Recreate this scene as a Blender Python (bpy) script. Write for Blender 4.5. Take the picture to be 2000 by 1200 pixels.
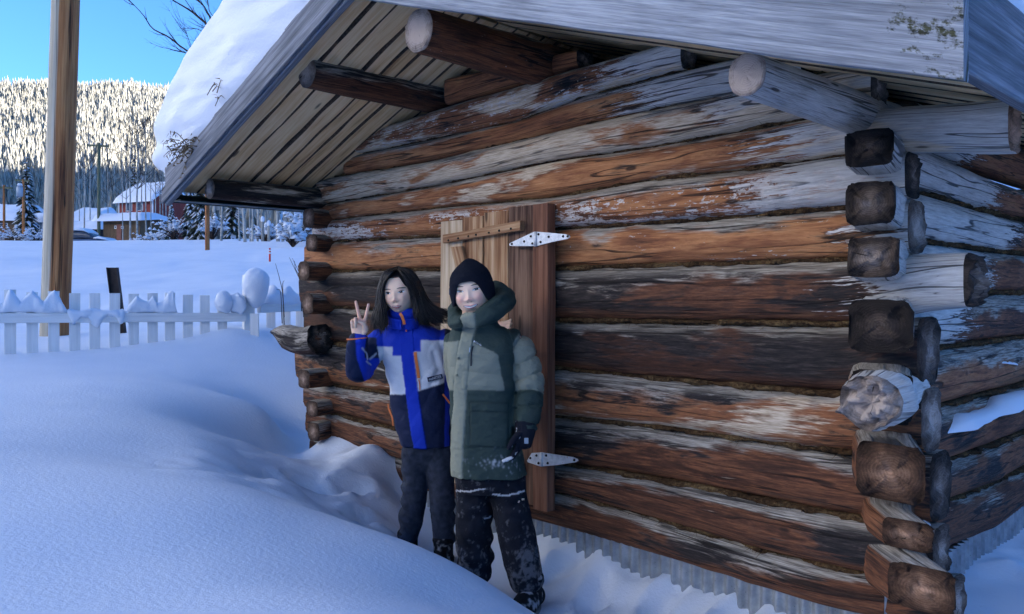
import bpy, bmesh, math, random
import numpy as np
from mathutils import Vector, Matrix

for o in list(bpy.data.objects):
    bpy.data.objects.remove(o, do_unlink=True)
SC = bpy.context.scene
COL = SC.collection
rnd = random.Random(7)

# ------------------------------------------------------------------ camera
FPX, HOR, CAMZ = 1621.0, 570.0, 1.37
cam_d = bpy.data.cameras.new('camera')
cam = bpy.data.objects.new('camera', cam_d)
COL.objects.link(cam)
cam.location = (0, 0, CAMZ)
cam.rotation_euler = (math.radians(90), 0, 0)
cam_d.sensor_width = 36.0
cam_d.lens = 36.0 * FPX / 2000.0
cam_d.shift_y = -(600.0 - HOR) / 2000.0
cam_d.clip_start = 0.05
cam_d.clip_end = 6000.0
SC.camera = cam

# ------------------------------------------------------------------ sky and sun
SUN_EL = math.radians(9.0)
SUN_AZ = (0.995, -0.0999)
SUN_ROT = math.atan2(SUN_AZ[0], SUN_AZ[1])
W = bpy.data.worlds.new('World')
SC.world = W
W.use_nodes = True
wn = W.node_tree
wn.nodes.clear()
sky = wn.nodes.new('ShaderNodeTexSky')
sky.sky_type = 'NISHITA'
sky.sun_disc = False
sky.sun_elevation = SUN_EL
sky.sun_rotation = SUN_ROT
sky.altitude = 900
sky.air_density = 1.0
sky.dust_density = 0.0
sky.ozone_density = 3.5
bg = wn.nodes.new('ShaderNodeBackground')
bg.inputs['Strength'].default_value = 0.10
wo = wn.nodes.new('ShaderNodeOutputWorld')
tint = wn.nodes.new('ShaderNodeMix')
tint.data_type = 'RGBA'
tint.blend_type = 'MULTIPLY'
tint.inputs[0].default_value = 1.0
tint.inputs[7].default_value = (0.57, 0.79, 1.09, 1.0)
wn.links.new(sky.outputs[0], tint.inputs[6])
wn.links.new(tint.outputs[2], bg.inputs['Color'])
wn.links.new(bg.outputs[0], wo.inputs['Surface'])
sun_d = bpy.data.lights.new('sun', 'SUN')
sun_d.energy = 5.0
sun_d.angle = math.radians(0.5)
sun_d.color = (1.0, 0.925, 0.79)
sun = bpy.data.objects.new('sun', sun_d)
COL.objects.link(sun)
sv = Vector((SUN_AZ[0] * math.cos(SUN_EL), SUN_AZ[1] * math.cos(SUN_EL), math.sin(SUN_EL)))
sun.rotation_euler = sv.to_track_quat('Z', 'Y').to_euler()
sun.location = (40, -60, 60)

SC.view_settings.view_transform = 'Standard'
SC.view_settings.look = 'None'
SC.view_settings.exposure = 2.2
SC.view_settings.gamma = 1.0
SC.view_settings.use_curve_mapping = False
SC.cycles.max_bounces = 5
SC.cycles.diffuse_bounces = 3
SC.cycles.glossy_bounces = 2
SC.cycles.use_adaptive_sampling = True
SC.cycles.adaptive_threshold = 0.02

# ------------------------------------------------------------------ helpers: geometry
def J(px, py, d):
    """a point of the place from its bearing in the photograph and its measured distance"""
    return np.array([(px - 1000.0) / FPX * d, d, CAMZ + (HOR - py) / FPX * d])

CT = np.array([1.3325, 2.7])             # the cabin's near corner
UX = np.array([-0.702, 0.712])           # along the front wall, away to the left
NX = np.array([-0.712, -0.702])          # out of the front wall
def TE(t, e, z):
    p = CT + t * UX + e * NX
    return np.array([p[0], p[1], z])
def Wpx(px, py, e=0.0):
    """bearing -> (t, z) on the plane parallel to the front wall at offset e"""
    r = (px - 1000.0) / FPX
    bx, by = CT + e * NX
    t = (bx - r * by) / (r * UX[1] - UX[0])
    d = by + t * UX[1]
    return t, CAMZ + (HOR - py) / FPX * d

def _h(ix, iy, iz, seed):
    n = (ix * 374761393 + iy * 668265263 + iz * 2147483647 + seed * 1274126177) & 0xFFFFFFFF
    n = ((n ^ (n >> 13)) * 1274126177) & 0xFFFFFFFF
    n = n ^ (n >> 16)
    return (n & 0xFFFF) / 65535.0 * 2 - 1
def vnoise(p, seed=0):
    p = np.asarray(p, float)
    i = np.floor(p).astype(np.int64)
    f = p - i
    f = f * f * (3 - 2 * f)
    r = 0
    for dx in (0, 1):
        wx = f[..., 0] if dx else 1 - f[..., 0]
        for dy in (0, 1):
            wy = f[..., 1] if dy else 1 - f[..., 1]
            for dz in (0, 1):
                wz = f[..., 2] if dz else 1 - f[..., 2]
                r = r + wx * wy * wz * _h(i[..., 0] + dx, i[..., 1] + dy, i[..., 2] + dz, seed)
    return r
def fbm(p, oct=4, seed=0, gain=0.5):
    p = np.asarray(p, float)
    a, s, r = 1.0, 1.0, 0
    for k in range(oct):
        r = r + a * vnoise(p * s + 17.3 * k, seed + k)
        a *= gain
        s *= 2.03
    return r
def sstep(a, b, x):
    x = np.clip((np.asarray(x, float) - a) / (b - a), 0, 1)
    return x * x * (3 - 2 * x)
def P3(x, y, z=0.0):
    x, y, z = np.broadcast_arrays(np.asarray(x, float), np.asarray(y, float), np.asarray(z, float))
    return np.stack([x, y, z], -1)

def link(o, parent=None):
    COL.objects.link(o)
    if parent is not None:
        o.parent = parent
        o.matrix_parent_inverse = PINV(parent)
    return o
def PINV(parent):
    return WORLD[parent.name].inverted() if parent.name in WORLD else Matrix.Identity(4)
WORLD = {}
def empty(name, loc, label=None, cat=None, group=None):
    o = bpy.data.objects.new(name, None)
    COL.objects.link(o)
    o.location = Vector([float(c) for c in loc])
    o.empty_display_size = 0.1
    WORLD[o.name] = Matrix.Translation(o.location)
    tag(o, label, cat, group)
    return o
def tag(o, label=None, cat=None, group=None, kind=None):
    if label: o['label'] = label
    if cat: o['category'] = cat
    if group: o['group'] = group
    if kind: o['kind'] = kind
    return o
def mesh(name, V, F, mats=None, smooth=True, mi=None, uv=None, uv2=None, col=None):
    me = bpy.data.meshes.new(name)
    V = np.asarray(V, float)
    if isinstance(F, np.ndarray):
        k = F.shape[1]
        nf = F.shape[0]
        me.vertices.add(len(V))
        me.vertices.foreach_set('co', V.ravel())
        me.loops.add(nf * k)
        me.loops.foreach_set('vertex_index', F.ravel().astype(np.int32))
        me.polygons.add(nf)
        me.polygons.foreach_set('loop_start', np.arange(0, nf * k, k, dtype=np.int32))
        me.polygons.foreach_set('loop_total', np.full(nf, k, dtype=np.int32))
        me.update(calc_edges=True)
    else:
        me.from_pydata([tuple(v) for v in V], [], [tuple(int(i) for i in f) for f in F])
    if mats is not None:
        for m in (mats if isinstance(mats, (list, tuple)) else [mats]):
            me.materials.append(m)
    if mi is not None:
        me.polygons.foreach_set('material_index', np.asarray(mi, np.int32))
    me.polygons.foreach_set('use_smooth', np.full(len(me.polygons), bool(smooth)))
    li = np.empty(len(me.loops), np.int32)
    me.loops.foreach_get('vertex_index', li)
    for nm, u in (('UVMap', uv), ('UV2', uv2)):
        if u is not None:
            l = me.uv_layers.new(name=nm)
            l.data.foreach_set('uv', np.asarray(u, float)[li].ravel())
    if col is not None:
        c = np.asarray(col, float)
        if c.shape[1] == 3:
            c = np.concatenate([c, np.ones((len(c), 1))], 1)
        a = me.color_attributes.new('Col', 'FLOAT_COLOR', 'POINT')
        a.data.foreach_set('color', c.ravel())
    me.validate(verbose=False)
    me.update()
    return me
def obj(name, V, F, mats=None, parent=None, **kw):
    o = bpy.data.objects.new(name, mesh(name, V, F, mats, **kw))
    return link(o, parent)
def gridF(nr, nc, wrap=False):
    r = np.arange(nr - 1)[:, None]
    c = np.arange(nc if wrap else nc - 1)[None, :]
    c1 = (c + 1) % nc
    a = r * nc + c
    b = r * nc + c1
    return np.stack([a, b, b + nc, a + nc], -1).reshape(-1, 4)
BOXF = [(0, 3, 2, 1), (4, 5, 6, 7), (0, 1, 5, 4), (1, 2, 6, 5), (2, 3, 7, 6), (3, 0, 4, 7)]
def box_v(c, ax, ay, az):
    """8 corners of a box: centre and three half-axis vectors"""
    c, ax, ay, az = map(np.asarray, (c, ax, ay, az))
    return np.array([c - ax - ay - az, c + ax - ay - az, c + ax + ay - az, c - ax + ay - az,
                     c - ax - ay + az, c + ax - ay + az, c + ax + ay + az, c - ax + ay + az])
def bevel_box(c, ax, ay, az, b=0.004, seg=1):
    bm = bmesh.new()
    vs = [bm.verts.new(v) for v in box_v(c, ax, ay, az)]
    for f in BOXF:
        bm.faces.new([vs[i] for i in f])
    bmesh.ops.bevel(bm, geom=list(bm.edges), offset=b, segments=seg, affect='EDGES', profile=0.7)
    V = np.array([v.co[:] for v in bm.verts])
    bm.verts.index_update()
    F = [[v.index for v in f.verts] for f in bm.faces]
    bm.free()
    return V, F
def box(name, c, ax, ay, az, m, parent=None, b=0.004, **kw):
    V, F = bevel_box(c, ax, ay, az, b)
    return obj(name, V, F, m, parent, smooth=False, **kw)
def join(parts):
    Vs, Fs, n = [], [], 0
    for V, F in parts:
        V = np.asarray(V)
        Vs.append(V)
        Fs += [[i + n for i in f] for f in F]
        n += len(V)
    return np.concatenate(Vs), Fs
def unit(v):
    v = np.asarray(v, float)
    return v / (np.linalg.norm(v) + 1e-12)
def tube(path, rad, ns=8, cap=True, flat=1.0):
    """round tube along a path with a radius per point; returns V, F (quads + cap fans as quads/tris)"""
    path = np.asarray(path, float)
    n = len(path)
    rad = np.broadcast_to(np.asarray(rad, float), (n,))
    tg = np.gradient(path, axis=0)
    tg /= np.linalg.norm(tg, axis=1)[:, None] + 1e-12
    up = np.array([0, 0, 1.0]) if abs(tg[0][2]) < 0.9 else np.array([1.0, 0, 0])
    V = []
    a = np.linspace(0, 2 * math.pi, ns, endpoint=False)
    x = unit(np.cross(tg[0], up))
    for i in range(n):
        x = unit(x - tg[i] * np.dot(x, tg[i]))
        y = np.cross(tg[i], x)
        V.append(path[i] + rad[i] * (np.cos(a)[:, None] * x + flat * np.sin(a)[:, None] * y))
    V = np.concatenate(V)
    F = gridF(n, ns, True)[:, ::-1].tolist()
    if cap:
        F.append(list(range(ns)))
        F.append(list(range((n - 1) * ns, n * ns))[::-1])
    return V, F
def bez(pts, n):
    """Catmull-Rom through points"""
    p = np.asarray(pts, float)
    if len(p) == 2:
        return p[0] + (p[1] - p[0]) * np.linspace(0, 1, n)[:, None]
    q = np.concatenate([[2 * p[0] - p[1]], p, [2 * p[-1] - p[-2]]])
    out = []
    for u in np.linspace(0, len(p) - 1 - 1e-9, n):
        i = int(u)
        t = u - i
        a, b, c, d = q[i:i + 4]
        out.append(0.5 * (2 * b + (c - a) * t + (2 * a - 5 * b + 4 * c - d) * t * t + (3 * b - a - 3 * c + d) * t ** 3))
    return np.array(out)

# ------------------------------------------------------------------ helpers: materials
class Mat:
    def __init__(s, name, rough=0.8, spec=0.3):
        s.m = bpy.data.materials.new(name)
        s.m.use_nodes = True
        s.t = s.m.node_tree
        s.b = s.t.nodes['Principled BSDF']
        s.b.inputs['Roughness'].default_value = rough
        s.b.inputs['Specular IOR Level'].default_value = spec
        s.norm = None
    def put(s, sock, v):
        if isinstance(v, bpy.types.NodeSocket):
            s.t.links.new(v, sock)
        elif v is not None:
            if isinstance(v, (tuple, list)) and len(v) == 3 and len(sock.default_value) == 4:
                v = (*v, 1.0)
            sock.default_value = v
    def n(s, typ, ins=None, **props):
        nd = s.t.nodes.new(typ)
        for k, v in props.items():
            setattr(nd, k, v)
        for k, v in (ins or {}).items():
            s.put(nd.inputs[k], v)
        return nd
    def coord(s, which='Object'):
        return s.n('ShaderNodeTexCoord').outputs[which]
    def uv(s, name='UVMap'):
        return s.n('ShaderNodeUVMap', uv_map=name).outputs[0]
    def attr(s, name, typ='OBJECT'):
        return s.n('ShaderNodeAttribute', attribute_name=name, attribute_type=typ).outputs['Fac']
    def vcol(s):
        return s.n('ShaderNodeAttribute', attribute_name='Col', attribute_type='GEOMETRY').outputs['Color']
    def rand(s):
        return s.n('ShaderNodeObjectInfo').outputs['Random']
    def map(s, v, sc=(1, 1, 1), loc=(0, 0, 0)):
        nd = s.n('ShaderNodeMapping', {'Vector': v, 'Scale': sc})
        s.put(nd.inputs['Location'], loc)
        return nd.outputs[0]
    def noise(s, v, sc=5.0, det=4.0, rough=0.55, dist=0.0):
        return s.n('ShaderNodeTexNoise', {'Vector': v, 'Scale': sc, 'Detail': det, 'Roughness': rough, 'Distortion': dist}).outputs[0]
    def voro(s, v, sc=5.0, feature='F1', out='Distance'):
        return s.n('ShaderNodeTexVoronoi', {'Vector': v, 'Scale': sc}, feature=feature).outputs[out]
    def wave(s, v, sc=5.0, dist=2.0, det=2.0, dsc=1.0, typ='BANDS', dirn='X'):
        nd = s.n('ShaderNodeTexWave', {'Vector': v, 'Scale': sc, 'Distortion': dist, 'Detail': det, 'Detail Scale': dsc}, wave_type=typ)
        if typ == 'BANDS': nd.bands_direction = dirn
        return nd.outputs['Fac']
    def ramp(s, f, stops, interp='LINEAR'):
        nd = s.n('ShaderNodeValToRGB', {'Fac': f})
        cr = nd.color_ramp
        cr.interpolation = interp
        while len(cr.elements) < len(stops):
            cr.elements.new(0.5)
        for e, (p, c) in zip(cr.elements, stops):
            e.position = p
            e.color = (*c, 1) if isinstance(c, (tuple, list)) else (c, c, c, 1)
        return nd.outputs[0]
    def mix(s, f, a, b, mode='MIX'):
        nd = s.n('ShaderNodeMix', data_type='RGBA', blend_type=mode)
        s.put(nd.inputs[0], f)
        s.put(nd.inputs[6], a)
        s.put(nd.inputs[7], b)
        return nd.outputs[2]
    def ma(s, op, a, b=None, clamp=False):
        nd = s.n('ShaderNodeMath', operation=op, use_clamp=clamp)
        s.put(nd.inputs[0], a)
        if b is not None: s.put(nd.inputs[1], b)
        return nd.outputs[0]
    def rng(s, v, a, b, c=0.0, d=1.0):
        return s.n('ShaderNodeMapRange', {'Value': v, 'From Min': a, 'From Max': b, 'To Min': c, 'To Max': d}, interpolation_type='SMOOTHSTEP').outputs[0]
    def sep(s, v):
        return s.n('ShaderNodeSeparateXYZ', {'Vector': v}).outputs
    def comb(s, x=0.0, y=0.0, z=0.0):
        return s.n('ShaderNodeCombineXYZ', {'X': x, 'Y': y, 'Z': z}).outputs[0]
    def bump(s, h, dist=0.01, strength=1.0):
        nd = s.n('ShaderNodeBump', {'Height': h, 'Distance': dist, 'Strength': strength})
        if s.norm is not None: s.put(nd.inputs['Normal'], s.norm)
        s.norm = nd.outputs[0]
        s.put(s.b.inputs['Normal'], s.norm)
    def set(s, **kw):
        for k, v in kw.items():
            s.put(s.b.inputs[k.replace('_', ' ')], v)
        return s.m
def plain(name, c, rough=0.7, var=0.15, sc=20.0, bump=0.0, metal=0.0, spec=0.3, stretch=(1, 1, 1)):
    g = Mat(name, rough, spec)
    v = g.map(g.coord(), stretch)
    f = g.noise(v, sc, 5)
    lo = tuple(x * (1 - var) for x in c)
    hi = tuple(min(1, x * (1 + var)) for x in c)
    g.set(Base_Color=g.ramp(f, [(0.3, lo), (0.7, hi)]), Metallic=metal)
    if bump: g.bump(f, bump)
    return g.m
# ------------------------------------------------------------------ snow material
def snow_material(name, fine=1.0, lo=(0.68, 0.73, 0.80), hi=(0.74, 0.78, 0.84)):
    g = Mat(name, 0.55, 0.25)
    v = g.coord('Object')
    n1 = g.noise(v, 2.0, 2, 0.6)
    n2 = g.noise(v, 55.0, 3, 0.75)
    g.set(Base_Color=g.ramp(n1, [(0.3, lo), (0.7, hi)]))
    g.bump(n2, 0.004 * fine, 0.8)
    return g.m
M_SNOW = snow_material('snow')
M_FILLSNOW = snow_material('fill_slope_snow', 1.0, (0.86, 0.87, 0.90), (0.91, 0.92, 0.93))  # brighter copy of the snow, so the added slopes bounce more light

# ------------------------------------------------------------------ ground: one sheet to the hill
PROF = [(-40, 0.3), (-4, 0.55), (0, 0.62), (2, 0.70), (5, 0.80), (9, 1.0), (10.5, 1.2), (12, 1.45), (18, 1.98), (24, 2.55), (30, 3.1), (40, 3.8),
        (60, 4.8), (100, 6.0), (180, 8.0), (300, 13.0), (380, 22.0), (480, 56.0), (1000, 238.0), (1100, 246.0), (1500, 200.0), (3000, 120.0)]
def prof(y):
    return np.interp(y, [p[0] for p in PROF], [p[1] for p in PROF])
CTRL = []
def cp(px, py, d): CTRL.append(J(px, py, d))
# near drift in front of the camera
for px in (-250, 100, 400, 700): cp(px, 1200, 1.75)
cp(880, 1200, 2.2)
for px, d, y in ((0, 3.0, 900), (200, 3.0, 915), (100, 4.45, 790), (300, 4.55, 800)): cp(px, y, d)
# its crest
for px, py, d in ((300, 898, 3.5), (397, 916, 3.4), (467, 938, 3.3), (537, 972, 3.2), (583, 996, 3.12), (640, 1010, 3.08), (700, 1030, 3.02), (800, 1064, 2.95), (880, 1098, 2.88), (960, 1143, 2.82), (1020, 1190, 2.78)):
    cp(px, py, d)
for px, py, d in ((467, 975, 2.8), (600, 1050, 2.6), (750, 1110, 2.5), (880, 1180, 2.4)): cp(px, py, d)
# the trodden hollow behind it
for px, py, d in ((560, 925, 4.15), (650, 960, 4.2), (700, 1000, 4.1), (760, 1030, 4.1), (690, 1035, 3.75), (780, 1090, 3.6), (600, 985, 3.8), (500, 925, 3.75),
                  (830, 1105, 4.05), (800, 1040, 4.3), (900, 1160, 3.7), (880, 1110, 3.95), (960, 1060, 4.1), (1000, 1120, 3.85), (1035, 1188, 3.58), (940, 1185, 3.5), (1000, 1215, 3.4),
                  (1080, 1075, 3.88), (1200, 1120, 3.62), (1300, 1145, 3.42), (1420, 1185, 3.2), (1130, 1140, 3.6), (1130, 1230, 3.3), (1300, 1230, 3.15)):
    cp(px, py, d)
# bank against the wall's left part, hollow by the left corner
for px, py, d in ((700, 866, 4.85), (735, 868, 4.72), (660, 872, 4.95), (640, 845, 5.3), (690, 905, 4.5), (620, 905, 4.75), (745, 930, 4.55), (775, 965, 4.62), (800, 985, 4.55),
                  (530, 886, 5.1), (575, 889, 5.35), (480, 868, 4.4), (420, 850, 4.25), (560, 850, 5.7), (600, 790, 6.0), (520, 800, 5.35), (420, 770, 5.3)):
    cp(px, py, d)
# yard up to the fence and just beyond
for px, py, d in ((0, 692, 6.3), (130, 684, 6.52), (250, 674, 6.75), (380, 657, 6.98), (455, 642, 7.1), (505, 655, 7.15), (560, 642, 7.7), (590, 690, 7.0), (450, 690, 6.6), (300, 720, 6.0), (110, 657, 8.1), (230, 652, 7.9), (600, 630, 8.8)):
    cp(px, py, d)
for x, y, z in ((1.5, 1.2, 0.25), (0.9, 1.9, 0.25), (0.3, 1.7, 0.5), (2.4, 2.2, 0.3), (2.6, 3.35, 0.28), (3.4, 4.2, 0.3), (0, 0, 0.62), (-2, 0.5, 0.66), (-1, 0, 0.64), (-4.8, 4.5, 0.8), (-3.5, 2.5, 0.74), (-5, 7, 0.95),
                (1.6, 4.5, 0.2), (2.5, 5.5, 0.2), (0.5, 6.5, 0.2), (-0.5, 6.0, 0.3), (1.0, 7.5, 0.5)):
    CTRL.append(np.array([x, y, z]))
for a in np.linspace(0, 2 * math.pi, 22, endpoint=False):
    x, y = -1.2 + 9.5 * math.cos(a), 4.0 + 8.5 * math.sin(a)
    CTRL.append(np.array([x, y, float(prof(y))]))
CTRL = np.array(CTRL)
def _tps(r2): return np.where(r2 > 1e-12, r2 * np.log(r2 + 1e-12), 0.0)
_A = _tps(((CTRL[:, None, :2] - CTRL[None, :, :2]) ** 2).sum(-1)) + np.eye(len(CTRL)) * 0.012
_Pm = np.concatenate([np.ones((len(CTRL), 1)), CTRL[:, :2]], 1)
_M = np.block([[_A, _Pm], [_Pm.T, np.zeros((3, 3))]])
_w = np.linalg.solve(_M, np.concatenate([CTRL[:, 2] - prof(CTRL[:, 1]), np.zeros(3)]))
def ground_h(x, y, detail=True):
    x = np.asarray(x, float)
    y = np.asarray(y, float)
    z = prof(y)
    m = (1 - sstep(7.0, 9.3, np.hypot((x + 1.2) / 1.05, (y - 4.0) / 0.95)))
    sel = m > 0
    if sel.any():
        xs, ys = x[sel], y[sel]
        r2 = (xs[:, None] - CTRL[None, :, 0]) ** 2 + (ys[:, None] - CTRL[None, :, 1]) ** 2
        res = _tps(r2) @ _w[:len(CTRL)] + _w[-3] + _w[-2] * xs + _w[-1] * ys
        z = z.copy()
        z[sel] += m[sel] * res
    if detail:
        # wind ripples and soft lumps everywhere, kicked-up snow in the hollow
        near = 1 - sstep(8, 14, y)
        z = z + 0.012 * fbm(P3(x * 1.1, y * 1.1), 3, 3) * near
        hollow = sstep(-1.75, -1.0, x) * (1 - sstep(2.2, 3.0, x)) * sstep(2.9, 3.5, y) * (1 - sstep(4.9, 5.4, y))
        z = z + hollow * (0.030 * fbm(P3(x * 5.0, y * 5.0, 2), 4, 11, 0.5) - 0.030 * np.maximum(0, fbm(P3(x * 4, y * 4, 5), 2, 13)))
        fld = sstep(8.3, 11, y) * (1 - sstep(60, 120, y))
        z = z + fld * (0.12 * fbm(P3(x * 0.22, y * 0.30, 1), 4, 5) + 0.05 * fbm(P3(x * 0.9, y * 0.7, 8), 3, 6))
        z = z + sstep(300, 500, y) * 9.0 * fbm(P3(x * 0.006, y * 0.006), 4, 9)
    return z
def gh(x, y): return float(ground_h(np.array([x]), np.array([y]))[0])
_gx = np.concatenate([-np.geomspace(1600, 7.0, 60), np.linspace(-6.9, -2.6, 62), np.linspace(-2.55, 2.6, 150), np.linspace(2.7, 7.0, 40), np.geomspace(7.3, 1600, 44)])
_gy = np.concatenate([-np.geomspace(500, 1.2, 16), np.linspace(-0.8, 1.3, 16), np.linspace(1.4, 6.0, 150), np.linspace(6.06, 10.0, 70), np.geomspace(10.1, 60, 90), np.geomspace(62, 2800, 70)])
_X, _Y = np.meshgrid(_gx, _gy)
_Z = ground_h(_X.ravel(), _Y.ravel())
# footprints trodden into the hollow
for fx, fy, fa in ((-0.62, 4.15, 0.5), (-0.85, 4.35, 0.9), (-0.45, 4.02, 0.2), (0.35, 3.5, 1.2), (0.62, 3.35, 0.8), (0.25, 3.75, 0.3), (-0.75, 4.02, 1.4), (0.85, 3.15, 0.6), (-1.0, 4.2, 0.3)):
    dx, dy = _X.ravel() - fx, _Y.ravel() - fy
    u, v = dx * math.cos(fa) + dy * math.sin(fa), -dx * math.sin(fa) + dy * math.cos(fa)
    q = (u / 0.13) ** 2 + (v / 0.06) ** 2
    _Z = _Z - 0.05 * np.exp(-q ** 2) + 0.018 * np.exp(-((np.sqrt(q) - 1.35) / 0.25) ** 2)
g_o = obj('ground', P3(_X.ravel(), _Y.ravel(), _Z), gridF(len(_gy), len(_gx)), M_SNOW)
tag(g_o, kind='structure')

# the ridge out to the right, behind the photographer, that keeps the low sun off the yard
_ha, _hb = np.linspace(-2600, 2600, 80), np.linspace(-800, 800, 36)
_HA, _HB = np.meshgrid(_ha, _hb)
RIDGE_D, RIDGE_H = 950.0, 290.0
_s = np.array(SUN_AZ)
_HX = _s[0] * (RIDGE_D + _HB) - _s[1] * _HA
_HY = _s[1] * (RIDGE_D + _HB) + _s[0] * _HA
_e = np.exp(-(_HB / 300.0) ** 2)
_hz = RIDGE_H * _e + 24 * fbm(P3(_HA / 120, _HB / 200), 4, 21) * _e - 4
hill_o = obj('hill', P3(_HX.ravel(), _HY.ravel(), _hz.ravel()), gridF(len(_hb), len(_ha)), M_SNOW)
tag(hill_o, kind='structure')

# unseen sunlit slopes to the left and behind, added and steepened for warm fill
_aa, _rr = np.radians(np.linspace(-44, -176, 60)), np.geomspace(250, 1500, 28)
_AA, _RR = np.meshgrid(_aa, _rr)
_hz = np.interp(_RR, [250, 330, 720, 900, 1500], [-2, 24, 430, 480, 390]) + 10 * fbm(P3(_AA * 9, _RR / 160, 3), 4, 31) * sstep(250, 400, _RR)
o = obj('hill', P3((_RR * np.sin(_AA)).ravel(), (_RR * np.cos(_AA)).ravel(), _hz.ravel()), gridF(len(_rr), len(_aa)), M_FILLSNOW)
tag(o, kind='structure')
# ------------------------------------------------------------------ weathered log materials
def log_material(name):
    g = Mat(name, 0.78, 0.25)
    u = g.sep(g.uv())
    s, th = u[0], u[1]
    seed = g.ma('MULTIPLY', g.attr('seed'), 3.7)
    arc = g.ma('MULTIPLY', th, 0.36)
    th = g.ma('SUBTRACT', 1.0, g.ma('ABSOLUTE', g.ma('SUBTRACT', g.ma('ABSOLUTE', th), 1.0)))
    vec = g.comb(s, arc, seed)
    grain = g.noise(g.map(vec, (11, 150, 1)), 1.0, 3, 0.7)
    streak = g.noise(g.map(vec, (2.8, 26, 1)), 1.0, 5, 0.74, 0.6)
    blot = g.noise(g.map(vec, (1.7, 5.0, 1), (3, 7, 0)), 1.0, 3, 0.6, 0.4)
    rag = g.ma('ADD', g.ma('MULTIPLY', g.ma('SUBTRACT', 1.0, streak), 0.6), g.ma('MULTIPLY', grain, 0.4))
    warm, dark, bark, bleach, grey = (g.attr(k) for k in ('warm', 'dark', 'bark', 'bleach', 'grey'))
    # heartwood: reddish brown to orange
    wv = g.ma('ADD', g.ma('ADD', g.ma('MULTIPLY', streak, 0.7), g.ma('MULTIPLY', blot, 0.65)), g.ma('SUBTRACT', warm, 0.68))
    wv = g.ma('ADD', wv, g.ma('MULTIPLY', g.ma('SUBTRACT', grain, 0.5), 0.35))
    wcol = g.ramp(wv, [(0.20, (0.022, 0.011, 0.008)), (0.36, (0.090, 0.036, 0.019)), (0.50, (0.27, 0.104, 0.045)), (0.66, (0.50, 0.225, 0.092)), (0.9, (0.70, 0.45, 0.25))])
    # old silver-grey weathering on the side turned to the sky
    gcol = g.ramp(g.ma('ADD', g.ma('MULTIPLY', grain, 0.75), g.ma('MULTIPLY', rag, 0.3)), [(0.32, (0.085, 0.072, 0.058)), (0.47, (0.26, 0.225, 0.185)), (0.62, (0.43, 0.39, 0.335)), (0.80, (0.62, 0.58, 0.52))])
    gm = g.ma('ADD', g.ma('ADD', g.ma('MULTIPLY', blot, 0.95), g.ma('MULTIPLY', rag, 0.35)), g.ma('SUBTRACT', g.ma('SUBTRACT', grey, 0.74), th))
    gm = g.rng(gm, -0.055, 0.075)
    c = g.mix(gm, wcol, gcol)
    # smoky dark staining below the grey
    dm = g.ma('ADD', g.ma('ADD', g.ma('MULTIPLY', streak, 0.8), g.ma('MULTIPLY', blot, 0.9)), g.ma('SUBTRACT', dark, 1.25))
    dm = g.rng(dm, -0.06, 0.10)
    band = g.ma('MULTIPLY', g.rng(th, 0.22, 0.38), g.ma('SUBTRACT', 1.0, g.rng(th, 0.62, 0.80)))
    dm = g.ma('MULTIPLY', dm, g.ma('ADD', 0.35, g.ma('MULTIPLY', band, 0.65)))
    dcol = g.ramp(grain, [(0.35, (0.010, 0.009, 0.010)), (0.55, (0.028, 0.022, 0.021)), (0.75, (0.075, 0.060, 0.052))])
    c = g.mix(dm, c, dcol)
    # bleached end
    bm = g.ma('SUBTRACT', g.ma('ADD', bleach, g.ma('MULTIPLY', g.ma('SUBTRACT', rag, 0.5), 1.9)), s)
    bedge = g.ma('MULTIPLY', g.rng(bm, -0.16, -0.02), g.ma('SUBTRACT', 1.0, g.rng(bm, 0.0, 0.06)))
    bedge = g.ma('MULTIPLY', bedge, g.rng(blot, 0.36, 0.55))
    c = g.mix(g.ma('MULTIPLY', bedge, 0.85), c, (0.05, 0.020, 0.011))
    bm = g.rng(bm, -0.04, 0.05)
    pcol = g.ramp(g.ma('ADD', g.ma('MULTIPLY', grain, 0.6), g.ma('MULTIPLY', blot, 0.45)), [(0.32, (0.17, 0.155, 0.14)), (0.47, (0.44, 0.42, 0.395)), (0.66, (0.66, 0.645, 0.615))])
    c = g.mix(bm, c, pcol)
    # pale scraped patches anywhere
    pale = g.attr('pale')
    pm = g.rng(g.ma('ADD', g.ma('ADD', g.ma('MULTIPLY', g.ma('SUBTRACT', 1.0, blot), 0.65), g.ma('MULTIPLY', rag, 0.35)), g.ma('SUBTRACT', pale, 1.0)), -0.10, -0.03)
    c = g.mix(pm, c, g.ramp(grain, [(0.3, (0.36, 0.26, 0.16)), (0.7, (0.74, 0.62, 0.47))]))
    # flakes of old inner bark
    fl = g.noise(g.map(vec, (24, 62, 1), (7, 3, 0)), 1.0, 3, 0.7)
    fn = g.ma('ADD', g.ma('MULTIPLY', streak, 0.5), g.ma('MULTIPLY', g.ma('SUBTRACT', 1.0, blot), 0.5))
    fm = g.rng(g.ma('ADD', g.ma('ADD', g.ma('MULTIPLY', fn, 1.3), g.ma('MULTIPLY', fl, 0.9)), g.ma('SUBTRACT', bark, 1.72)), 0.0, 0.05)
    fm = g.ma('MULTIPLY', fm, g.rng(th, 0.25, 0.42))
    c = g.mix(fm, c, g.ramp(grain, [(0.35, (0.36, 0.27, 0.22)), (0.55, (0.60, 0.56, 0.52)), (0.8, (0.76, 0.73, 0.70))]))
    # knots
    kv = g.n('ShaderNodeTexVoronoi', {'Vector': g.map(vec, (2.3, 5.5, 1)), 'Scale': 1.0}).outputs['Distance']
    kn = g.ma('ADD', kv, g.ma('MULTIPLY', g.ma('SUBTRACT', grain, 0.5), 0.05))
    km = g.ma('SUBTRACT', 1.0, g.rng(kn, 0.045, 0.085))
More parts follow.
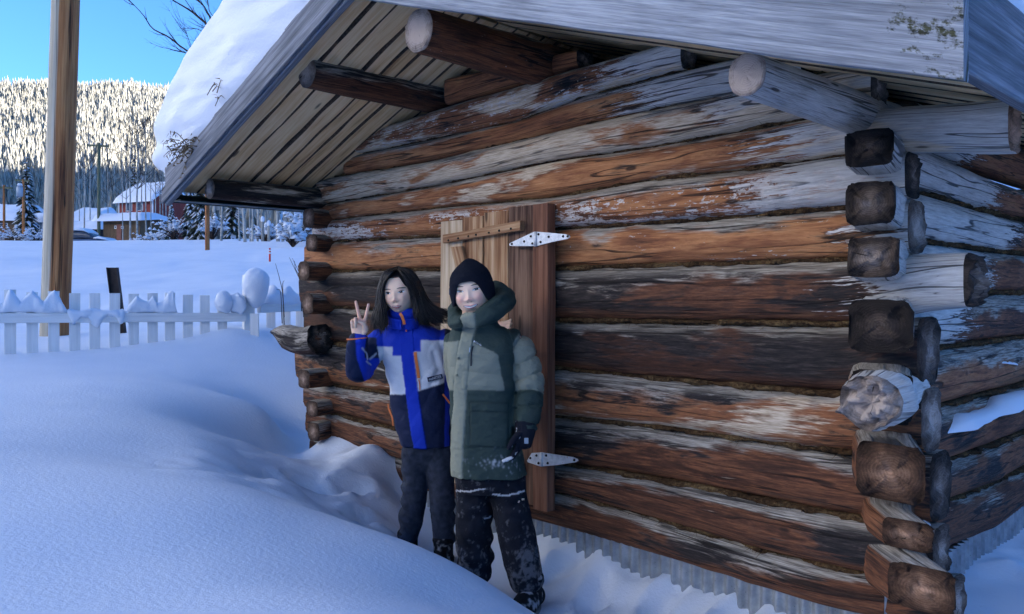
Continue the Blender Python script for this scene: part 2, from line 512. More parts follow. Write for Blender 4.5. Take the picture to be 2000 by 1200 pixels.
    c = g.mix(g.ma('MULTIPLY', km, 0.85), c, (0.018, 0.010, 0.008))
    # drying checks: thin dark lines along the grain
    ck = g.noise(g.map(vec, (0.75, 15, 1), (5, 31, 0)), 1.0, 2, 0.5, 0.0)
    cm = g.ma('SUBTRACT', 1.0, g.rng(g.ma('ABSOLUTE', g.ma('SUBTRACT', ck, 0.5)), 0.006, 0.017))
    cm = g.ma('MULTIPLY', cm, g.rng(blot, 0.36, 0.50))
    c = g.mix(g.ma('MULTIPLY', cm, 0.8), c, (0.012, 0.009, 0.008))
    g.set(Base_Color=c)
    g.bump(g.ma('SUBTRACT', g.ma('MULTIPLY', grain, 0.6), cm), 0.010, 0.9)
    return g.m
def end_material(name):
    g = Mat(name, 0.85, 0.2)
    uv = g.uv('UV2')
    seed = g.attr('seed')
    v = g.n('ShaderNodeVectorMath', {0: uv, 1: g.comb(g.ma('MULTIPLY', seed, 3.0), seed, 0.0)}, operation='ADD').outputs[0]
    rr = g.n('ShaderNodeVectorMath', {0: uv}, operation='LENGTH').outputs['Value']
    wob = g.noise(v, 2.4, 4, 0.6)
    rings = g.ma('SINE', g.ma('MULTIPLY', g.ma('ADD', rr, g.ma('MULTIPLY', wob, 0.16)), 62.0))
    fine = g.noise(v, 30, 4, 0.7)
    # radial checks
    gr = g.n('ShaderNodeTexGradient', {'Vector': uv}, gradient_type='RADIAL').outputs['Fac']
    rad = g.noise(g.comb(g.ma('MULTIPLY', gr, 34.0), g.ma('MULTIPLY', rr, 0.9), g.ma('MULTIPLY', seed, 9.0)), 1.0, 2, 0.5)
    chk = g.ma('MULTIPLY', g.rng(rad, 0.69, 0.75), g.rng(rr, 0.02, 0.2))
    tone = g.attr('endtone')
    base = g.ma('ADD', g.ma('ADD', g.ma('MULTIPLY', wob, 0.5), g.ma('MULTIPLY', rings, 0.028)), g.ma('MULTIPLY', fine, 0.3))
    base = g.ma('ADD', base, g.ma('SUBTRACT', tone, 0.22))
    base = g.ma('ADD', base, g.ma('MULTIPLY', g.ma('SUBTRACT', 0.5, rr), 0.42))
    c = g.ramp(base, [(0.2, (0.020, 0.018, 0.017)), (0.40, (0.075, 0.064, 0.056)), (0.58, (0.19, 0.175, 0.16)), (0.82, (0.48, 0.47, 0.455))])
    c = g.mix(g.attr('endwarm'), c, g.mix(1.0, c, (1.5, 0.92, 0.62), 'MULTIPLY'))
    c = g.mix(g.ma('MULTIPLY', chk, 0.9), c, (0.012, 0.010, 0.009))
    g.set(Base_Color=c)
    g.bump(g.ma('SUBTRACT', g.ma('ADD', g.ma('MULTIPLY', fine, 0.5), g.ma('MULTIPLY', rings, 0.05)), chk), 0.012, 0.9)
    return g.m
M_LOG = log_material('weathered_log')
M_END = end_material('log_end_grain')

def log_mesh(Pc, out, hz, hn, ex, seed=0, ns=40, rough=1.0, caps=(True, True), jag=0.004):
    """Pc path (n,3); out horizontal outward unit; hz/hn half sizes, ex superellipse exponents"""
    n = len(Pc)
    th = np.linspace(math.radians(-125), math.radians(235), ns + 1)
    ct, st = np.cos(th), np.sin(th)
    s = np.concatenate([[0], np.cumsum(np.linalg.norm(np.diff(Pc, axis=0), axis=1))])
    hz, hn, ex = (np.broadcast_to(np.asarray(a, float), (n,))[:, None] for a in (hz, hn, ex))
    cz = np.sign(ct) * np.abs(ct) ** (2 / ex)
    cn = np.sign(st) * np.abs(st) ** (2 / ex)
    q = P3(s[:, None] * 1.6, ct[None, :] * 1.3, st[None, :] * 1.3)
    d = 0.030 * fbm(q * np.array([1, 1.4, 1.4]), 3, seed) + 0.020 * fbm(q * np.array([2.5, 9, 9]), 3, seed + 40)
    d = 1 + rough * d
    # a couple of knot swellings and one long drying check
    rs = np.random.RandomState(seed + 5)
    for k in range(4):
        ks, kt = rs.uniform(0, s[-1]), rs.uniform(0.1, 2.6)
        d = d + 0.07 * np.exp(-((s[:, None] - ks) / 0.05) ** 2 - ((th[None] - kt) / 0.3) ** 2)
    ca = rs.uniform(0.7, 2.2)
    cpos = ca + 0.25 * vnoise(P3(s * 0.9, seed * 1.7, 0), 3)
    d = d - 0.07 * np.exp(-((th[None] - cpos[:, None]) / 0.045) ** 2) * sstep(0.0, 0.3, vnoise(P3(s * 1.0, seed, 4), 8))[:, None]
    Z = np.array([0, 0, 1.0])
    V = Pc[:, None, :] + (d * hz * cz)[..., None] * Z + (d * hn * cn)[..., None] * np.asarray(out)
    uv = np.stack(np.broadcast_arrays(s[:, None], th[None, :] / math.pi), -1)
    F = gridF(n, ns + 1)
    axis = unit(Pc[1] - Pc[0])
    # orientation: make faces look outward
    Vl, uvl, Fl, mi = [V.reshape(-1, 3)], [uv.reshape(-1, 2)], [F], [np.zeros(len(F), int)]
    uv2 = [np.zeros((V.shape[0] * V.shape[1], 2))]
    base = V.shape[0] * V.shape[1]
    for end, do in ((0, caps[0]), (n - 1, caps[1])):
        if not do: continue
        ring = V[end]
        c = Pc[end]
        fr = np.array([1.0, 0.96, 0.86, 0.74, 0.6, 0.45, 0.3, 0.15, 0.0])
        loc = np.stack([cn[end], cz[end]], -1)
        sgn = -1 if end == 0 else 1
        R = c + (ring - c)[None] * fr[:, None, None]
        bul = np.array([0, 0.003, 0.005, 0.006, 0.006, 0.006, 0.006, 0.006, 0.006]) * sgn
        l2 = loc[None] * fr[:, None, None]
        jj = jag * fbm(P3(l2[..., 0] * 3.5, l2[..., 1] * 3.5, seed), 4, seed + 2, 0.65)
        jj = jj * (fr < 0.99)[:, None]
        R = R + axis * (bul[:, None] + jj)[..., None]
        Vl.append(R.reshape(-1, 3))
        uv2.append(l2.reshape(-1, 2))
        uvl.append(np.zeros((R.shape[0] * R.shape[1], 2)))
        f = gridF(len(fr), ns + 1) + base
        Fl.append(f if end == 0 else f[:, ::-1])
        mi.append(np.ones(len(f), int))
        base += R.shape[0] * R.shape[1]
    return np.concatenate(Vl), np.concatenate(Fl), np.concatenate(mi), np.concatenate(uvl), np.concatenate(uv2)
def fix_normals(o):
    bm = bmesh.new()
    bm.from_mesh(o.data)
    bmesh.ops.recalc_face_normals(bm, faces=bm.faces)
    bm.to_mesh(o.data)
    bm.free()
def put_log(name, Pc, out, hz, hn, ex, seed, parent, props, mats=None, **kw):
    V, F, mi, uv, uv2 = log_mesh(np.asarray(Pc), out, hz, hn, ex, seed, **kw)
    o = obj(name, V, F, mats or [M_LOG, M_END], parent, mi=mi, uv=uv, uv2=uv2)
    p = dict(seed=seed * 1.0, warm=0.5, dark=0.3, bark=0.0, bleach=-2.0, pale=0.2, grey=0.36, endtone=0.4, endwarm=0.3)
    p.update(props)
    for k, v in p.items():
        o[k] = float(v)
    return o

OUTF = np.array([NX[0], NX[1], 0.0])
OUTR = np.array([-UX[0], -UX[1], 0.0])   # out of the right-hand wall
cabin = empty('log_cabin', TE(1.9, -1.9, 0.2), 'old weathered log cabin with low plank door and snow on its roof', 'cabin')

SEAMS = {
 'A0t': [(865, 152), (1000, 118), (1100, 98)],
 'A0': [(865, 207), (930, 185), (1010, 162), (1100, 135)],
 'At': [(700, 262), (760, 242), (865, 207), (1024, 160), (1127, 130), (1209, 108), (1336, 70)],
 'AB': [(690, 300), (840, 270), (1004, 235), (1127, 188), (1336, 131)],
 'BC': [(637, 347), (840, 313), (1086, 254), (1250, 215), (1426, 180), (1600, 140)],
 'CD': [(622, 399), (840, 362), (1086, 309), (1250, 288), (1393, 262), (1578, 225), (1700, 206), (1965, 190)],
 'DE': [(617, 432), (840, 407), (1086, 383), (1250, 352), (1455, 329), (1650, 299), (1800, 293), (1965, 294)],
 'EF': [(617, 472), (862, 459), (1086, 444), (1352, 428), (1650, 403), (1790, 380)],
 'FG': [(617, 530), (862, 527), (1086, 525), (1400, 514), (1650, 506), (1800, 490)],
 'GH': [(600, 597), (862, 610), (1086, 626), (1400, 630), (1650, 634), (1860, 606)],
 'HI': [(600, 668), (862, 695), (1086, 722), (1330, 747), (1640, 776), (1810, 755)],
 'IJ': [(590, 747), (862, 786), (1086, 817), (1290, 838), (1500, 868), (1670, 890), (1830, 888)],
 'JK': [(600, 800), (862, 868), (1096, 914), (1215, 932), (1390, 963), (1547, 997), (1700, 1026), (1840, 1032)],
 'KL': [(600, 850), (862, 922), (1099, 968), (1215, 999), (1306, 1026), (1495, 1084), (1705, 1131), (1850, 1133)],
 'L': [(600, 897), (862, 976), (1047, 1026), (1236, 1082), (1390, 1127), (1600, 1193), (1850, 1240)],
}
def seam_tz(k):
    a = np.array([Wpx(x, y) for x, y in SEAMS[k]])
    return a[np.argsort(a[:, 0])]
def zt(k, t):
    a = seam_tz(k)
    z = np.interp(t, a[:, 0], a[:, 1])
    return z
# rows: top seam, bottom seam, right-end px, left-end px, look
ROWS = [
 ('A0t', 'A0', 1120, 868, dict(warm=0.46, dark=0.15, grey=0.22)),
 ('At', 'AB', 1330, 694, dict(warm=0.46, bark=0.54, grey=0.30, bleach=0.35, pale=0.42)),
 ('AB', 'BC', 1560, 668, dict(warm=0.56, dark=0.24, grey=0.42, bleach=0.75)),
 ('BC', 'CD', 1700, 622, dict(warm=0.52, dark=0.28, grey=0.44, bleach=0.62, pale=0.46)),
 ('CD', 'DE', 1965, 622, dict(warm=0.55, dark=0.24, grey=0.40, bleach=0.78, pale=0.36)),
 ('DE', 'EF', 1766, 612, dict(warm=0.52, dark=0.24, bark=0.58, grey=0.42, bleach=0.50)),
 ('EF', 'FG', 1768, 592, dict(warm=0.58, dark=0.28, bark=0.42, grey=0.44, bleach=0.12)),
 ('FG', 'GH', 1880, 589, dict(warm=0.46, dark=0.46, grey=0.52, bleach=0.30)),
 ('GH', 'HI', 1782, 590, dict(warm=0.42, dark=0.50, grey=0.46)),
 ('HI', 'IJ', 1796, 579, dict(warm=0.56, dark=0.42, grey=0.50, pale=0.34)),
 ('IJ', 'JK', 1808, 588, dict(warm=0.44, dark=0.38, grey=0.50, pale=0.28)),
 ('JK', 'KL', 1822, 598, dict(warm=0.42, dark=0.38, grey=0.46, pale=0.28)),
 ('KL', 'L', 1850, 600, dict(warm=0.40, dark=0.36, grey=0.50, pale=0.26)),
]
for i, (a, b, pr, pl, pp) in enumerate(ROWS):
    t0, t1 = Wpx(pr, 600)[0], Wpx(pl, 600)[0]
    n = max(24, int((t1 - t0) / 0.028))
    t = np.linspace(t0, t1, n)
    za, zb = zt(a, t), zt(b, t)
    k = np.ones(9) / 9
    za, zb = (np.convolve(np.pad(q, 4, mode='edge'), k, 'valid') for q in (za, zb))
    hz = (za - zb) / 2 * 0.995
    hn = np.clip(hz * 1.02, 0.07, 0.125)
    e0 = -hn + 0.012 * vnoise(P3(t * 0.8, i * 3.1, 0), 2) + (0.012 if i % 2 else -0.008)
    Pc = np.stack([TE(tt, ee, zz) for tt, ee, zz in zip(t, e0, (za + zb) / 2)])
    ex = 2.75 + 1.0 * (1 - sstep(0.0, 0.18, t - t0)) + 1.0 * (1 - sstep(0, 0.15, t1 - t))
    hn = hn * (1 - 0.16 * (1 - sstep(0.0, 0.16, t - t0)))
    pp = dict(pp, endtone=0.36 + 0.12 * math.sin(i * 2.3))
    if i == 4: pp.update(endtone=0.62, endwarm=0.9)
    if i == 7:   # the butt that flares out past the corner
        fl = 1 - sstep(0.0, 0.30, t - t0)
        hz = hz * (1 - 0.10 * fl)
    put_log('log', Pc, OUTF, hz, hn, ex, 100 + i, cabin, pp, jag=0.03 if i == 7 else 0.010, rough=1.2)
# right-hand wall: (end centre px, py, half w px, half h px, end e, z shift) and seam heights where the wall leaves the picture
def zs(py, d): return CAMZ + (HOR - py) / FPX * d
SIDE = [  # end px,py,w,h, e_end, near seams(y at px~1830, d~2.8), far seams (y at px 2000, d 3.54), look
 (1697, 290, 92, 72, 0.15, (262, 357), (345, 412), dict(bleach=1.3, endtone=0.12, grey=0.5, bark=0.3)),
 (1700, 397, 92, 86, 0.15, (357, 462), (412, 487), dict(bleach=1.6, endtone=0.26, grey=0.5)),
 (1705, 502, 98, 80, 0.15, (462, 566), (487, 572), dict(bleach=1.2, endtone=0.34, grey=0.5, warm=0.5)),
 (1718, 636, 120, 104, 0.16, (566, 691), (572, 670), dict(bleach=0.9, endtone=0.10, grey=0.55, warm=0.4)),
 (1722, 780, 120, 104, 0.10, (691, 823), (670, 773), dict(bleach=-1, endtone=0.3, grey=0.48, warm=0.5)),
 (1738, 922, 128, 112, 0.13, (823, 944), (773, 879), dict(bleach=-1, endtone=0.30, endwarm=1.0, grey=0.42, warm=0.5, dark=0.4)),
 (1772, 1045, 90, 60, 0.07, (944, 1027), (879, 957), dict(bleach=-1, endtone=0.34, endwarm=1.0, grey=0.36, warm=0.5, dark=0.4)),
 (1800, 1150, 120, 90, 0.08, (1027, 1125), (957, 1050), dict(bleach=-1, endtone=0.32, endwarm=1.0, grey=0.40, warm=0.45, dark=0.4)),
]
for i, (px, py, w, h, ee, near, far, pp) in enumerate(SIDE):
    te, ze = Wpx(px, py, ee)
    de = (CT + te * UX + ee * NX)[1]
    hw_e, hh_e = w / 2 / FPX * de / 0.96, h / 2 / FPX * de
    zn, zf = (zs(near[0], 2.80) + zs(near[1], 2.80)) / 2, (zs(far[0], 3.54) + zs(far[1], 3.54)) / 2
    hn_, hf_ = (zs(near[0], 2.80) - zs(near[1], 2.80)) / 2, (zs(far[0], 3.54) - zs(far[1], 3.54)) / 2
    e = np.concatenate([np.linspace(ee, -0.35, 24), np.linspace(-0.38, -4.15, 95)])
    ek = [-4.2, -2.5, -1.195, -0.15, 0.02, ee]
    zc = np.interp(e, ek, [zf, zf, zf, zn, ze * 0.7 + zn * 0.3, ze])
    hz = np.interp(e, ek, [hf_, hf_, hf_, hn_, hh_e * 0.9 + hn_ * 0.1, hh_e]) * 0.99
    hw = np.interp(e, ek, [0.105, 0.108, 0.108, 0.105, hw_e, hw_e])
    tc = np.interp(e, ek, [0.19, 0.19, 0.19, 0.178, te * 0.5 + 0.085, te])
    ex = 2.3 + 3.4 * sstep(-0.12, 0.02, e)
    Pc = np.stack([TE(a, b, c) for a, b, c in zip(tc, e, zc)])
    if i == 4: Pc = Pc[2:]; hz = hz[2:]; hw = hw[2:]; ex = ex[2:]
    put_log('log', Pc, OUTR, hz, hw, ex, 140 + i, cabin, pp, jag=0.016, rough=1.5)
# topmost log of the right-hand wall, tucked under the eave
e = np.linspace(-0.3, -4.1, 60)
put_log('log', np.stack([TE(0.19, b, 1.985 + 0 * b) for b in e]), OUTR, 0.085, 0.10, 2.3, 160, cabin, dict(bleach=0.6, grey=0.5))
# splayed snow-dusted butt poking out at the near corner
tb, zb_ = Wpx(1692, 782, 0.22)
e = np.linspace(0.235, -0.12, 18)
hzb = np.interp(e, [-0.12, 0.05, 0.17, 0.235], [0.072, 0.080, 0.098, 0.088])
hwb = np.interp(e, [-0.12, 0.05, 0.17, 0.235], [0.075, 0.085, 0.118, 0.100])
bt = put_log('log', np.stack([TE(tb - 0.02 * sstep(0, 0.2, b), b, zb_ - 0.05 * max(0, b - 0.1)) for b in e]), OUTR, hzb, hwb, 2.2, 171, cabin, dict(bleach=3, endtone=0.66, grey=0.5), jag=0.045, rough=2.0)
_v = np.array([v.co[:] for v in bt.data.vertices])
_c = TE(tb, 0.2, zb_)
_k = sstep(-0.02, -0.10, _v[:, 2] - _c[2])          # the lower side is split away to a blunt point
_v += np.outer(_k * -0.45, OUTR) * ((_v - _c) @ OUTR)[:, None]
bt.data.vertices.foreach_set('co', _v.ravel())
# left-hand wall: ends facing the camera at the far corner
LEND = [(603, 426, 37), (603, 474, 33), (601, 530, 37), (599, 594, 40), (600, 659, 42), (602, 740, 36), (606, 799, 30), (610, 844, 36)]
for i, (px, py, h) in enumerate(LEND):
    te, ze = Wpx(px, py, 0.12)
    hh = h / 2 / FPX * 5.2
    e = np.linspace(0.12 + 0.03 * math.sin(i * 4.1), -4.1, 70)
    hz = np.interp(e, [-4.2, -0.2, -0.05, 0.2], [0.105, 0.105, hh, hh])
    hw = np.interp(e, [-4.2, -0.2, -0.05, 0.2], [0.10, 0.10, 0.07, 0.065])
    ex = 2.3 + 1.6 * sstep(-0.12, 0.02, e)
    put_log('log', np.stack([TE(np.interp(b, [-0.3, 0.12], [3.66, te]), b, ze) for b in e]), -OUTR, hz, hw, ex, 180 + i, cabin, dict(warm=0.40, dark=0.30, endtone=0.34, endwarm=0.6, grey=0.5))
# broken log sticking out of the far corner
te, ze = Wpx(612, 660, 0.05)
tt = np.linspace(te - 0.1, te + 0.50, 22)
hzz = np.interp(tt - te, [-0.1, 0.1, 0.3, 0.5], [0.09, 0.085, 0.075, 0.012])
put_log('log', np.stack([TE(a, 0.06, ze + 0.02 * math.sin(a * 8)) for a in tt]), OUTF, hzz, hzz * 1.05, 2.5, 191, cabin, dict(warm=0.3, dark=0.45, grey=0.75, endtone=0.2), rough=2.6, jag=0.02)
# back wall
for i in range(9):
    z = 0.40 + 0.2 * i
    t = np.linspace(-0.1, 3.85, 40)
    put_log('log', np.stack([TE(a, -3.95, z) for a in t]), -OUTF, 0.102, 0.10, 2.3, 200 + i, cabin, dict(warm=0.5, grey=0.5), ns=20)

# ------------------------------------------------------------------ moss chinking between the logs
def moss_material():
    g = Mat('moss_chinking', 0.95, 0.1)
    v = g.coord()
    f = g.noise(v, 60, 3, 0.7)
    b = g.noise(v, 7, 1, 0.6)
    g.set(Base_Color=g.ramp(g.ma('ADD', g.ma('MULTIPLY', f, 0.7), g.ma('MULTIPLY', b, 0.4)), [(0.35, (0.018, 0.010, 0.006)), (0.55, (0.075, 0.042, 0.020)), (0.75, (0.21, 0.14, 0.065))]))
    g.bump(f, 0.02, 1.0)
    return g.m
M_MOSS = moss_material()
def moss_strip(P0, out, seed, parent, hh=0.022):
    """a lumpy fibrous strip along path P0 with loose wisps"""
    P0 = np.asarray(P0)
    n = len(P0)
    prof_ = np.array([(-0.11, 1.0), (-0.03, 1.15), (-0.004, 0.75), (0.004, 0.1), (-0.002, -0.6), (-0.03, -1.15), (-0.11, -1.0)])
    s = np.concatenate([[0], np.cumsum(np.linalg.norm(np.diff(P0, axis=0), axis=1))])
    lum = fbm(P3(s * 14, seed, 0), 4, seed)
    V = []
    for j, (o_, u_) in enumerate(prof_):
        w = fbm(P3(s * 22, j * 3.3, seed), 3, seed + 9)
        V.append(P0 + np.outer(o_ - 0.036 + 0.016 * lum + 0.010 * w, out) + np.outer(hh * u_ * (1 + 0.35 * w), [0, 0, 1]))
    V = np.stack(V, 1).reshape(-1, 3)
    F = gridF(n, len(prof_)).tolist()
    V = [V]
    m = n * len(prof_)
    rs = np.random.RandomState(seed)
    along = unit(P0[-1] - P0[0])
    for k in range(int(s[-1] * 60)):
        i = rs.randint(n)
        c = P0[i] + np.asarray(out) * (-0.036 + 0.016 * lum[i]) + np.array([0, 0, rs.uniform(-1, 1) * hh])
        d = unit(along * rs.uniform(-1, 1) + np.asarray(out) * rs.uniform(0.0, 0.8) + np.array([0, 0, rs.uniform(-0.9, 0.6)]))
        L = rs.uniform(0.015, 0.045)
        w = unit(np.cross(d, out)) * 0.0012
        V.append(np.array([c - w, c + w, c + d * L]))
        F.append([m, m + 1, m + 2])
        m += 3
    o = obj('moss_chinking', np.concatenate(V), F, M_MOSS, parent, smooth=True)
    o['kind'] = 'stuff'
    return o
for i, k in enumerate(['AB', 'BC', 'CD', 'DE', 'EF', 'FG', 'GH', 'HI', 'IJ', 'JK', 'KL']):
    pr = min(1690, SEAMS[k][-1][0])
    pl = max(620, SEAMS[k][0][0] + 8)
    t0, t1 = Wpx(pr, 600)[0], Wpx(pl, 600)[0]
    t = np.linspace(t0, t1, int((t1 - t0) / 0.016))
    z = zt(k, t)
    moss_strip(np.stack([TE(a, 0.0, b) for a, b in zip(t, z)]), OUTF, 300 + i, cabin, 0.013 if i > 2 else 0.008)
for i in range(7):
    near, far = SIDE[i][5][1], SIDE[i][6][1]
    e = np.linspace(-0.05, -4.0, 240)
    z = np.interp(-e, [0.15, 1.195, 4.2], [zs(near, 2.8), zs(far, 3.54), zs(far, 3.54)])
    moss_strip(np.stack([TE(0.085, b, c) for b, c in zip(e, z)]), OUTR, 320 + i, cabin, 0.012)
    moss_strip(np.stack([TE(3.75, b, c) for b, c in zip(e, z)]), -OUTR, 330 + i, cabin, 0.012)
# ------------------------------------------------------------------ board materials
def board_material(name, stops, grain=(3, 60), rough=0.8, bump=0.006, blotch=None, blot_col=None, knots=True, metal=False):
    g = Mat(name, rough, 0.25)
    u = g.sep(g.uv())
    v = g.comb(u[0], u[1], g.ma('MULTIPLY', g.rand(), 37.0))
    gr = g.noise(g.map(v, (grain[0], grain[1], 1)), 1.0, 4, 0.68, 0.2)
    bl = g.noise(g.map(v, (2.2, 7, 1), (4, 9, 0)), 1.0, 2, 0.6)
    f = g.ma('ADD', g.ma('ADD', g.ma('MULTIPLY', gr, 0.75), g.ma('MULTIPLY', bl, 0.35)), g.ma('MULTIPLY', g.ma('SUBTRACT', g.rand(), 0.5), 0.14))
    c = g.ramp(f, stops)
    if blotch:
        m = g.rng(g.ma('ADD', g.ma('MULTIPLY', bl, 0.7), g.ma('MULTIPLY', gr, 0.3)), blotch, blotch + 0.07)
        c = g.mix(m, c, blot_col)
    if knots:
        kv = g.voro(g.map(v, (1.8, 7, 1)), 1.0)
        km = g.ma('SUBTRACT', 1.0, g.rng(kv, 0.05, 0.10))
        c = g.mix(g.ma('MULTIPLY', km, 0.8), c, (0.03, 0.018, 0.012))
    g.set(Base_Color=c)
    g.bump(gr, bump, 0.9)
    return g.m
M_DECK = board_material('pine_slab', [(0.30, (0.36, 0.17, 0.065)), (0.46, (0.72, 0.46, 0.22)), (0.66, (0.86, 0.64, 0.37))], (2.5, 45), blotch=0.64, blot_col=(0.66, 0.60, 0.54))
M_DECKBARK = plain('slab_bark', (0.09, 0.057, 0.037), 0.95, 0.5, 60, 0.01)
M_FASC = board_material('grey_fascia', [(0.3, (0.055, 0.06, 0.068)), (0.5, (0.145, 0.155, 0.175)), (0.7, (0.32, 0.33, 0.36))], (2.0, 55))
def lichen_board():
    g = Mat('lichened_fascia', 0.8, 0.25)
    u = g.sep(g.uv())
    v = g.comb(u[0], u[1], 3.0)
    gr = g.noise(g.map(v, (2.6, 75, 1)), 1.0, 4, 0.7, 0.2)
    bl = g.noise(g.map(v, (2.0, 9, 1), (4, 9, 0)), 1.0, 3, 0.6)
    f = g.ma('ADD', g.ma('MULTIPLY', gr, 0.75), g.ma('MULTIPLY', bl, 0.35))
    c = g.ramp(f, [(0.32, (0.085, 0.09, 0.10)), (0.5, (0.22, 0.235, 0.26)), (0.68, (0.43, 0.45, 0.48))])
    # bleached towards the lower edge, where the weather strips the grey
    lowm = g.rng(g.ma('ADD', g.ma('MULTIPLY', u[1], -1.0), g.ma('MULTIPLY', g.ma('SUBTRACT', gr, 0.5), 0.16)), 0.045, 0.12)
    c = g.mix(g.ma('MULTIPLY', lowm, 0.7), c, (0.58, 0.59, 0.60))
    # black-green lichen gathered near the corner
    ln = g.noise(g.map(v, (16, 22, 1), (1, 2, 0)), 1.0, 4, 0.72)
    near = g.rng(u[0], LR - 0.30, LR - 0.03)
    lm = g.rng(g.ma('ADD', ln, g.ma('ADD', g.ma('MULTIPLY', near, 0.36), g.ma('MULTIPLY', lowm, 0.14))), 0.86, 0.98)
    c = g.mix(lm, c, g.ramp(gr, [(0.4, (0.012, 0.014, 0.008)), (0.7, (0.11, 0.11, 0.05))]))
    kv = g.voro(g.map(v, (1.5, 8, 1)), 1.0)
    c = g.mix(g.ma('SUBTRACT', 1.0, g.rng(kv, 0.035, 0.07)), c, (0.03, 0.022, 0.018))
    g.set(Base_Color=c)
    g.bump(gr, 0.007, 0.9)
    return g.m
M_DOORP = board_material('door_plank', [(0.3, (0.085, 0.036, 0.018)), (0.46, (0.27, 0.13, 0.062)), (0.6, (0.46, 0.28, 0.15)), (0.76, (0.66, 0.52, 0.36))], (1.6, 45))
M_DOORPALE = board_material('bleached_door_plank', [(0.3, (0.13, 0.065, 0.032)), (0.46, (0.40, 0.26, 0.145)), (0.7, (0.68, 0.55, 0.39))], (1.6, 40))
M_DOORD = board_material('dark_door_plank', [(0.3, (0.020, 0.010, 0.007)), (0.5, (0.080, 0.040, 0.026)), (0.7, (0.25, 0.15, 0.10))], (1.6, 45))
M_JAMB = board_material('door_jamb_wood', [(0.3, (0.035, 0.013, 0.008)), (0.5, (0.12, 0.047, 0.026)), (0.7, (0.24, 0.11, 0.065))], (1.8, 40))
M_DARKROOF = plain('roof_felt', (0.03, 0.032, 0.03), 0.8, 0.3, 10)
M_GREENM = plain('green_drip_metal', (0.012, 0.022, 0.018), 0.45, 0.2, 8)

def board(name, p0, p1, wdir, w, th, m, parent=None, n=10, wob=0.0, seed=0, w1=None, edge_m=None, ch=0.003, tdir=None):
    """board from p0 to p1 (centre line of its lower/left edge plane), width vector wdir (full width w..w1), thickness th"""
    p0, p1 = np.asarray(p0, float), np.asarray(p1, float)
    ax = unit(p1 - p0)
    wd = unit(np.asarray(wdir, float))
    td = unit(np.cross(ax, wd)) if tdir is None else unit(tdir)
    L = np.linalg.norm(p1 - p0)
    u = np.linspace(0, 1, n)
    ws = np.interp(u, [0, 1], [w, w1 if w1 is not None else w]) / 2
    na = wob * fbm(P3(u * L * 5, seed, 0), 3, seed + 1)
    nb = wob * fbm(P3(u * L * 5, seed, 7), 3, seed + 2)
    a, b = -ws + na, ws + nb
    h = th / 2
    ring = [(a + ch, -h), (b - ch, -h), (b, -h + ch), (b, h - ch), (b - ch, h), (a + ch, h), (a, h - ch), (a, -h + ch)]
    C = p0[None] + (p1 - p0)[None] * u[:, None]
    V = np.stack([C + np.outer(x, wd) + np.outer(np.full(n, y), td) for x, y in ring], 1)
    vv = np.array([0, 1, 1.02, 1.1, 1.12, 2.1, 2.15, 2.2])
    uv = np.stack(np.broadcast_arrays(u[:, None] * L, np.stack([x for x, _ in ring], 1) + 0.13 * np.array([0, 0, 0, 1, 1, 1, 1, 0])[None]), -1)
    F = gridF(n, 8, True).tolist()
    F += [[0, 1, 2, 3, 4, 5, 6, 7][::-1], [(n - 1) * 8 + k for k in range(8)]]
    mi = None
    mats = m
    if edge_m is not None:
        mats = [m, edge_m]
        mi = [1 if (k % 8) in (1, 2, 3, 5, 6, 7) else 0 for k in range((n - 1) * 8)] + [0, 0]
    o = obj(name, V.reshape(-1, 3), F, mats, parent, smooth=False, uv=uv.reshape(-1, 2), mi=mi)
    fix_normals(o)
    return o

EF = 0.85
_l0, _l1 = Wpx(695, 0, EF), Wpx(334, 402, EF)
_r0, _r1 = Wpx(740, 3, EF), Wpx(1848, 157, EF)
SL = (_l1[1] - _l0[1]) / (_l1[0] - _l0[0])
SR = (_r0[1] - _r1[1]) / (_r0[0] - _r1[0])
TA = (_r1[1] - SR * _r1[0] - _l1[1] + SL * _l1[0]) / (SL - SR)
ZA = _l1[1] + SL * (TA - _l1[0])
TL, ZL, TR, ZR = _l1[0], _l1[1], _r1[0], _r1[1]
def roof_low(t):
    t = np.asarray(t, float)
    return np.where(t > TA, ZA + SL * (t - TA), ZA + SR * (t - TA))
DK = 0.085
roof = obj('roof', np.zeros((1, 3)), [], None, cabin)
bpy.data.objects.remove(roof, do_unlink=True)
# roof sheet (felted board shell) over the slabs
tt = np.array([TL + 0.03, TA, TR - 0.03])
lo = roof_low(tt) + DK + 0.042
Vr = []
for e_ in (0.83, -4.6):
    for k in range(3): Vr.append(TE(tt[k], e_, lo[k]))
    for k in range(3): Vr.append(TE(tt[k], e_, lo[k] + 0.035))
Fr = [(0, 1, 7, 6), (1, 2, 8, 7), (3, 9, 10, 4), (4, 10, 11, 5), (0, 3, 4, 1), (1, 4, 5, 2), (6, 7, 10, 9), (7, 8, 11, 10), (0, 6, 9, 3), (2, 5, 11, 8)]
roof = obj('roof', np.array(Vr), Fr, M_DARKROOF, cabin, smooth=False)
# slabs running down each slope
rs = np.random.RandomState(3)
for side in (0, 1):
    e_ = EF - 0.035
    k = 0
    while e_ > -4.5:
        w = rs.uniform(0.095, 0.145)
        ta, tb = (TA + 0.015, TL + 0.012) if side == 0 else (TA - 0.015, TR - 0.012)
        za, zb = roof_low(ta) + DK + 0.02, roof_low(tb) + DK + 0.02
        dz = rs.uniform(-0.006, 0.006)
        board('plank', TE(ta, e_ - w / 2, za + dz), TE(tb, e_ - w / 2, zb + dz), OUTF, w - 0.005, 0.034, M_DECK, roof, n=34 if e_ > -0.2 else 6, wob=0.0055, seed=400 + k + side * 60, edge_m=M_DECKBARK, ch=0.007)
        e_ -= w
        k += 1
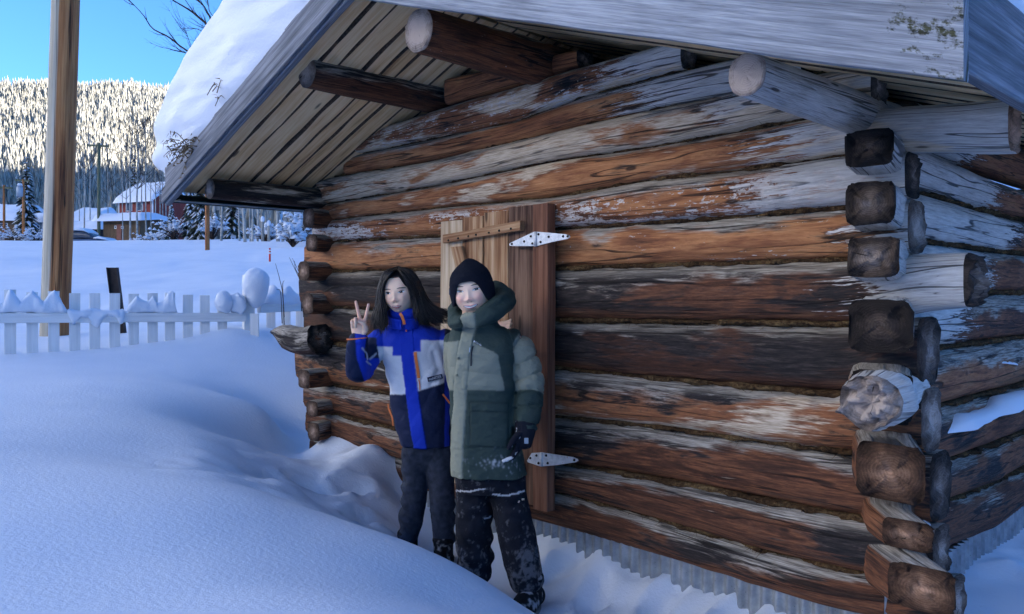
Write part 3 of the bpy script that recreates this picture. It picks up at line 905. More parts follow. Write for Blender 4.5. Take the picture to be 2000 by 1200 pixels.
# barge boards on the gable, eave boards along the sides
OE = OUTF * 1.0
def sl_dir(s): return unit(TE(1, 0, s) - TE(0, 0, 0))
fh = 0.215
pA = TE(TA, EF + 0.018, ZA + fh / 2)
board('fascia_board', pA, TE(TL, EF + 0.018, ZL + fh / 2), (0, 0, 1), fh, 0.034, M_FASC, roof, n=30, wob=0.003, seed=5, tdir=OUTF)
board('fascia_board', TE(TA + 0.05, EF + 0.046, ZA + 0.05 + 0.05 * SL), TE(TL + 0.004, EF + 0.046, ZL + 0.05), (0, 0, 1), 0.085, 0.018, M_FASC, roof, n=30, wob=0.004, seed=6, tdir=OUTF)
fhr = 0.25
LR = float(np.hypot(TA - TR, ZA - ZR))
M_FASCR = lichen_board()
board('fascia_board', TE(TA + 0.01, EF + 0.016, ZA + fhr / 2), TE(TR - 0.046, EF + 0.018, ZR - 0.046 * SR + fhr / 2), (0, 0, 1), fhr, 0.034, M_FASCR, roof, n=40, wob=0.003, seed=7, tdir=OUTF)
board('fascia_board', TE(TR - 0.022, EF - 0.002, ZR + 0.02 + 0.225 / 2), TE(TR - 0.022, -4.6, ZR + 0.02 + 0.225 / 2), (0, 0, 1), 0.235, 0.034, M_FASC, roof, n=40, wob=0.003, seed=8, tdir=OUTR)
board('drip_edge', TE(TL + 0.02, EF - 0.02, ZL + 0.045), TE(TL + 0.02, -4.6, ZL + 0.045), (0, 0, 1), 0.05, 0.012, M_GREENM, roof, n=6, tdir=OUTR)
board('drip_edge', TE(TL - 0.03, EF - 0.02, ZL + 0.028), TE(TL - 0.03, -4.6, ZL + 0.028), UX.tolist() + [0], 0.11, 0.008, M_GREENM, roof, n=6, tdir=(0, 0, 1))
# purlins and plate logs
def purlin(px, py, e0, r0, r1, seed, e1=-4.4, t1=None, **pp):
    t, z = Wpx(px, py, e0)
    e = np.concatenate([np.linspace(e0, -0.25, 34), np.linspace(-0.4, e1, 20)])
    rr = np.interp(e, [-0.25, e0], [r1, r0])
    tcen = np.interp(e, [-0.1, e0], [t if t1 is None else t1, t])
    return put_log('purlin', np.stack([TE(a, b, z) for a, b in zip(tcen, e)]), OUTR if px < 1200 else OUTR, rr, rr, 2.1, seed, cabin, pp, ns=32)
purlin(818, 60, 0.70, 0.092, 0.105, 501, warm=0.40, dark=0.34, bark=0.36, grey=0.24, endtone=0.66)
purlin(600, 141, 0.72, 0.078, 0.084, 502, warm=0.38, dark=0.36, grey=0.54, endtone=0.52)
purlin(410, 369, 0.72, 0.060, 0.066, 503, warm=0.30, dark=0.52, grey=0.30, pale=0.36, endtone=0.5)
purlin(1459, 146, 0.72, 0.060, 0.076, 504, warm=0.5, dark=0.15, grey=0.6, bleach=1.6, endtone=0.72)

# ------------------------------------------------------------------ door, jamb, hinges
ED = 0.04
door = empty('door', TE(*Wpx(955, 985, 0)[:1], 0, 0.3))
door.parent = cabin
door.matrix_parent_inverse = WORLD[cabin.name].inverted()
def wp(px, py, e): t, z = Wpx(px, py, e); return TE(t, e, z)
DP = [(863, 905, 436, 428, M_DOORPALE), (906, 946, 428, 420, M_DOORP), (948, 995, 418, 410, M_DOORP), (996, 1045, 408, 399, M_DOORD)]
for i, (xa, xb, ya, yb, m) in enumerate(DP):
    xm = (xa + xb) / 2
    top = wp(xm, (ya + yb) / 2, ED)
    ta, tb = Wpx(xa, 500, ED)[0], Wpx(xb, 500, ED)[0]
    bot = top.copy()
    bot[2] = 0.385 - 0.004 * i
    board('plank', bot, top, UX.tolist() + [0], ta - tb, 0.024, m, door, n=24, wob=0.0025, seed=520 + i, tdir=OUTF)
b0, b1 = wp(869, 467, ED + 0.03), wp(1020, 441, ED + 0.03)
board('batten', b0, b1, (0, 0, 1), 0.045, 0.030, M_DOORP, door, n=16, wob=0.002, seed=530, tdir=OUTF)
b0, b1 = wp(893, 482, ED + 0.024), wp(985, 860, ED + 0.024)
board('brace', b0, b1, UX.tolist() + [0], 0.085, 0.022, M_DOORP, door, n=16, wob=0.002, seed=531, tdir=OUTF)
bolts_todo = [(876, 470), (895, 466), (915, 462), (930, 459), (955, 455), (975, 451), (998, 447)]
b0, b1 = wp(869, 880, ED + 0.03), wp(1020, 915, ED + 0.03)
board('batten', b0, b1, (0, 0, 1), 0.05, 0.030, M_DOORP, door, n=12, wob=0.002, seed=532, tdir=OUTF)
tj = Wpx(1066, 700, ED)[0]
jt, jb = wp(1066, 399, ED + 0.012)[2], wp(1074, 998, ED + 0.012)[2]
board('door_jamb', TE(tj, ED + 0.012, jb), TE(tj, ED + 0.012, jt), UX.tolist() + [0], 0.094, 0.055, M_JAMB, cabin, n=20, wob=0.003, seed=533, tdir=OUTF)
g = Mat('galvanised_hinge', 0.38, 0.5)
nz = g.noise(g.coord(), 40, 4, 0.7)
g.set(Base_Color=g.ramp(nz, [(0.35, (0.50, 0.52, 0.54)), (0.62, (0.72, 0.74, 0.76)), (0.74, (0.45, 0.33, 0.22))]), Metallic=0.35)
M_HINGE = g.m
M_NAIL = plain('dark_iron', (0.03, 0.026, 0.024), 0.6, 0.3, 30, metal=0.6)
def hinge(pts_l, pts_r, axis, e_):
    hz_o = empty('hinge', wp(*axis[0], e_))
    hz_o.parent = door
    hz_o.matrix_parent_inverse = WORLD[door.name].inverted()
    for nm, pts in (('hinge_leaf', pts_l), ('hinge_leaf', pts_r)):
        lo_ = [wp(x, y, e_) for x, y in pts]
        hi_ = [wp(x, y, e_) + OUTF * 0.006 for x, y in pts]
        n = len(pts)
        F = [list(range(n)), list(range(n, 2 * n))[::-1]] + [[i, (i + 1) % n, n + (i + 1) % n, n + i] for i in range(n)]
        o = obj(nm, np.array(lo_ + hi_), F, M_HINGE, door, smooth=False)
        fix_normals(o)
    V, F = tube([wp(*axis[0], e_ + 0.006), wp(*axis[1], e_ + 0.006)], 0.0075, 10)
    obj('hinge_pin', V, F, M_HINGE, door)
    bpy.data.objects.remove(hz_o, do_unlink=True)
def bolts(spots, e_):
    for x, y in spots:
        c = wp(x, y, e_)
        V, F = tube([c, c + OUTF * 0.005], [0.0062, 0.0045], 8)
        obj('bolt', V, F, M_NAIL, door)
EH = ED + 0.042
bolts(bolts_todo, ED + 0.045)
hinge([(1045, 453), (1045, 481), (1003, 481), (997, 480), (996, 477), (1000, 474)], [(1048, 453), (1075, 455), (1106, 458), (1113, 460), (1114, 464), (1110, 467), (1080, 473), (1048, 481)], ((1046.5, 453), (1046.5, 482)), EH)
bolts([(1000, 477), (1024, 472), (1037, 462), (1040, 476), (1052, 458), (1056, 473), (1072, 463), (1100, 462), (1109, 462)], EH + 0.006)
hinge([(1057, 884), (1057, 911), (1033, 903), (1031, 900), (1040, 885)], [(1060, 884), (1080, 887), (1120, 893), (1129, 897), (1130, 900), (1125, 903), (1085, 909), (1060, 911)], ((1058.5, 884), (1058.5, 911)), EH)
bolts([(1048, 890), (1052, 905), (1036, 895), (1067, 890), (1070, 905), (1122, 899)], EH + 0.006)

# ------------------------------------------------------------------ corrugated skirting
def corr(name, p_of, s0, s1, out, ztop, zbot, parent):
    s = np.arange(s0, s1, 0.0055)
    w = 0.011 * np.sin(s / 0.052 * 2 * math.pi)
    zz = np.linspace(0, 1, 6)
    V = []
    for k in zz:
        base = np.stack([p_of(a) for a in s])
        base[:, 2] = ztop(s) * (1 - k) + zbot * k
        V.append(base + np.outer(w + 0.004 * vnoise(P3(s * 3, k * 2, 0), 4), out))
    V = np.concatenate(V)
    o = obj(name, V, gridF(6, len(s)), M_CORR, parent)
    return o
g = Mat('corrugated_zinc', 0.45, 0.5)
nz = g.noise(g.coord(), 12, 4, 0.65)
sp = g.voro(g.coord(), 55, 'F1')
g.set(Base_Color=g.mix(g.ma('MULTIPLY', g.ma('SUBTRACT', 1.0, g.rng(sp, 0.05, 0.12)), 0.7), g.ramp(nz, [(0.3, (0.20, 0.22, 0.24)), (0.6, (0.36, 0.39, 0.42)), (0.8, (0.50, 0.53, 0.56))]), (0.06, 0.05, 0.045)), Metallic=0.55)
M_CORR = g.m
corr('skirting_sheet', lambda a: TE(a, -0.055, 0), 0.13, 1.85, OUTF, lambda s: zt('L', s) + 0.03, -0.12, cabin)
corr('skirting_sheet', lambda a: TE(a, -0.060, 0), 1.83, 3.75, OUTF, lambda s: zt('L', s) + 0.03, -0.12, cabin)
corr('skirting_sheet', lambda a: TE(0.12, -a, 0), 0.0, 3.9, OUTR, lambda s: 0.36 + 0 * s, -0.1, cabin)

# ------------------------------------------------------------------ snow lying on the roof
def roof_snow():
    zt0 = lambda t: roof_low(t) + DK + 0.042 + 0.036
    # outline of the slab, left eave over the ridge to the right eave, at the gable edge
    pl = [Wpx(x, y, EF) for x, y in ((327, 347), (314, 322), (313, 285), (317, 232), (332, 172), (372, 100), (402, 48), (432, -2))]
    top = [(TA + 0.75, zt0(TA + 0.75) + 0.62), (TA, zt0(TA) + 0.66), (TA - 0.8, zt0(TA - 0.8) + 0.6), (TR + 0.9, zt0(TR + 0.9) + 0.55), (TR + 0.25, zt0(TR + 0.25) + 0.46), (TR + 0.03, zt0(TR) + 0.33), (TR - 0.035, zt0(TR) + 0.16), (TR + 0.0, zt0(TR) + 0.015)]
    out_ = bez(np.array(pl + top), 120)
    base_t = np.concatenate([np.linspace(TR + 0.03, TA, 24), np.linspace(TA, TL - 0.02, 24)[1:]])
    base = np.stack([base_t, zt0(base_t) + 0.004], 1)
    # the back wall of the section returns along the roof
    sec = np.concatenate([out_, base])
    n = len(sec)
    cz = zt0(np.clip(sec[:, 0], TR, TL))
    es = np.concatenate([[0.0, 0.006, 0.025, 0.06, 0.11], np.linspace(0.18, 5.4, 70)])
    V = []
    for k, de in enumerate(es):
        e_ = EF + 0.030 - de
        inset = 0.11 * (1 - math.sqrt(max(0, 1 - (1 - min(de / 0.11, 1)) ** 2)))
        hgt = np.maximum(sec[:, 1] - cz, 0)
        sc = 1 - inset / 0.62 * 0.9
        z = cz + hgt * sc * (1 + 0.05 * fbm(P3(sec[:, 0] * 0.9, e_ * 0.9, 1), 3, 77))
        t = sec[:, 0] + np.where(np.arange(n) < 6, -inset * 0.3, 0)
        lift = hgt > 0.02
        bul = lift * (0.035 * fbm(P3(sec[:, 0] * 1.6, sec[:, 1] * 1.6, 4), 3, 78) + 0.012 * np.sin(sec[:, 1] * 30 + 9 * sec[:, 0]) * (1 if k < 5 else 0))
        V.append(np.stack([TE(a, e_ + (b if k < 6 else 0), c) for a, b, c in zip(t, bul, z)]))
    # close the gable face with rings shrinking to the mid-line of the slab
    face = []
    half = np.concatenate([np.interp(np.linspace(0, 1, 120), np.linspace(0, 1, len(base)), base[::-1][:, 0])])
    f0 = V[0]
    bt = np.interp(np.linspace(0, 1, 120), np.linspace(0, 1, len(base)), base[::-1][:, 0])
    V = np.concatenate(V)
    F = gridF(len(es), n, True).tolist()
    # front face: strips between outline and base
    nb = 10
    b3 = np.stack([TE(a, EF + 0.030, float(zt0(a)) + 0.004) for a in bt])
    rows = []
    for j in range(nb + 1):
        u = j / nb
        row = f0[:120] * (1 - u) + b3 * u
        t_ = (sec[:120, 0] * (1 - u) + bt * u)
        rel = 0.018 * fbm(P3(t_ * 5 + row[:, 2] * 2, row[:, 2] * 16, 2), 4, 80) + 0.02 * fbm(P3(t_ * 1.5, row[:, 2] * 3, 5), 2, 81)
        rel = rel * math.sin(math.pi * u) ** 0.5 if 0 < u < 1 else rel * 0
        rows.append(row + np.outer(rel + 0.02 * math.sin(math.pi * u), OUTF))
    m0 = len(V)
    V = np.concatenate([V, np.concatenate(rows)])
    F += (gridF(nb + 1, 120) + m0).tolist()
    o = obj('roof_snow', V, F, M_SNOW)
    bm = bmesh.new()
    bm.from_mesh(o.data)
    bmesh.ops.remove_doubles(bm, verts=bm.verts, dist=0.0004)
    bmesh.ops.recalc_face_normals(bm, faces=bm.faces)
    bm.to_mesh(o.data)
    bm.free()
    tag(o, 'thick slab of snow lying on the cabin roof and overhanging its edge', 'snow')
roof_snow()

# snow caught on the log ends and ledges of the near corner
def ledge_snow(pts, w, h, seed, label):
    P = bez(pts, 26)
    a = np.linspace(0, math.pi, 12)
    V = []
    for i in range(26):
        u = i / 25
        tp = math.sin(math.pi * min(1, min(u, 1 - u) * 4 + 0.05) / 2)
        nz = 1 + 0.35 * fbm(P3(u * 6, seed, 0), 3, seed)
        tg = unit(P[min(25, i + 1)] - P[max(0, i - 1)])
        sd = unit(np.cross(tg, [0, 0, 1]))
        V.append(P[i] + np.outer(np.cos(a) * w * tp * nz, sd) + np.outer(np.sin(a) * h * tp * nz, [0, 0, 1]) - np.array([0, 0, 0.004]))
    V = np.concatenate(V)
    o = obj('ledge_snow', V, gridF(26, 12).tolist() + [list(range(12)), list(range(300, 312))], M_SNOW)
    fix_normals(o)
    tag(o, label, 'snow')
def on_side(px, py, t=0.10):
    r = (px - 1000.0) / FPX
    b = CT + t * UX
    e_ = (b[0] - r * b[1]) / (r * NX[1] - NX[0])
    d = (b + e_ * NX)[1]
    return TE(t, e_, CAMZ + (HOR - py) / FPX * d)
ledge_snow([on_side(1842, 846, 0.085), on_side(1900, 824, 0.085), on_side(1960, 798, 0.085), on_side(2050, 760, 0.085)], 0.055, 0.05, 1, 'long strip of snow along a log ledge on the cabin right side')
_z = float(zt('JK', np.array([0.0]))[0])
ledge_snow([TE(0.09, -0.05, _z - 0.006), TE(0.04, -0.055, _z - 0.004), TE(-0.01, -0.05, _z - 0.006)], 0.05, 0.026, 2, 'small snow cap on a log end near the bottom of the cabin corner')
_b = TE(tb, 0.17, zb_ + 0.088)
ledge_snow([_b + OUTR * -0.075 + OUTF * 0.02, _b + OUTF * 0.03 + np.array([0, 0, 0.012]), _b + OUTR * 0.06 + OUTF * 0.01], 0.032, 0.016, 4, 'thin snow cap on the splayed pale log butt at the cabin corner')
ledge_snow([on_side(1955, 708, 0.085), on_side(1985, 712, 0.085)], 0.016, 0.010, 5, 'tiny patch of snow high on the cabin right side wall')
# ------------------------------------------------------------------ materials outside
def pole_material(name, warm=True, strip=True):
    g = Mat(name, 0.75, 0.25)
    u = g.sep(g.uv())
    v = g.comb(u[0], u[1], g.rand())
    gr = g.noise(g.map(v, (0.9, 22, 1)), 1.0, 5, 0.65, 0.2)
    bl = g.noise(g.map(v, (1.1, 3, 1), (3, 1, 0)), 1.0, 3, 0.6)
    f = g.ma('ADD', g.ma('MULTIPLY', gr, 0.8), g.ma('MULTIPLY', bl, 0.25))
    c = g.ramp(f, [(0.32, (0.06, 0.02, 0.009)), (0.5, (0.33, 0.125, 0.042)), (0.70, (0.58, 0.28, 0.105))])
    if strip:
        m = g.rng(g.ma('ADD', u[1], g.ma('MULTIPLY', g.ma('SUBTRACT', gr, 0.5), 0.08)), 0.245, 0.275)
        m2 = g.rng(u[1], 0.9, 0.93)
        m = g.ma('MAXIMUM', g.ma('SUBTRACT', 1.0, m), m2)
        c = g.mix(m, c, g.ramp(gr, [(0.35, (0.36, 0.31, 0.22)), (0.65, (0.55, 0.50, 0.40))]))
    kv = g.voro(g.map(v, (1.5, 6, 1)), 1.0)
    c = g.mix(g.ma('SUBTRACT', 1.0, g.rng(kv, 0.04, 0.09)), c, (0.02, 0.01, 0.007))
    ck = g.noise(g.map(v, (0.25, 9, 1), (8, 2, 0)), 1.0, 2, 0.5)
    cm = g.ma('SUBTRACT', 1.0, g.rng(g.ma('ABSOLUTE', g.ma('SUBTRACT', ck, 0.52)), 0.003, 0.012))
    c = g.mix(g.ma('MULTIPLY', cm, 0.85), c, (0.012, 0.008, 0.006))
    g.set(Base_Color=c)
    g.bump(g.ma('SUBTRACT', gr, cm), 0.008, 0.8)
    return g.m
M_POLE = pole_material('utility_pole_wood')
M_POLE2 = pole_material('old_pole_wood', strip=False)
M_GPOLE = plain('greenish_pole', (0.12, 0.13, 0.08), 0.8, 0.3, 3, stretch=(6, 6, 0.6))
M_GREYM = plain('grey_transformer', (0.30, 0.36, 0.42), 0.5, 0.1, 4)
M_PAINT = board_material('white_picket_paint', [(0.3, (0.60, 0.60, 0.59)), (0.5, (0.72, 0.72, 0.70)), (0.7, (0.80, 0.80, 0.79))], (2, 40), knots=False, bump=0.002)
M_RUST = plain('dark_steel', (0.035, 0.024, 0.02), 0.7, 0.4, 20, 0.002)
M_BARKT = plain('twig_bark', (0.06, 0.038, 0.03), 0.9, 0.3, 15)
M_ASPEN = board_material('aspen_bark', [(0.3, (0.10, 0.095, 0.085)), (0.5, (0.30, 0.29, 0.26)), (0.7, (0.46, 0.45, 0.41))], (6, 3), knots=True)
M_REDW = board_material('red_siding', [(0.3, (0.16, 0.03, 0.02)), (0.6, (0.27, 0.06, 0.045))], (2, 10), knots=False)
M_BROWNW = board_material('brown_siding', [(0.3, (0.07, 0.045, 0.025)), (0.6, (0.16, 0.10, 0.055))], (2, 10), knots=False)
M_BLUEW = plain('blue_grey_siding', (0.20, 0.27, 0.34), 0.7, 0.1, 3)
M_TRIM = plain('white_trim', (0.75, 0.75, 0.74), 0.6, 0.05, 3)
M_WGLASS = plain('window_pane', (0.05, 0.06, 0.08), 0.1, 0.2, 2, spec=0.6)
M_RED = plain('red_marker', (0.55, 0.03, 0.02), 0.5, 0.1, 6)
M_STRAW = plain('dry_stalk', (0.17, 0.12, 0.07), 0.9, 0.3, 40)
M_DOORR = plain('reddish_door', (0.24, 0.09, 0.06), 0.6, 0.15, 5)

def round_post(name, p0, p1, r0, r1, m, parent=None, n=20, ns=28, seed=0, rough=0.02):
    p0, p1 = np.asarray(p0, float), np.asarray(p1, float)
    u = np.linspace(0, 1, n)
    C = p0 + (p1 - p0) * u[:, None]
    a = np.linspace(0, 2 * math.pi, ns + 1) - math.pi      # seam on the far side from +x.. starts facing -x
    L = np.linalg.norm(p1 - p0)
    r = np.interp(u, [0, 1], [r0, r1])[:, None] * (1 + rough * fbm(P3(u[:, None] * L * 1.2, np.cos(a)[None] * 1.5, np.sin(a)[None] * 1.5 + seed), 3, seed))
    # angle 0 of the uv looks towards -y -x (the camera's left)
    V = C[:, None, :] + r[..., None] * np.stack([np.cos(a), np.sin(a), 0 * a], -1)[None]
    uv = np.stack(np.broadcast_arrays(u[:, None] * L, (np.arange(ns + 1) / ns)[None]), -1)
    F = gridF(n, ns + 1).tolist() + [[(n - 1) * (ns + 1) + k for k in range(ns)]]
    return obj(name, V.reshape(-1, 3), F, m, parent, uv=uv.reshape(-1, 2))

# ------------------------------------------------------------------ near utility pole
b = J(107, 660, 8.1)
top_dir = (J(128, 0, 8.1) - J(107, 660, 8.1)) / (J(128, 0, 8.1)[2] - J(107, 660, 8.1)[2])
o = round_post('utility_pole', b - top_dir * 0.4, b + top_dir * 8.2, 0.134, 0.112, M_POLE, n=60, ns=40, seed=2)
tag(o, 'thick brown wooden utility pole standing just behind the white picket fence', 'pole')

# leaning dark steel post behind the fence
def channel_post():
    p0, p1 = J(238, 660, 7.9), J(221, 523, 7.85)
    ax = unit(p1 - p0)
    x = np.array([1, 0, 0.0])
    w, d, t = 0.046, 0.045, 0.008
    parts = [bevel_box((p0 + p1) / 2, x * w, np.array([0, t / 2, 0]), ax * np.linalg.norm(p1 - p0) / 2, 0.001)]
    for s in (-1, 1):
        parts.append(bevel_box((p0 + p1) / 2 + x * s * w + np.array([0, -d / 2 + t, 0]), x * t / 2, np.array([0, d / 2, 0]), ax * np.linalg.norm(p1 - p0) / 2, 0.001))
    V, F = join(parts)
    o = obj('steel_post', V, F, M_RUST, smooth=False)
    tag(o, 'leaning dark steel post behind the picket fence', 'post')
channel_post()

# ------------------------------------------------------------------ white picket fence
fence = empty('picket_fence', J(240, 680, 6.75), 'white picket fence with pickets half buried in snow beside the yard', 'fence')
Fa, Fb = np.array([(20 - 1000) / FPX * 6.36, 6.36]), np.array([(478 - 1000) / FPX * 7.18, 7.18])
fu = unit(np.append(Fb - Fa, 0))
fn_ = np.array([fu[1], -fu[0], 0])     # towards the camera
pick_top = [(20, 566), (63, 571), (105, 569), (146, 573), (185, 573), (224, 573), (261, 574), (298, 573), (332, 572), (367, 576), (400, 577), (434, 590)]
def on_line(A, B, px):
    r = (px - 1000) / FPX
    dx, dy = B - A
    k = (A[0] - r * A[1]) / (r * dy - dx)
    return A + k * (B - A)
def picket(P, zt_, zb_, seed):
    c0, c1 = np.array([P[0], P[1], zb_]), np.array([P[0], P[1], zt_])
    board('picket', c0, c1, fu, 0.079, 0.018, M_PAINT, fence, n=4, seed=seed, tdir=fn_)
for k, (px, py) in enumerate([(-62, 566), (-21, 566)] + pick_top):
    P = on_line(Fa, Fb, px)
    picket(P, CAMZ + (HOR - py) / FPX * P[1], gh(P[0], P[1]) - 0.25, 700 + k)
A3, B3 = on_line(Fa, Fb, -110), Fb
rz = lambda P, y: CAMZ + (HOR - y) / FPX * P[1]
board('rail', np.append(A3, rz(A3, 622)) + fn_ * 0.03, np.append(B3, rz(B3, 619.5)) + fn_ * 0.03, (0, 0, 1), 0.076, 0.036, M_PAINT, fence, n=6, tdir=fn_)
board('rail', np.append(A3, rz(A3, 622) - 0.5) + fn_ * 0.03, np.append(B3, rz(B3, 619.5) - 0.5) + fn_ * 0.03, (0, 0, 1), 0.076, 0.036, M_PAINT, fence, n=6, tdir=fn_)
Pp = np.array([(484 - 1000) / FPX * 7.2, 7.22])
box('post', np.append(Pp, rz(Pp, 600) - 0.1), fu * 0.045, fn_ * 0.045, np.array([0, 0, 0.38]), M_PAINT, fence)
Qp = np.array([(499 - 1000) / FPX * 7.12, 7.10])
board('picket', np.append(Qp, 0.85), np.append(Qp, rz(Qp, 613)), (1, 0.1, 0), 0.07, 0.02, M_PAINT, fence, n=3, tdir=(0.1, -1, 0))
# second run, off to the right behind the cabin
Ga, Gb = np.array([(500 - 1000) / FPX * 7.3, 7.3]), np.array([(600 - 1000) / FPX * 8.2, 8.2])
g3 = unit(np.append(Gb - Ga, 0))
gn = np.array([g3[1], -g3[0], 0])
Gc = Ga + (Gb - Ga) * 2.6
for k, px in enumerate((529, 559, 586)):
    P = on_line(Ga, Gb, px)
    board('picket', np.array([P[0], P[1], gh(P[0], P[1]) - 0.2]), np.array([P[0], P[1], rz(P, 573)]), (1, 0.2, 0), 0.079, 0.018, M_PAINT, fence, n=4, tdir=(0.2, -1, 0))
for k in range(6):
    P = Gb + (Gc - Gb) * (k + 0.6) / 6
    board('picket', np.array([P[0], P[1], gh(P[0], P[1]) - 0.2]), np.array([P[0], P[1], rz(Gb, 573)]), g3, 0.079, 0.018, M_PAINT, fence, n=4, tdir=gn)
board('rail', np.append(Ga, rz(Ga, 603)) + gn * 0.03, np.append(Gc, rz(Ga, 603)) + gn * 0.03, (0, 0, 1), 0.078, 0.036, M_PAINT, fence, n=6, tdir=gn)

# snow perched on the fence
def blob(name, c, rx, ry, rz_, seed, label, am=0.16, sub=4, droop=0.0, group=None):
    bm = bmesh.new()
    bmesh.ops.create_icosphere(bm, subdivisions=sub, radius=1.0)
    V = np.array([v.co[:] for v in bm.verts])
    bm.verts.index_update()
    F = np.array([[v.index for v in f.verts] for f in bm.faces])
    bm.free()
    n = fbm(V * 1.4 + seed * 3.1, 4, seed, 0.45)
    V = V * (1 + am * n)[:, None]
    if droop: V[:, :2] *= (1 + droop * np.clip(V[:, 2:3], -1, 1))
    o = obj(name, V * np.array([rx, ry, rz_]) + np.asarray(c), F, M_SNOW)
    tag(o, label, 'snow', group)
    return o
blob('snow_cap', J(499, 563, 7.2), 0.112, 0.115, 0.168, 1, 'tall rounded mushroom of snow on the fence corner post', 0.10, droop=0.22)
blob('snow_cap', J(437, 590, 7.05), 0.072, 0.07, 0.098, 2, 'smaller rounded lump of snow on the fence rail left of the corner post', 0.12)
blob('snow_cap', J(464, 593, 7.12), 0.075, 0.06, 0.10, 3, 'lump of snow leaning against the left side of the fence corner post', 0.2)
def rail_snow(A, B, nrm, prof_pts, rail_y, seed, label, wdt=0.05, below=None):
    """snow swept along a rail; prof_pts = (bearing px, top y px, bottom y px)"""
    px = np.linspace(prof_pts[0][0], prof_pts[-1][0], 90)
    yt = np.interp(px, [p[0] for p in prof_pts], [p[1] for p in prof_pts])
    yb = np.interp(px, [p[0] for p in prof_pts], [p[2] for p in prof_pts])
    a = np.linspace(0, 2 * math.pi, 20, endpoint=False)
    V = []
    for i in range(len(px)):
        P = on_line(A, B, px[i])
        zt_, zb_ = rz(P, yt[i]), rz(P, yb[i])
        taper = math.sin(math.pi * min(1, max(0.02, min(i, len(px) - 1 - i) / 7.0)) / 2)
        zc, h = (zt_ + zb_) / 2, (zt_ - zb_) / 2
        nz = 0.25 * fbm(P3(px[i] * 0.05, np.cos(a), np.sin(a) + seed), 3, seed)
        ww = wdt * (1 + nz) * taper
        V.append(np.stack([P[0] + nrm[0] * (0.02 + ww * np.cos(a)), P[1] + nrm[1] * (0.02 + ww * np.cos(a)), zc + h * taper * np.sign(np.sin(a)) * np.abs(np.sin(a)) ** 0.8 * (1 + 0.4 * nz)], 1))
    V = np.concatenate(V)
    n = len(px)
    F = gridF(n, 20, True).tolist() + [list(range(20)), list(range((n - 1) * 20, n * 20))]
    o = obj('rail_snow', V, F, M_SNOW)
    fix_normals(o)
    tag(o, label, 'snow')
rail_snow(Fa, Fb, fn_, [(-40, 590, 612), (8, 592, 612), (14, 570, 612), (20, 562, 612), (28, 572, 612), (40, 590, 612), (54, 576, 612), (63, 567, 612), (72, 576, 612), (85, 588, 612), (97, 572, 612), (106, 566, 612), (114, 576, 612), (122, 592, 613), (134, 604, 616)], 612, 11, 'snow heaped along the leftmost stretch of fence rail, peaked over three pickets')
rail_snow(Fa, Fb, fn_, [(128, 600, 616), (136, 603, 622), (143, 604, 634), (150, 605, 630), (157, 606, 620), (172, 603, 622), (180, 603, 634), (190, 603, 640), (200, 604, 628), (210, 606, 618), (226, 605, 622), (234, 605, 634), (241, 603, 632), (247, 600, 616)], 612, 12, 'snow drooping in three lobes over the middle of the fence rail', 0.055)
rail_snow(Fa, Fb, fn_, [(246, 598, 613), (255, 590, 612), (266, 577, 612), (275, 585, 612), (288, 590, 612), (298, 578, 612), (306, 592, 612), (318, 588, 612), (328, 572, 612), (337, 569, 612), (343, 600, 612), (347, 611, 613)], 612, 13, 'snow heaped on the fence rail right of the leaning steel post')
rail_snow(Ga, Gb, gn, [(506, 594, 597), (513, 578, 597), (522, 572, 597), (529, 556, 597), (536, 566, 597), (545, 577, 597), (553, 562, 597), (560, 558, 597), (567, 569, 597), (576, 576, 597), (590, 572, 597), (620, 576, 597)], 597, 14, 'snow heaped along the fence run behind the corner post, beside the cabin')

# twigs by the far corner
tw = empty('twig_clump', J(575, 600, 7.0), 'thin bare twigs standing in the snow beside the cabin corner', 'twigs')
for pts in ([(552, 575), (546, 545), (538, 515)], [(552, 560), (555, 548)], [(590, 560), (580, 535), (565, 503)], [(586, 548), (577, 525), (575, 510)], [(548, 572), (540, 566)], [(600, 570), (590, 545), (571, 505)]):
    d_ = 6.9
    P = bez([J(x, y, d_) for x, y in [(pts[0][0] + 3, pts[0][1] + 60)] + pts], 12)
    V, F = tube(P, np.linspace(0.0045, 0.0018, 12), 5)
    obj('stem', V, F, M_BARKT, tw)

# dry plants caught at the roof edge
def dry_plant(c, n, L, seed, label, lean):
    r = np.random.RandomState(seed)
    root = empty('dry_plant', c, label, 'dry plant')
    parts, leaf = [], []
    for k in range(n):
        d = unit(np.array([r.uniform(-0.7, 0.5), r.uniform(-0.5, 0.3), r.uniform(-0.2, 0.7)]) + np.asarray(lean))
        p0 = np.asarray(c) + r.uniform(-1, 1, 3) * np.array([0.07, 0.03, 0.05])
        l = L * r.uniform(0.5, 1.1)
        P = bez([p0, p0 + d * l * 0.6, p0 + d * l + np.array([0, 0, -0.25 * l])], 7)
        parts.append(tube(P, np.linspace(0.0028, 0.0012, 7), 4))
        for q in range(9):
            b_ = P[2 + q % 5] + r.uniform(-1, 1, 3) * 0.012
            w = unit(r.uniform(-1, 1, 3))
            dd = unit(r.uniform(-1, 1, 3) + np.array([0, 0, -0.6]))
            leaf.append((np.array([b_ - w * 0.005, b_ + w * 0.005, b_ + dd * r.uniform(0.015, 0.035)]), [[0, 1, 2]]))
    V, F = join(parts)
    obj('stems', V, F, M_STRAW, root)['kind'] = 'stuff'
    V, F = join(leaf)
    obj('seed_heads', V, F, M_STRAW, root, smooth=False)['kind'] = 'stuff'
def on_roof(px, py): t, z = Wpx(px, py, EF + 0.05); return TE(t, EF + 0.05, z)
dry_plant(on_roof(372, 286), 26, 0.13, 5, 'tuft of dry seed stalks hanging over the lower end of the grey roof edge', (-0.5, 0, -0.2))
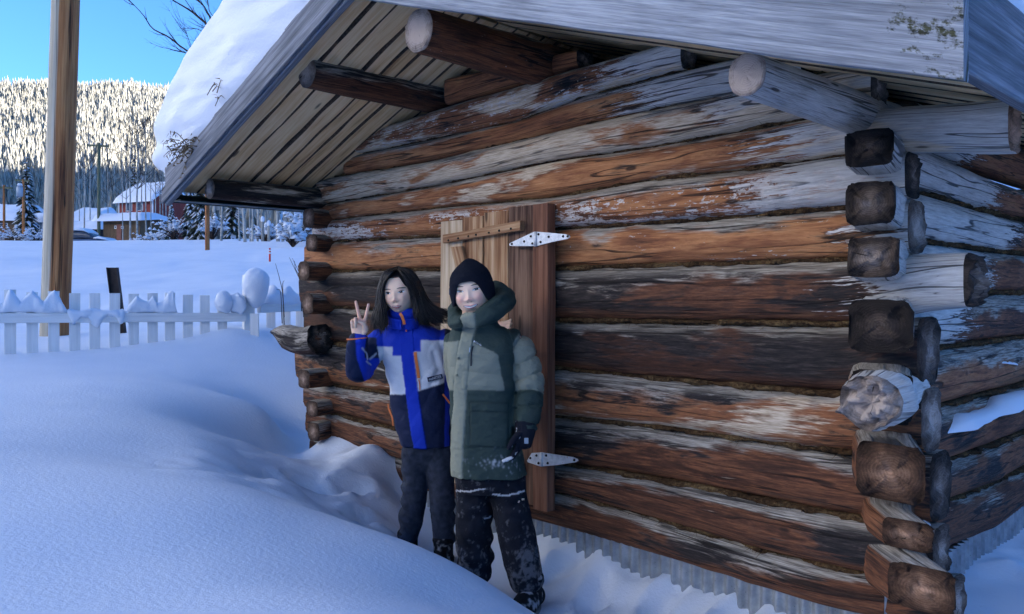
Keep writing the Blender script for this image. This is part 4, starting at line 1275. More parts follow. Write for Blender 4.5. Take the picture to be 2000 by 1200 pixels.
dry_plant(on_roof(432, 192), 9, 0.12, 6, 'sparse dry stalk flattened on the roof snow higher up the slope', (0.6, 0, 0.8))

# ------------------------------------------------------------------ bare tree behind the cabin
def bare_tree():
    d0 = 10.5
    base = np.array([-2.3, d0 + 0.3, gh(-2.3, d0 + 0.3) - 0.1])
    root = empty('bare_tree', base, 'bare leafless tree with thin branches against the sky behind the snowy roof', 'tree')
    tr = bez([base, base + [0.1, 0, 1.6], base + [0.0, 0.1, 3.4], base + [0.3, 0, 5.6], base + [0.2, 0, 7.0]], 26)
    V, F = tube(tr, np.linspace(0.13, 0.025, 26), 12)
    obj('trunk', V, F, M_BARKT, root)
    r = np.random.RandomState(12)
    def branch(P, r0, lvl, d=d0):
        P = bez(P, 18)
        V, F = tube(P, np.linspace(r0, r0 * 0.22, 18), 6 if lvl < 2 else 4)
        return [(V, F)], P
    mains = [([tr[12], J(440, 120, d0), J(372, 103, d0), J(330, 73, d0), J(298, 56, d0), J(280, 30, d0), J(252, 0, d0)], 0.017),
             ([tr[15], J(450, 75, d0), J(402, 45, d0), J(373, 22, d0), J(345, 5, d0), J(325, -8, d0)], 0.022),
             ([tr[17], J(440, 50, d0), J(411, 33, d0), J(398, 12, d0), J(380, -2, d0), J(360, -12, d0)], 0.017),
             ([tr[13], J(430, 95, d0), J(395, 62, d0), J(376, 56, d0), J(350, 57, d0)], 0.008),
             ([tr[11], J(430, 125, d0), J(366, 105, d0), J(340, 98, d0), J(312, 92, d0)], 0.009),
             ([tr[12], J(400, 120, d0), J(374, 90, d0), J(362, 62, d0), J(336, 31, d0)], 0.007),
             ([tr[16], J(460, 60, d0), J(415, 30, d0), J(407, 10, d0), J(403, -10, d0)], 0.009)]
    for P, r0 in mains:
        parts, Q = branch(P, r0, 0)
        for k in range(9):
            i = r.randint(5, 17)
            tgn = unit(Q[i] - Q[i - 1])
            d = unit(tgn + np.array([r.uniform(-0.5, 0.5), r.uniform(-0.6, 0.6), r.uniform(-0.45, 0.75)]))
            L = r.uniform(0.12, 0.42)
            p, q = branch([Q[i], Q[i] + d * L * 0.5, Q[i] + d * L + np.array([0, 0, 0.04])], r0 * 0.28 + 0.0008, 2)
            parts += p
            for _ in range(2):
                j = r.randint(6, 16)
                d2 = unit(d + r.uniform(-0.8, 0.8, 3))
                parts += branch([q[j], q[j] + d2 * L * 0.4], 0.0015, 3)[0]
        V, F = join(parts)
        obj('branch', V, F, M_BARKT, root)
    for k in range(10):   # the rest of the crown
        i = 10 + k
        a = r.uniform(0, 6.28)
        P = [tr[i], tr[i] + np.array([math.cos(a), abs(math.sin(a)), 0.9]) * 0.5, tr[i] + np.array([math.cos(a), abs(math.sin(a)), 1.1]) * 1.1]
        parts, Q = branch(P, 0.02, 1)
        for _ in range(5):
            j = r.randint(5, 17)
            parts += branch([Q[j], Q[j] + unit(r.uniform(-1, 1, 3) + [0, 0, 0.8]) * 0.4], 0.005, 2)[0]
        V, F = join(parts)
        obj('branch', V, F, M_BARKT, root)
bare_tree()

# ------------------------------------------------------------------ posts and poles beyond the fence
P = J(405, 489, 24.5)
P[2] = gh(P[0], P[1])
o = round_post('wooden_post', P - [0, 0, 0.3], P + [0, 0, 3.2], 0.068, 0.062, M_POLE2, n=14, ns=14, seed=4)
tag(o, 'straight orange wooden post in the snow field seen below the eave', 'post')
P = J(527, 494, 20.0)
P[2] = gh(P[0], P[1])
mk = empty('marker_stake', P, 'small red and white marker stake in the snow beside the cabin corner', 'stake')
for nm, a, b_, m in (('stake', -0.1, 0.20, M_RED), ('band', 0.20, 0.235, M_TRIM), ('stake', 0.235, 0.27, M_RED), ('band', 0.27, 0.30, M_TRIM), ('stake', 0.30, 0.34, M_RED)):
    V, F = tube([P + [0, 0, a], P + [0, 0, b_]], 0.024, 10)
    obj(nm, V, F, m, mk)
def far_pole(px, py_top, d, r, label, m, arm_px=None, arm_y=None, trans=None):
    b_ = J(px, 470, d)
    b_[2] = gh(b_[0], b_[1])
    t_ = J(px, py_top, d)
    root = empty('power_pole', b_, label, 'pole')
    V, F = tube([b_ - [0, 0, 0.5], b_ * 0.5 + t_ * 0.5, t_], [r, r * 0.9, r * 0.8], 10)
    obj('pole', V, F, m, root)
    if arm_px:
        a, c = J(arm_px[0], arm_y, d), J(arm_px[1], arm_y + 2, d)
        board('crossarm', a, c, (0, 0, 1), 0.14, 0.12, M_GPOLE, root, n=3, tdir=(0, 1, 0))
        for u in (0.06, 0.35, 0.65, 0.94):
            q = a + (c - a) * u + [0, 0, 0.06]
            V, F = tube([q, q + [0, 0, 0.16]], [0.045, 0.03], 6)
            obj('insulator', V, F, M_GREYM, root)
    if trans:
        q = J(trans[0], trans[1], d)
        V, F = tube([q - [0, 0, 0.35], q + [0, 0, 0.35], q + [0, 0, 0.42]], [0.26, 0.26, 0.14], 14)
        obj('transformer', V, F, M_GREYM, root)
        V, F = tube([q + [0, 0, 0.43], q + [0, 0, 0.60]], [0.25, 0.15], 14)
        obj('snow_crust', V, F, M_SNOW, root)
far_pole(193, 279, 64.0, 0.13, 'tall greenish utility pole with a single crossarm beside the brown shed', M_GPOLE, (170, 212), 284)
far_pole(46, 350, 60.0, 0.11, 'brown utility pole carrying a grey transformer in front of the snowy spruce', M_POLE2, (30, 58), 352, (40, 375))
far_pole(8, 362, 62.0, 0.10, 'brown utility pole at the left picture edge with a short crossarm', M_POLE2, (-5, 24), 366)

# ------------------------------------------------------------------ houses across the field
def gable_house(name, label, d, xa, xb, y_eave, y_ridge, y_base, depth, wall_m, roof_over=0.35, snow=0.35, wins=(), door=None, yaw=0.0, trim=True):
    """ridge along the picture's width from bearing xa to xb"""
    A, B = J(xa, y_base, d), J(xb, y_base, d)
    z0 = min(gh(A[0], A[1]), A[2]) - 0.3
    ze, zr = J(xa, y_eave, d)[2], J(xa, y_ridge, d)[2]
    c = (A + B) / 2
    hw = abs(B[0] - A[0]) / 2
    R = np.array([[math.cos(yaw), -math.sin(yaw)], [math.sin(yaw), math.cos(yaw)]])
    def T(x, y, z):
        p = R @ np.array([x, y])
        return np.array([c[0] + p[0], c[1] + depth / 2 + p[1], z])
    root = empty(name, [c[0], c[1] + depth / 2, z0], label, 'house' if 'shed' not in name else 'shed')
    hd = depth / 2
    V = [T(-hw, -hd, z0), T(hw, -hd, z0), T(hw, hd, z0), T(-hw, hd, z0), T(-hw, -hd, ze), T(hw, -hd, ze), T(hw, hd, ze), T(-hw, hd, ze), T(-hw, 0, zr), T(hw, 0, zr)]
    F = [(0, 1, 5, 4), (2, 3, 7, 6), (1, 2, 6, 9, 5), (3, 0, 4, 8, 7), (0, 3, 2, 1)]
    uv = np.array([[v[2], v[0] + v[1]] for v in V])
    obj('wall', np.array(V), F, wall_m, root, smooth=False, uv=uv)
    o_ = roof_over
    sl = (zr - ze) / hd
    Vr = []
    for x in (-hw - o_, hw + o_):
        for y, z in ((-hd - o_, ze - o_ * sl), (0, zr), (hd + o_, ze - o_ * sl)):
            Vr += [T(x, y, z + 0.02), T(x, y, z + 0.14)]
    Fr = [(0, 2, 8, 6), (2, 4, 10, 8), (1, 7, 9, 3), (3, 9, 11, 5), (0, 1, 3, 2), (2, 3, 5, 4), (6, 8, 9, 7), (8, 10, 11, 9), (0, 6, 7, 1), (4, 5, 11, 10)]
    rf = obj('roof', np.array(Vr), Fr, M_BROWNW, root, smooth=False, uv=np.zeros((12, 2)))
    # snow blanket on the roof: rounded slab
    n, m_ = 22, 30
    xs = np.linspace(-hw - o_ - 0.1, hw + o_ + 0.1, m_)
    ys = np.linspace(-hd - o_ - 0.15, hd + o_ + 0.15, n)
    X, Y = np.meshgrid(xs, ys)
    zb = zr - np.abs(Y) * sl + 0.15
    ed = np.minimum(np.minimum(X - xs[0], xs[-1] - X) / 0.35, np.minimum(Y - ys[0], ys[-1] - Y) / 0.35)
    prof_ = np.sqrt(np.clip(1 - (1 - np.clip(ed, 0, 1)) ** 2, 0, 1))
    Z = zb + snow * prof_ * (1 + 0.25 * fbm(P3(X * 0.7, Y * 0.7, 1), 3, 5)) - 0.12 * (1 - prof_)
    p = np.einsum('ij,jk->ik', R, np.stack([X.ravel(), Y.ravel()]))
    obj('roof_snow', np.stack([c[0] + p[0], c[1] + depth / 2 + p[1], Z.ravel()], 1), gridF(n, m_), M_SNOW, root)
    for (u, y0, y1, w) in wins:      # windows on the front wall, u in -1..1
        za, zb_ = J(xa, y1, d)[2], J(xa, y0, d)[2]
        cc = T(u * hw, -hd - 0.03, (za + zb_) / 2)
        ex = T(1, 0, 0) - T(0, 0, 0)
        ey = T(0, 1, 0) - T(0, 0, 0)
        wo_ = box('window', cc, ex * w / 2, ey * 0.04, np.array([0, 0, (zb_ - za) / 2]), M_TRIM, root, b=0.01)
        box('pane', cc - ey * 0.045, ex * (w / 2 - 0.06), ey * 0.012, np.array([0, 0, (zb_ - za) / 2 - 0.06]), M_WGLASS, wo_, b=0.004)
    if door:
        u, y0, w, dm = door
        zb_ = J(xa, y0, d)[2]
        za = z0 + 0.3
        ex = T(1, 0, 0) - T(0, 0, 0)
        ey = T(0, 1, 0) - T(0, 0, 0)
        box('door', T(u * hw, -hd - 0.03, (za + zb_) / 2), ex * w / 2, ey * 0.04, np.array([0, 0, (zb_ - za) / 2]), dm, root, b=0.01)
    if trim:
        for x in (-hw, hw):
            box('corner_trim', T(x, -hd, (z0 + ze) / 2), np.array([0.07, 0, 0]), np.array([0, 0.07, 0]), np.array([0, 0, (ze - z0) / 2 - 0.05]), M_TRIM, root, b=0.005)
    return root, T, (hw, hd, z0, ze, zr)
# red house: its gable end shows on the left
hr, T, (hw, hd, z0, ze, zr) = gable_house('red_house', 'red house with white trimmed gable and snowy roof on the far slope', 92.0, 236, 326, 390, 358, 440, 5.0, M_REDW, wins=((-0.35, 395, 412, 0.8), (0.3, 396, 412, 0.8)), yaw=math.radians(-24))
for u in (-0.45, 0.25):
    cc = T(-hw - 0.03, u * hd, zs(392, 92))
    ex, ey = T(1, 0, 0) - T(0, 0, 0), T(0, 1, 0) - T(0, 0, 0)
    w_ = box('window', cc, ex * 0.04, ey * 0.35, np.array([0, 0, 0.75]), M_TRIM, hr, b=0.01)
    box('pane', cc - ex * 0.045, ex * 0.012, ey * 0.28, np.array([0, 0, 0.68]), M_WGLASS, w_, b=0.004)
gable_house('brown_shed', 'low brown shed with reddish door and thick snow on a flat roof', 64.0, 205, 287, 432, 427, 462, 3.4, M_BROWNW, roof_over=0.45, snow=0.42, wins=((-0.3, 441, 447, 0.22), (0.05, 442, 447, 0.22)), door=(-0.12, 438, 0.42, M_DOORR), yaw=math.radians(-12), trim=False)
gable_house('long_shed', 'low dark open shed under thick snow left of the greenish pole', 70.0, 136, 190, 449, 446, 462, 4.0, M_RUST, roof_over=0.5, snow=0.55, trim=False)
gable_house('blue_house', 'small blue grey house with snowy roof between spruce and near pole', 74.0, 56, 84, 434, 424, 462, 4.5, M_BLUEW, roof_over=0.4, snow=0.45, wins=((0.2, 440, 452, 0.5),))
gable_house('snowy_house', 'snow roofed house at the left picture edge behind the poles', 82.0, -60, 30, 428, 405, 462, 6.0, M_BROWNW, roof_over=0.5, snow=0.5, wins=((0.5, 436, 446, 0.8),))
gable_house('grey_house', 'grey house with a broad snowy roof behind the greenish pole', 84.0, 140, 185, 432, 412, 462, 6.0, M_BLUEW, roof_over=0.5, snow=0.5, wins=((-0.2, 436, 446, 0.8),))

# ------------------------------------------------------------------ snowed-in car
def car():
    d = 52.0
    c = J(158, 470, d)
    c[2] = gh(c[0], c[1]) - 0.72
    L, Wd = 4.3, 1.75
    root = empty('parked_car', c, 'parked car half buried in snow beyond the near utility pole', 'car')
    s = np.array([-0.5, -0.47, -0.38, -0.26, -0.14, -0.02, 0.10, 0.20, 0.30, 0.42, 0.49, 0.5])
    hb = np.array([0.55, 0.78, 0.86, 0.90, 0.92, 0.92, 0.92, 0.92, 0.90, 0.82, 0.70, 0.5])
    def loft(s_, hi, lo, w, nm, m, par, ns=20):
        a = np.linspace(0, 2 * math.pi, ns, endpoint=False)
        V = []
        for i in range(len(s_)):
            zc, h = (hi[i] + lo[i]) / 2, (hi[i] - lo[i]) / 2
            cx = np.sign(np.cos(a)) * np.abs(np.cos(a)) ** 0.55
            cy = np.sign(np.sin(a)) * np.abs(np.sin(a)) ** 0.55
            V.append(np.stack([np.full(ns, c[0] + s_[i] * L), c[1] + w[i] / 2 * cx, c[2] + zc + h * cy], 1))
        V = np.concatenate(V)
        F = gridF(len(s_), ns, True).tolist() + [list(range(ns)), list(range((len(s_) - 1) * ns, len(s_) * ns))]
        o = obj(nm, V, F, m, par)
        fix_normals(o)
        return o
    M_CAR = plain('car_paint', (0.10, 0.14, 0.22), 0.35, 0.05, 2, spec=0.5)
    loft(s, hb, np.full(12, 0.22), np.array([1.3, 1.6, 1.72, 1.75, 1.75, 1.75, 1.75, 1.75, 1.75, 1.7, 1.55, 1.2]), 'body', M_CAR, root)
    sg = np.array([-0.33, -0.26, -0.16, -0.02, 0.10, 0.20, 0.28])
    hg = np.array([0.90, 1.18, 1.36, 1.42, 1.40, 1.25, 0.95])
    loft(sg, hg, np.full(7, 0.85), np.array([1.4, 1.4, 1.36, 1.34, 1.34, 1.38, 1.4]), 'cabin_glass', M_WGLASS, root)
    ss = np.array([-0.24, -0.17, -0.02, 0.10, 0.18])
    loft(ss, np.array([1.24, 1.55, 1.62, 1.58, 1.36]), np.array([1.2, 1.34, 1.40, 1.38, 1.24]), np.array([1.3, 1.42, 1.42, 1.42, 1.3]), 'roof_snow', M_SNOW, root)
    loft(np.array([0.26, 0.32, 0.42, 0.47]), np.array([1.0, 1.06, 1.0, 0.86]), np.array([0.88, 0.88, 0.80, 0.76]), np.array([1.4, 1.6, 1.6, 1.4]), 'bonnet_snow', M_SNOW, root)
    M_TYRE = plain('tyre', (0.02, 0.02, 0.022), 0.85, 0.2, 10)
    for x in (-0.31, 0.31):
        for y in (-0.8, 0.8):
            p = c + [x * L, y, 0.31]
            V, F = tube([p - [0, 0.1, 0], p + [0, 0.1, 0]], 0.31, 18)
            w = obj('wheel', V, F, M_TYRE, root)
            V, F = tube([p - [0, 0.115, 0], p + [0, 0.115, 0]], 0.19, 14)
            obj('rim', V, F, M_GREYM, w)
car()

# ------------------------------------------------------------------ trees
def conifer_arrays(tiers, ns, r):
    """unit conifer: height 1, radius 1; returns V, F(tri), colour class"""
    V, F, C = [], [], []
    for k in range(tiers):
        u = k / tiers
        zt_ = min(1.0, u + 1.7 / tiers)
        zb_ = u * 0.97 + 0.03
        R = (1 - u) ** 0.85
        b = len(V)
        V.append((0, 0, zt_)); C.append(0.35)
        for j in range(ns):
            a = 2 * math.pi * (j + 0.5 * (k % 2)) / ns + r.uniform(-0.2, 0.2)
            rr = R * r.uniform(0.6, 1.15) * (1.0 if j % 2 else 0.72)
            V.append((rr * math.cos(a), rr * math.sin(a), zb_ + r.uniform(-0.4, 0.4) / tiers)); C.append(1.0 if j % 2 else 0.15)
        for j in range(ns):
            F.append((b, b + 1 + j, b + 1 + (j + 1) % ns))
    return np.array(V), np.array(F), np.array(C)
def forest(name, xyzs, hs, seed, snow=0.6, tiers=5, ns=8, wid=(0.13, 0.19), label=None):
    r = np.random.RandomState(seed)
    protos = [conifer_arrays(tiers, ns, r) for _ in range(6)]
    Vs, Fs, Cs, m = [], [], [], 0
    pk = r.randint(6, size=len(xyzs))
    for q in range(6):
        V, F, C = protos[q]
        sel = np.where(pk == q)[0]
        n = len(sel)
        if not n: continue
        h = hs[sel]
        w = h * r.uniform(wid[0], wid[1], n)
        a = r.uniform(0, 6.28, n)
        X = V[None, :, 0] * np.cos(a)[:, None] - V[None, :, 1] * np.sin(a)[:, None]
        Y = V[None, :, 0] * np.sin(a)[:, None] + V[None, :, 1] * np.cos(a)[:, None]
        P = np.stack([X * w[:, None], Y * w[:, None], V[None, :, 2] * h[:, None]], -1) + xyzs[sel][:, None, :]
        s = np.clip(C[None] * snow * 1.3 + r.uniform(-0.35, 0.35, (n, len(V))) + r.uniform(-0.15, 0.15, (n, 1)), 0, 1)
        lo, hi = np.array([0.08, 0.082, 0.065]), np.array([0.66, 0.63, 0.57])
        Cs.append((lo + (hi - lo) * s[..., None]).reshape(-1, 3))
        Fs.append((F[None] + (np.arange(n) * len(V))[:, None, None]).reshape(-1, 3) + m)
        Vs.append(P.reshape(-1, 3))
        m += n * len(V)
    o = obj(name, np.concatenate(Vs), np.concatenate(Fs), M_FOREST, smooth=False, col=np.concatenate(Cs))
    tag(o, label, None, None, 'stuff')
    return o
g = Mat('snowy_needles', 0.9, 0.1)
g.set(Base_Color=g.vcol())
M_FOREST = g.m
r = np.random.RandomState(44)
def scatter(n, y0, y1, ra, rb):
    y = np.sqrt(r.uniform(y0 ** 2, y1 ** 2, n))
    x = r.uniform(ra, rb, n) * y
    return np.stack([x, y, ground_h(x, y) - 0.2], 1)
pts = scatter(17000, 375, 1015, -0.74, -0.28)
forest('forest', pts, r.uniform(8, 16, len(pts)) * np.where(r.rand(len(pts)) < 0.12, 1.25, 1.0), 1, 0.75, 4, 8, (0.10, 0.16), 'snow laden spruce forest covering the far hillside')
pts = scatter(1500, 120, 380, -0.74, -0.16)
forest('valley_wood', pts, r.uniform(5, 11, len(pts)), 2, 0.42, 6, 8, (0.14, 0.22), 'dark wood of snowy spruces at the foot of the hill')

def spruce(px, d, py_top, half_px, seed, label):
    base = J(px, 465, d)
    base[2] = gh(base[0], base[1]) - 0.1
    H = J(px, py_top, d)[2] - base[2]
    Rm = half_px / FPX * d
    r = np.random.RandomState(seed)
    root = empty('spruce_tree', base, label, 'tree')
    V, F = tube([base, base + [0, 0, H]], [0.13, 0.015], 8)
    obj('trunk', V, F, M_BARKT, root)
    Vn, Fn, Vs, Fs, m, ms = [], [], [], [], 0, 0
    for k in range(34):
        u = 0.06 + 0.93 * k / 34
        z = H * u
        nb = int(5 + 7 * (1 - u))
        for j in range(nb):
            a = r.uniform(0, 6.28)
            L = Rm * (1 - u) ** 0.8 * r.uniform(0.6, 1.1) + 0.06
            dr = np.array([math.cos(a), math.sin(a), 0])
            sd = np.array([-math.sin(a), math.cos(a), 0])
            p0 = base + [0, 0, z]
            P = [p0, p0 + dr * L * 0.5 + [0, 0, -0.10 * L], p0 + dr * L + [0, 0, -0.42 * L]]
            w = 0.16 * L + 0.05
            quad = [P[0] - sd * 0.03, P[0] + sd * 0.03, P[1] + sd * w, P[2] + sd * w * 0.25, P[2] - sd * w * 0.25, P[1] - sd * w]
            low = [q + np.array([0, 0, -0.10 * L]) for q in (P[1] + sd * w * 0.4, P[2], P[1] - sd * w * 0.4)]
            Vn += quad + low
            Fn += [(m, m + 1, m + 2, m + 5), (m + 5, m + 2, m + 3, m + 4), (m, m + 6, m + 7), (m, m + 8, m + 7), (m + 6, m + 7, m + 8)]
            m += 9
            if r.rand() < 0.6:
                up = np.array([0, 0, 0.05 + 0.05 * L])
                q = [P[0] * 0.4 + P[1] * 0.6 + up * 0.2, P[1] + sd * w * 0.7 + up, P[2] + up * 0.3, P[1] - sd * w * 0.7 + up, P[1] + up * 1.9]
                Vs += q
                Fs += [(ms, ms + 1, ms + 4), (ms + 1, ms + 2, ms + 4), (ms + 2, ms + 3, ms + 4), (ms + 3, ms, ms + 4)]
                ms += 5
    obj('crown', np.array(Vn), Fn, M_NEEDLE, root, smooth=False)['kind'] = 'stuff'
    obj('branch_snow', np.array(Vs), Fs, M_SNOW, root)['kind'] = 'stuff'
M_NEEDLE = plain('spruce_needles', (0.045, 0.055, 0.035), 0.9, 0.4, 8)
spruce(52, 72, 302, 34, 3, 'tall snow laden spruce behind the pole with the transformer')
spruce(262, 105, 298, 22, 4, 'spruce with sunlit top rising behind the red house')
spruce(392, 40, 330, 26, 5, 'dark spruce behind the orange wooden post, below the eave')
spruce(372, 44, 340, 22, 6, 'dark spruce left of the orange wooden post')
spruce(455, 46, 345, 26, 7, 'drooping spruce right of the orange wooden post, among pale birches')
spruce(335, 50, 400, 18, 8, 'small snowy spruce below the roof corner beside the brown shed')

def bare_trunk(px, d, py_top, w_px, seed, label, lean=0.0, group=None, twigs=10):
    base = J(px, 470, d)
    base[2] = gh(base[0], base[1]) - 0.1
    H = J(px, py_top, d)[2] - base[2]
    r = np.random.RandomState(seed)
    root = empty('birch_tree', base, label, 'tree', group)
    P = bez([base, base + [lean * H * 0.3 + r.uniform(-0.05, 0.05), 0, H * 0.35], base + [lean * H * 0.7, 0, H * 0.7], base + [lean * H + r.uniform(-0.2, 0.2), 0, H]], 16)
    rr = w_px / 2 / FPX * d
    n = 16
    ns = 9
    V, F = tube(P, np.linspace(rr, rr * 0.25, n), ns)
    uv = np.stack(np.broadcast_arrays(np.linspace(0, H, n)[:, None], (np.arange(ns) / ns * 0.5)[None]), -1).reshape(-1, 2)
    obj('trunk', V, F, M_ASPEN, root, uv=uv)
    parts = []
    for k in range(twigs):
        i = r.randint(6, 15)
        a = r.uniform(0, 6.28)
        L = H * r.uniform(0.06, 0.16)
        d_ = np.array([math.cos(a), math.sin(a), r.uniform(0.6, 1.4)])
        Q = bez([P[i], P[i] + d_ * L * 0.5, P[i] + d_ * L + [0, 0, L * 0.2]], 6)
        parts.append(tube(Q, np.linspace(rr * 0.3, rr * 0.08, 6), 4))
        for q in range(3):
            d2 = unit(d_ + r.uniform(-0.9, 0.9, 3)) * L * 0.5
            parts.append(tube([Q[2 + q], Q[2 + q] + d2], [rr * 0.14, rr * 0.05], 3))
    if parts:
        V, F = join(parts)
        obj('crown', V, F, M_BARKT, root)['kind'] = 'stuff'
GB = 'bare birches below the eave'
GA = 'bare aspens in front of the red house'
for k, (px, top, w, ln) in enumerate([(254, 250, 4.0, 0.0), (268, 215, 4.4, 0.01), (286, 235, 3.4, -0.01)]):
    bare_trunk(px, 54, top, w, 20 + k, ['pale bare aspen trunk at the left edge of the brown shed door side', 'thickest bare aspen trunk crossing the brown shed', 'slim bare aspen trunk at the right end of the brown shed'][k], ln, GA, 16)
THIN = ['thin aspen in line with the red house gable corner', 'thin aspen just left of the pale trunk by the shed', 'thin aspen between the two thicker trunks at the brown shed', 'thin aspen just right of the brown shed', 'second thin aspen right of the brown shed', 'third thin aspen right of the brown shed',
        'fourth thin aspen right of the brown shed, before the red wall', 'thin aspen near the right end of the red house', 'thin aspen touching the snowy roof corner of the cabin', 'thin aspen right of the greenish pole, left of the red gable', 'thin aspen just left of the greenish pole', 'second thin aspen left of the greenish pole', 'thin aspen nearest the near utility pole, above the car']
for k, px in enumerate((240, 247, 276, 296, 303, 311, 318, 325, 332, 212, 176, 164, 155)):
    bare_trunk(px, 60 + (k * 7) % 18, 225 + (k * 37) % 70, 2.2 + (k % 3) * 0.5, 40 + k, THIN[k], 0.01 * ((k % 3) - 1), 'thin aspens round the far houses', 16)
BL = [(432, 5.5, 0.0, 478, 36, 'grey birch trunk just right of the orange wooden post'), (479, 6.5, -0.03, 484, 30, 'leaning pale birch trunk in the middle of the gap below the eave'), (468, 4.0, 0.0, 474, 36, 'thin pale birch behind the leaning one'),
      (493, 5.0, 0.0, 482, 31, 'straight pale birch right of the leaning one, left of a pair'), (489, 3.6, 0.0, 478, 34, 'thin birch tucked behind the straight pale birch'), (503, 4.2, 0.01, 480, 33, 'slim birch right of the straight pale birch'),
      (543, 8.0, 0.0, 470, 32, 'stout pale birch trunk near the cabin corner'), (552, 6.0, 0.03, 470, 32, 'dark based birch beside the stout one'), (567, 7.0, 0.02, 472, 34, 'pale birch next to the cabin log ends'), (560, 3.5, -0.02, 470, 37, 'thin birch between the two birches at the cabin corner'),
      (580, 4.0, 0.0, 470, 36, 'birch half hidden by the cabin log ends'), (420, 2.6, 0.0, 470, 40, 'very thin stem right of the orange wooden post')]
for k, (px, w, ln, by, d, lab) in enumerate(BL):
    bare_trunk(px, d, 300 - (k * 23) % 60, w, 70 + k, lab, ln, GB, 8)
for k, (px, py, h) in enumerate(((513, 432, 48), (525, 440, 30))):
    d = 30.0
    base = J(px, 470, d)
    base[2] = gh(base[0], base[1]) - 0.05
    tp = J(px, py, d)
    root = empty('snag_stump', base, ['taller broken birch snag topped with a ball of snow', 'shorter broken birch snag topped with a small cap of snow'][k], 'stump')
    V, F = tube([base, tp], [0.06, 0.05], 8)
    obj('trunk', V, F, M_ASPEN, root, uv=np.zeros((len(V), 2)))
    bm = bmesh.new()
    bmesh.ops.create_icosphere(bm, subdivisions=2, radius=1.0)
    Vb = np.array([v.co[:] for v in bm.verts]); bm.verts.index_update()
    Fb_ = [[v.index for v in f.verts] for f in bm.faces]; bm.free()
    obj('snow_crust', Vb * np.array([0.08, 0.08, 0.12]) * (1 + 0.1 * fbm(Vb * 2, 2, 3))[:, None] + tp + [0, 0, 0.06], Fb_, M_SNOW, root)
def shrub(px, py, d, R, H, seed, label):
    base = J(px, py, d)
    base[2] = gh(base[0], base[1])
    r = np.random.RandomState(seed)
    root = empty('snowy_shrub', base, label, 'shrub', 'snowy shrubs at the wood edge')
    tw_, sn = [], []
    for k in range(46):
        a, el = r.uniform(0, 6.28), r.uniform(0.3, 1.4)
        d_ = np.array([math.cos(a) * math.cos(el) * R, math.sin(a) * math.cos(el) * R, math.sin(el) * H]) * r.uniform(0.5, 1.0)
        P = bez([base, base + d_ * 0.55 + [0, 0, 0.1 * H], base + d_], 6)
        tw_.append(tube(P, np.linspace(0.018, 0.006, 6), 3))
        for q in (3, 4, 5):
            s_ = 0.05 + 0.09 * r.rand()
            c_ = P[q] + [0, 0, s_ * 0.4]
            sn.append((c_ + np.array([[s_, 0, -.3 * s_], [0, s_, -.3 * s_], [-s_, 0, -.3 * s_], [0, -s_, -.3 * s_], [0, 0, s_ * 0.7]]), [[0, 1, 4], [1, 2, 4], [2, 3, 4], [3, 0, 4], [3, 2, 1, 0]]))
    V, F = join(tw_)
    obj('stems', V, F, M_BARKT, root)['kind'] = 'stuff'
    V, F = join(sn)
    obj('branch_snow', V, F, M_SNOW, root)['kind'] = 'stuff'
for k, (px, py, d, R, H, lab) in enumerate(((572, 468, 27, 0.9, 0.9, 'snow covered shrub touching the cabin log ends'), (588, 455, 29, 0.9, 1.3, 'taller snow covered shrub behind the cabin log ends'), (340, 462, 44, 1.6, 1.2, 'low snowy shrub under the roof corner'), (520, 470, 33, 1.0, 0.8, 'snowy shrub behind the red marker stake'),
                                            (30, 462, 56, 2.2, 1.2, 'tangled snowy shrub below the transformer pole'), (75, 462, 56, 1.8, 1.0, 'snowy shrub left of the near utility pole'), (300, 464, 50, 1.6, 0.8, 'snowy shrub right of the brown shed'), (415, 470, 38, 1.0, 1.2, 'snowy shrub beside the orange wooden post'))):
    shrub(px, py, d, R, H, 90 + k, lab)
# ------------------------------------------------------------------ people
def voxel(parts, size, smooth=2):
    V, F = join(parts)
    me = bpy.data.meshes.new('tmp')
    me.from_pydata([tuple(v) for v in V], [], [tuple(int(i) for i in f) for f in F])
    o = bpy.data.objects.new('tmp', me)
    COL.objects.link(o)
    bm = bmesh.new(); bm.from_mesh(me)
    bmesh.ops.recalc_face_normals(bm, faces=bm.faces)
    bm.to_mesh(me); bm.free()
    md = o.modifiers.new('r', 'REMESH')
    md.mode = 'VOXEL'
    md.voxel_size = size
    if smooth:
        ms = o.modifiers.new('s', 'SMOOTH')
        ms.factor = 0.5
        ms.iterations = smooth
    dg = bpy.context.evaluated_depsgraph_get()
    ev = o.evaluated_get(dg)
    m2 = ev.to_mesh()
    V2 = np.empty(len(m2.vertices) * 3); m2.vertices.foreach_get('co', V2)
    N2 = np.empty(len(m2.vertices) * 3); m2.vertices.foreach_get('normal', N2)
    F2 = [list(p.vertices) for p in m2.polygons]
    ev.to_mesh_clear()
    bpy.data.objects.remove(o, do_unlink=True)
    bpy.data.meshes.remove(me)
    F2 = np.array(F2) if all(len(f) == 4 for f in F2[:50]) and len({len(f) for f in F2}) == 1 else F2
    return V2.reshape(-1, 3), F2, N2.reshape(-1, 3)
def limb(pts, rad, n=26, ns=22, flat=None):
    """closed rounded tube through pts; rad per point; flat scales depth (y)"""
    P = bez(pts, n)
    R = np.interp(np.linspace(0, 1, n), np.linspace(0, 1, len(rad)), rad)
    t0, t1 = unit(P[0] - P[1]), unit(P[-1] - P[-2])
    a = np.array([0.95, 0.6, 0.25])
    pre = [P[0] + t0 * R[0] * x * 0.6 for x in a]
    post = [P[-1] + t1 * R[-1] * x * 0.6 for x in a[::-1]]
    ra = np.sqrt(1 - a ** 2)
    P = np.concatenate([pre, P, post])
    R = np.concatenate([R[0] * ra, R, R[-1] * ra[::-1]])
    return tube(P, R, ns)
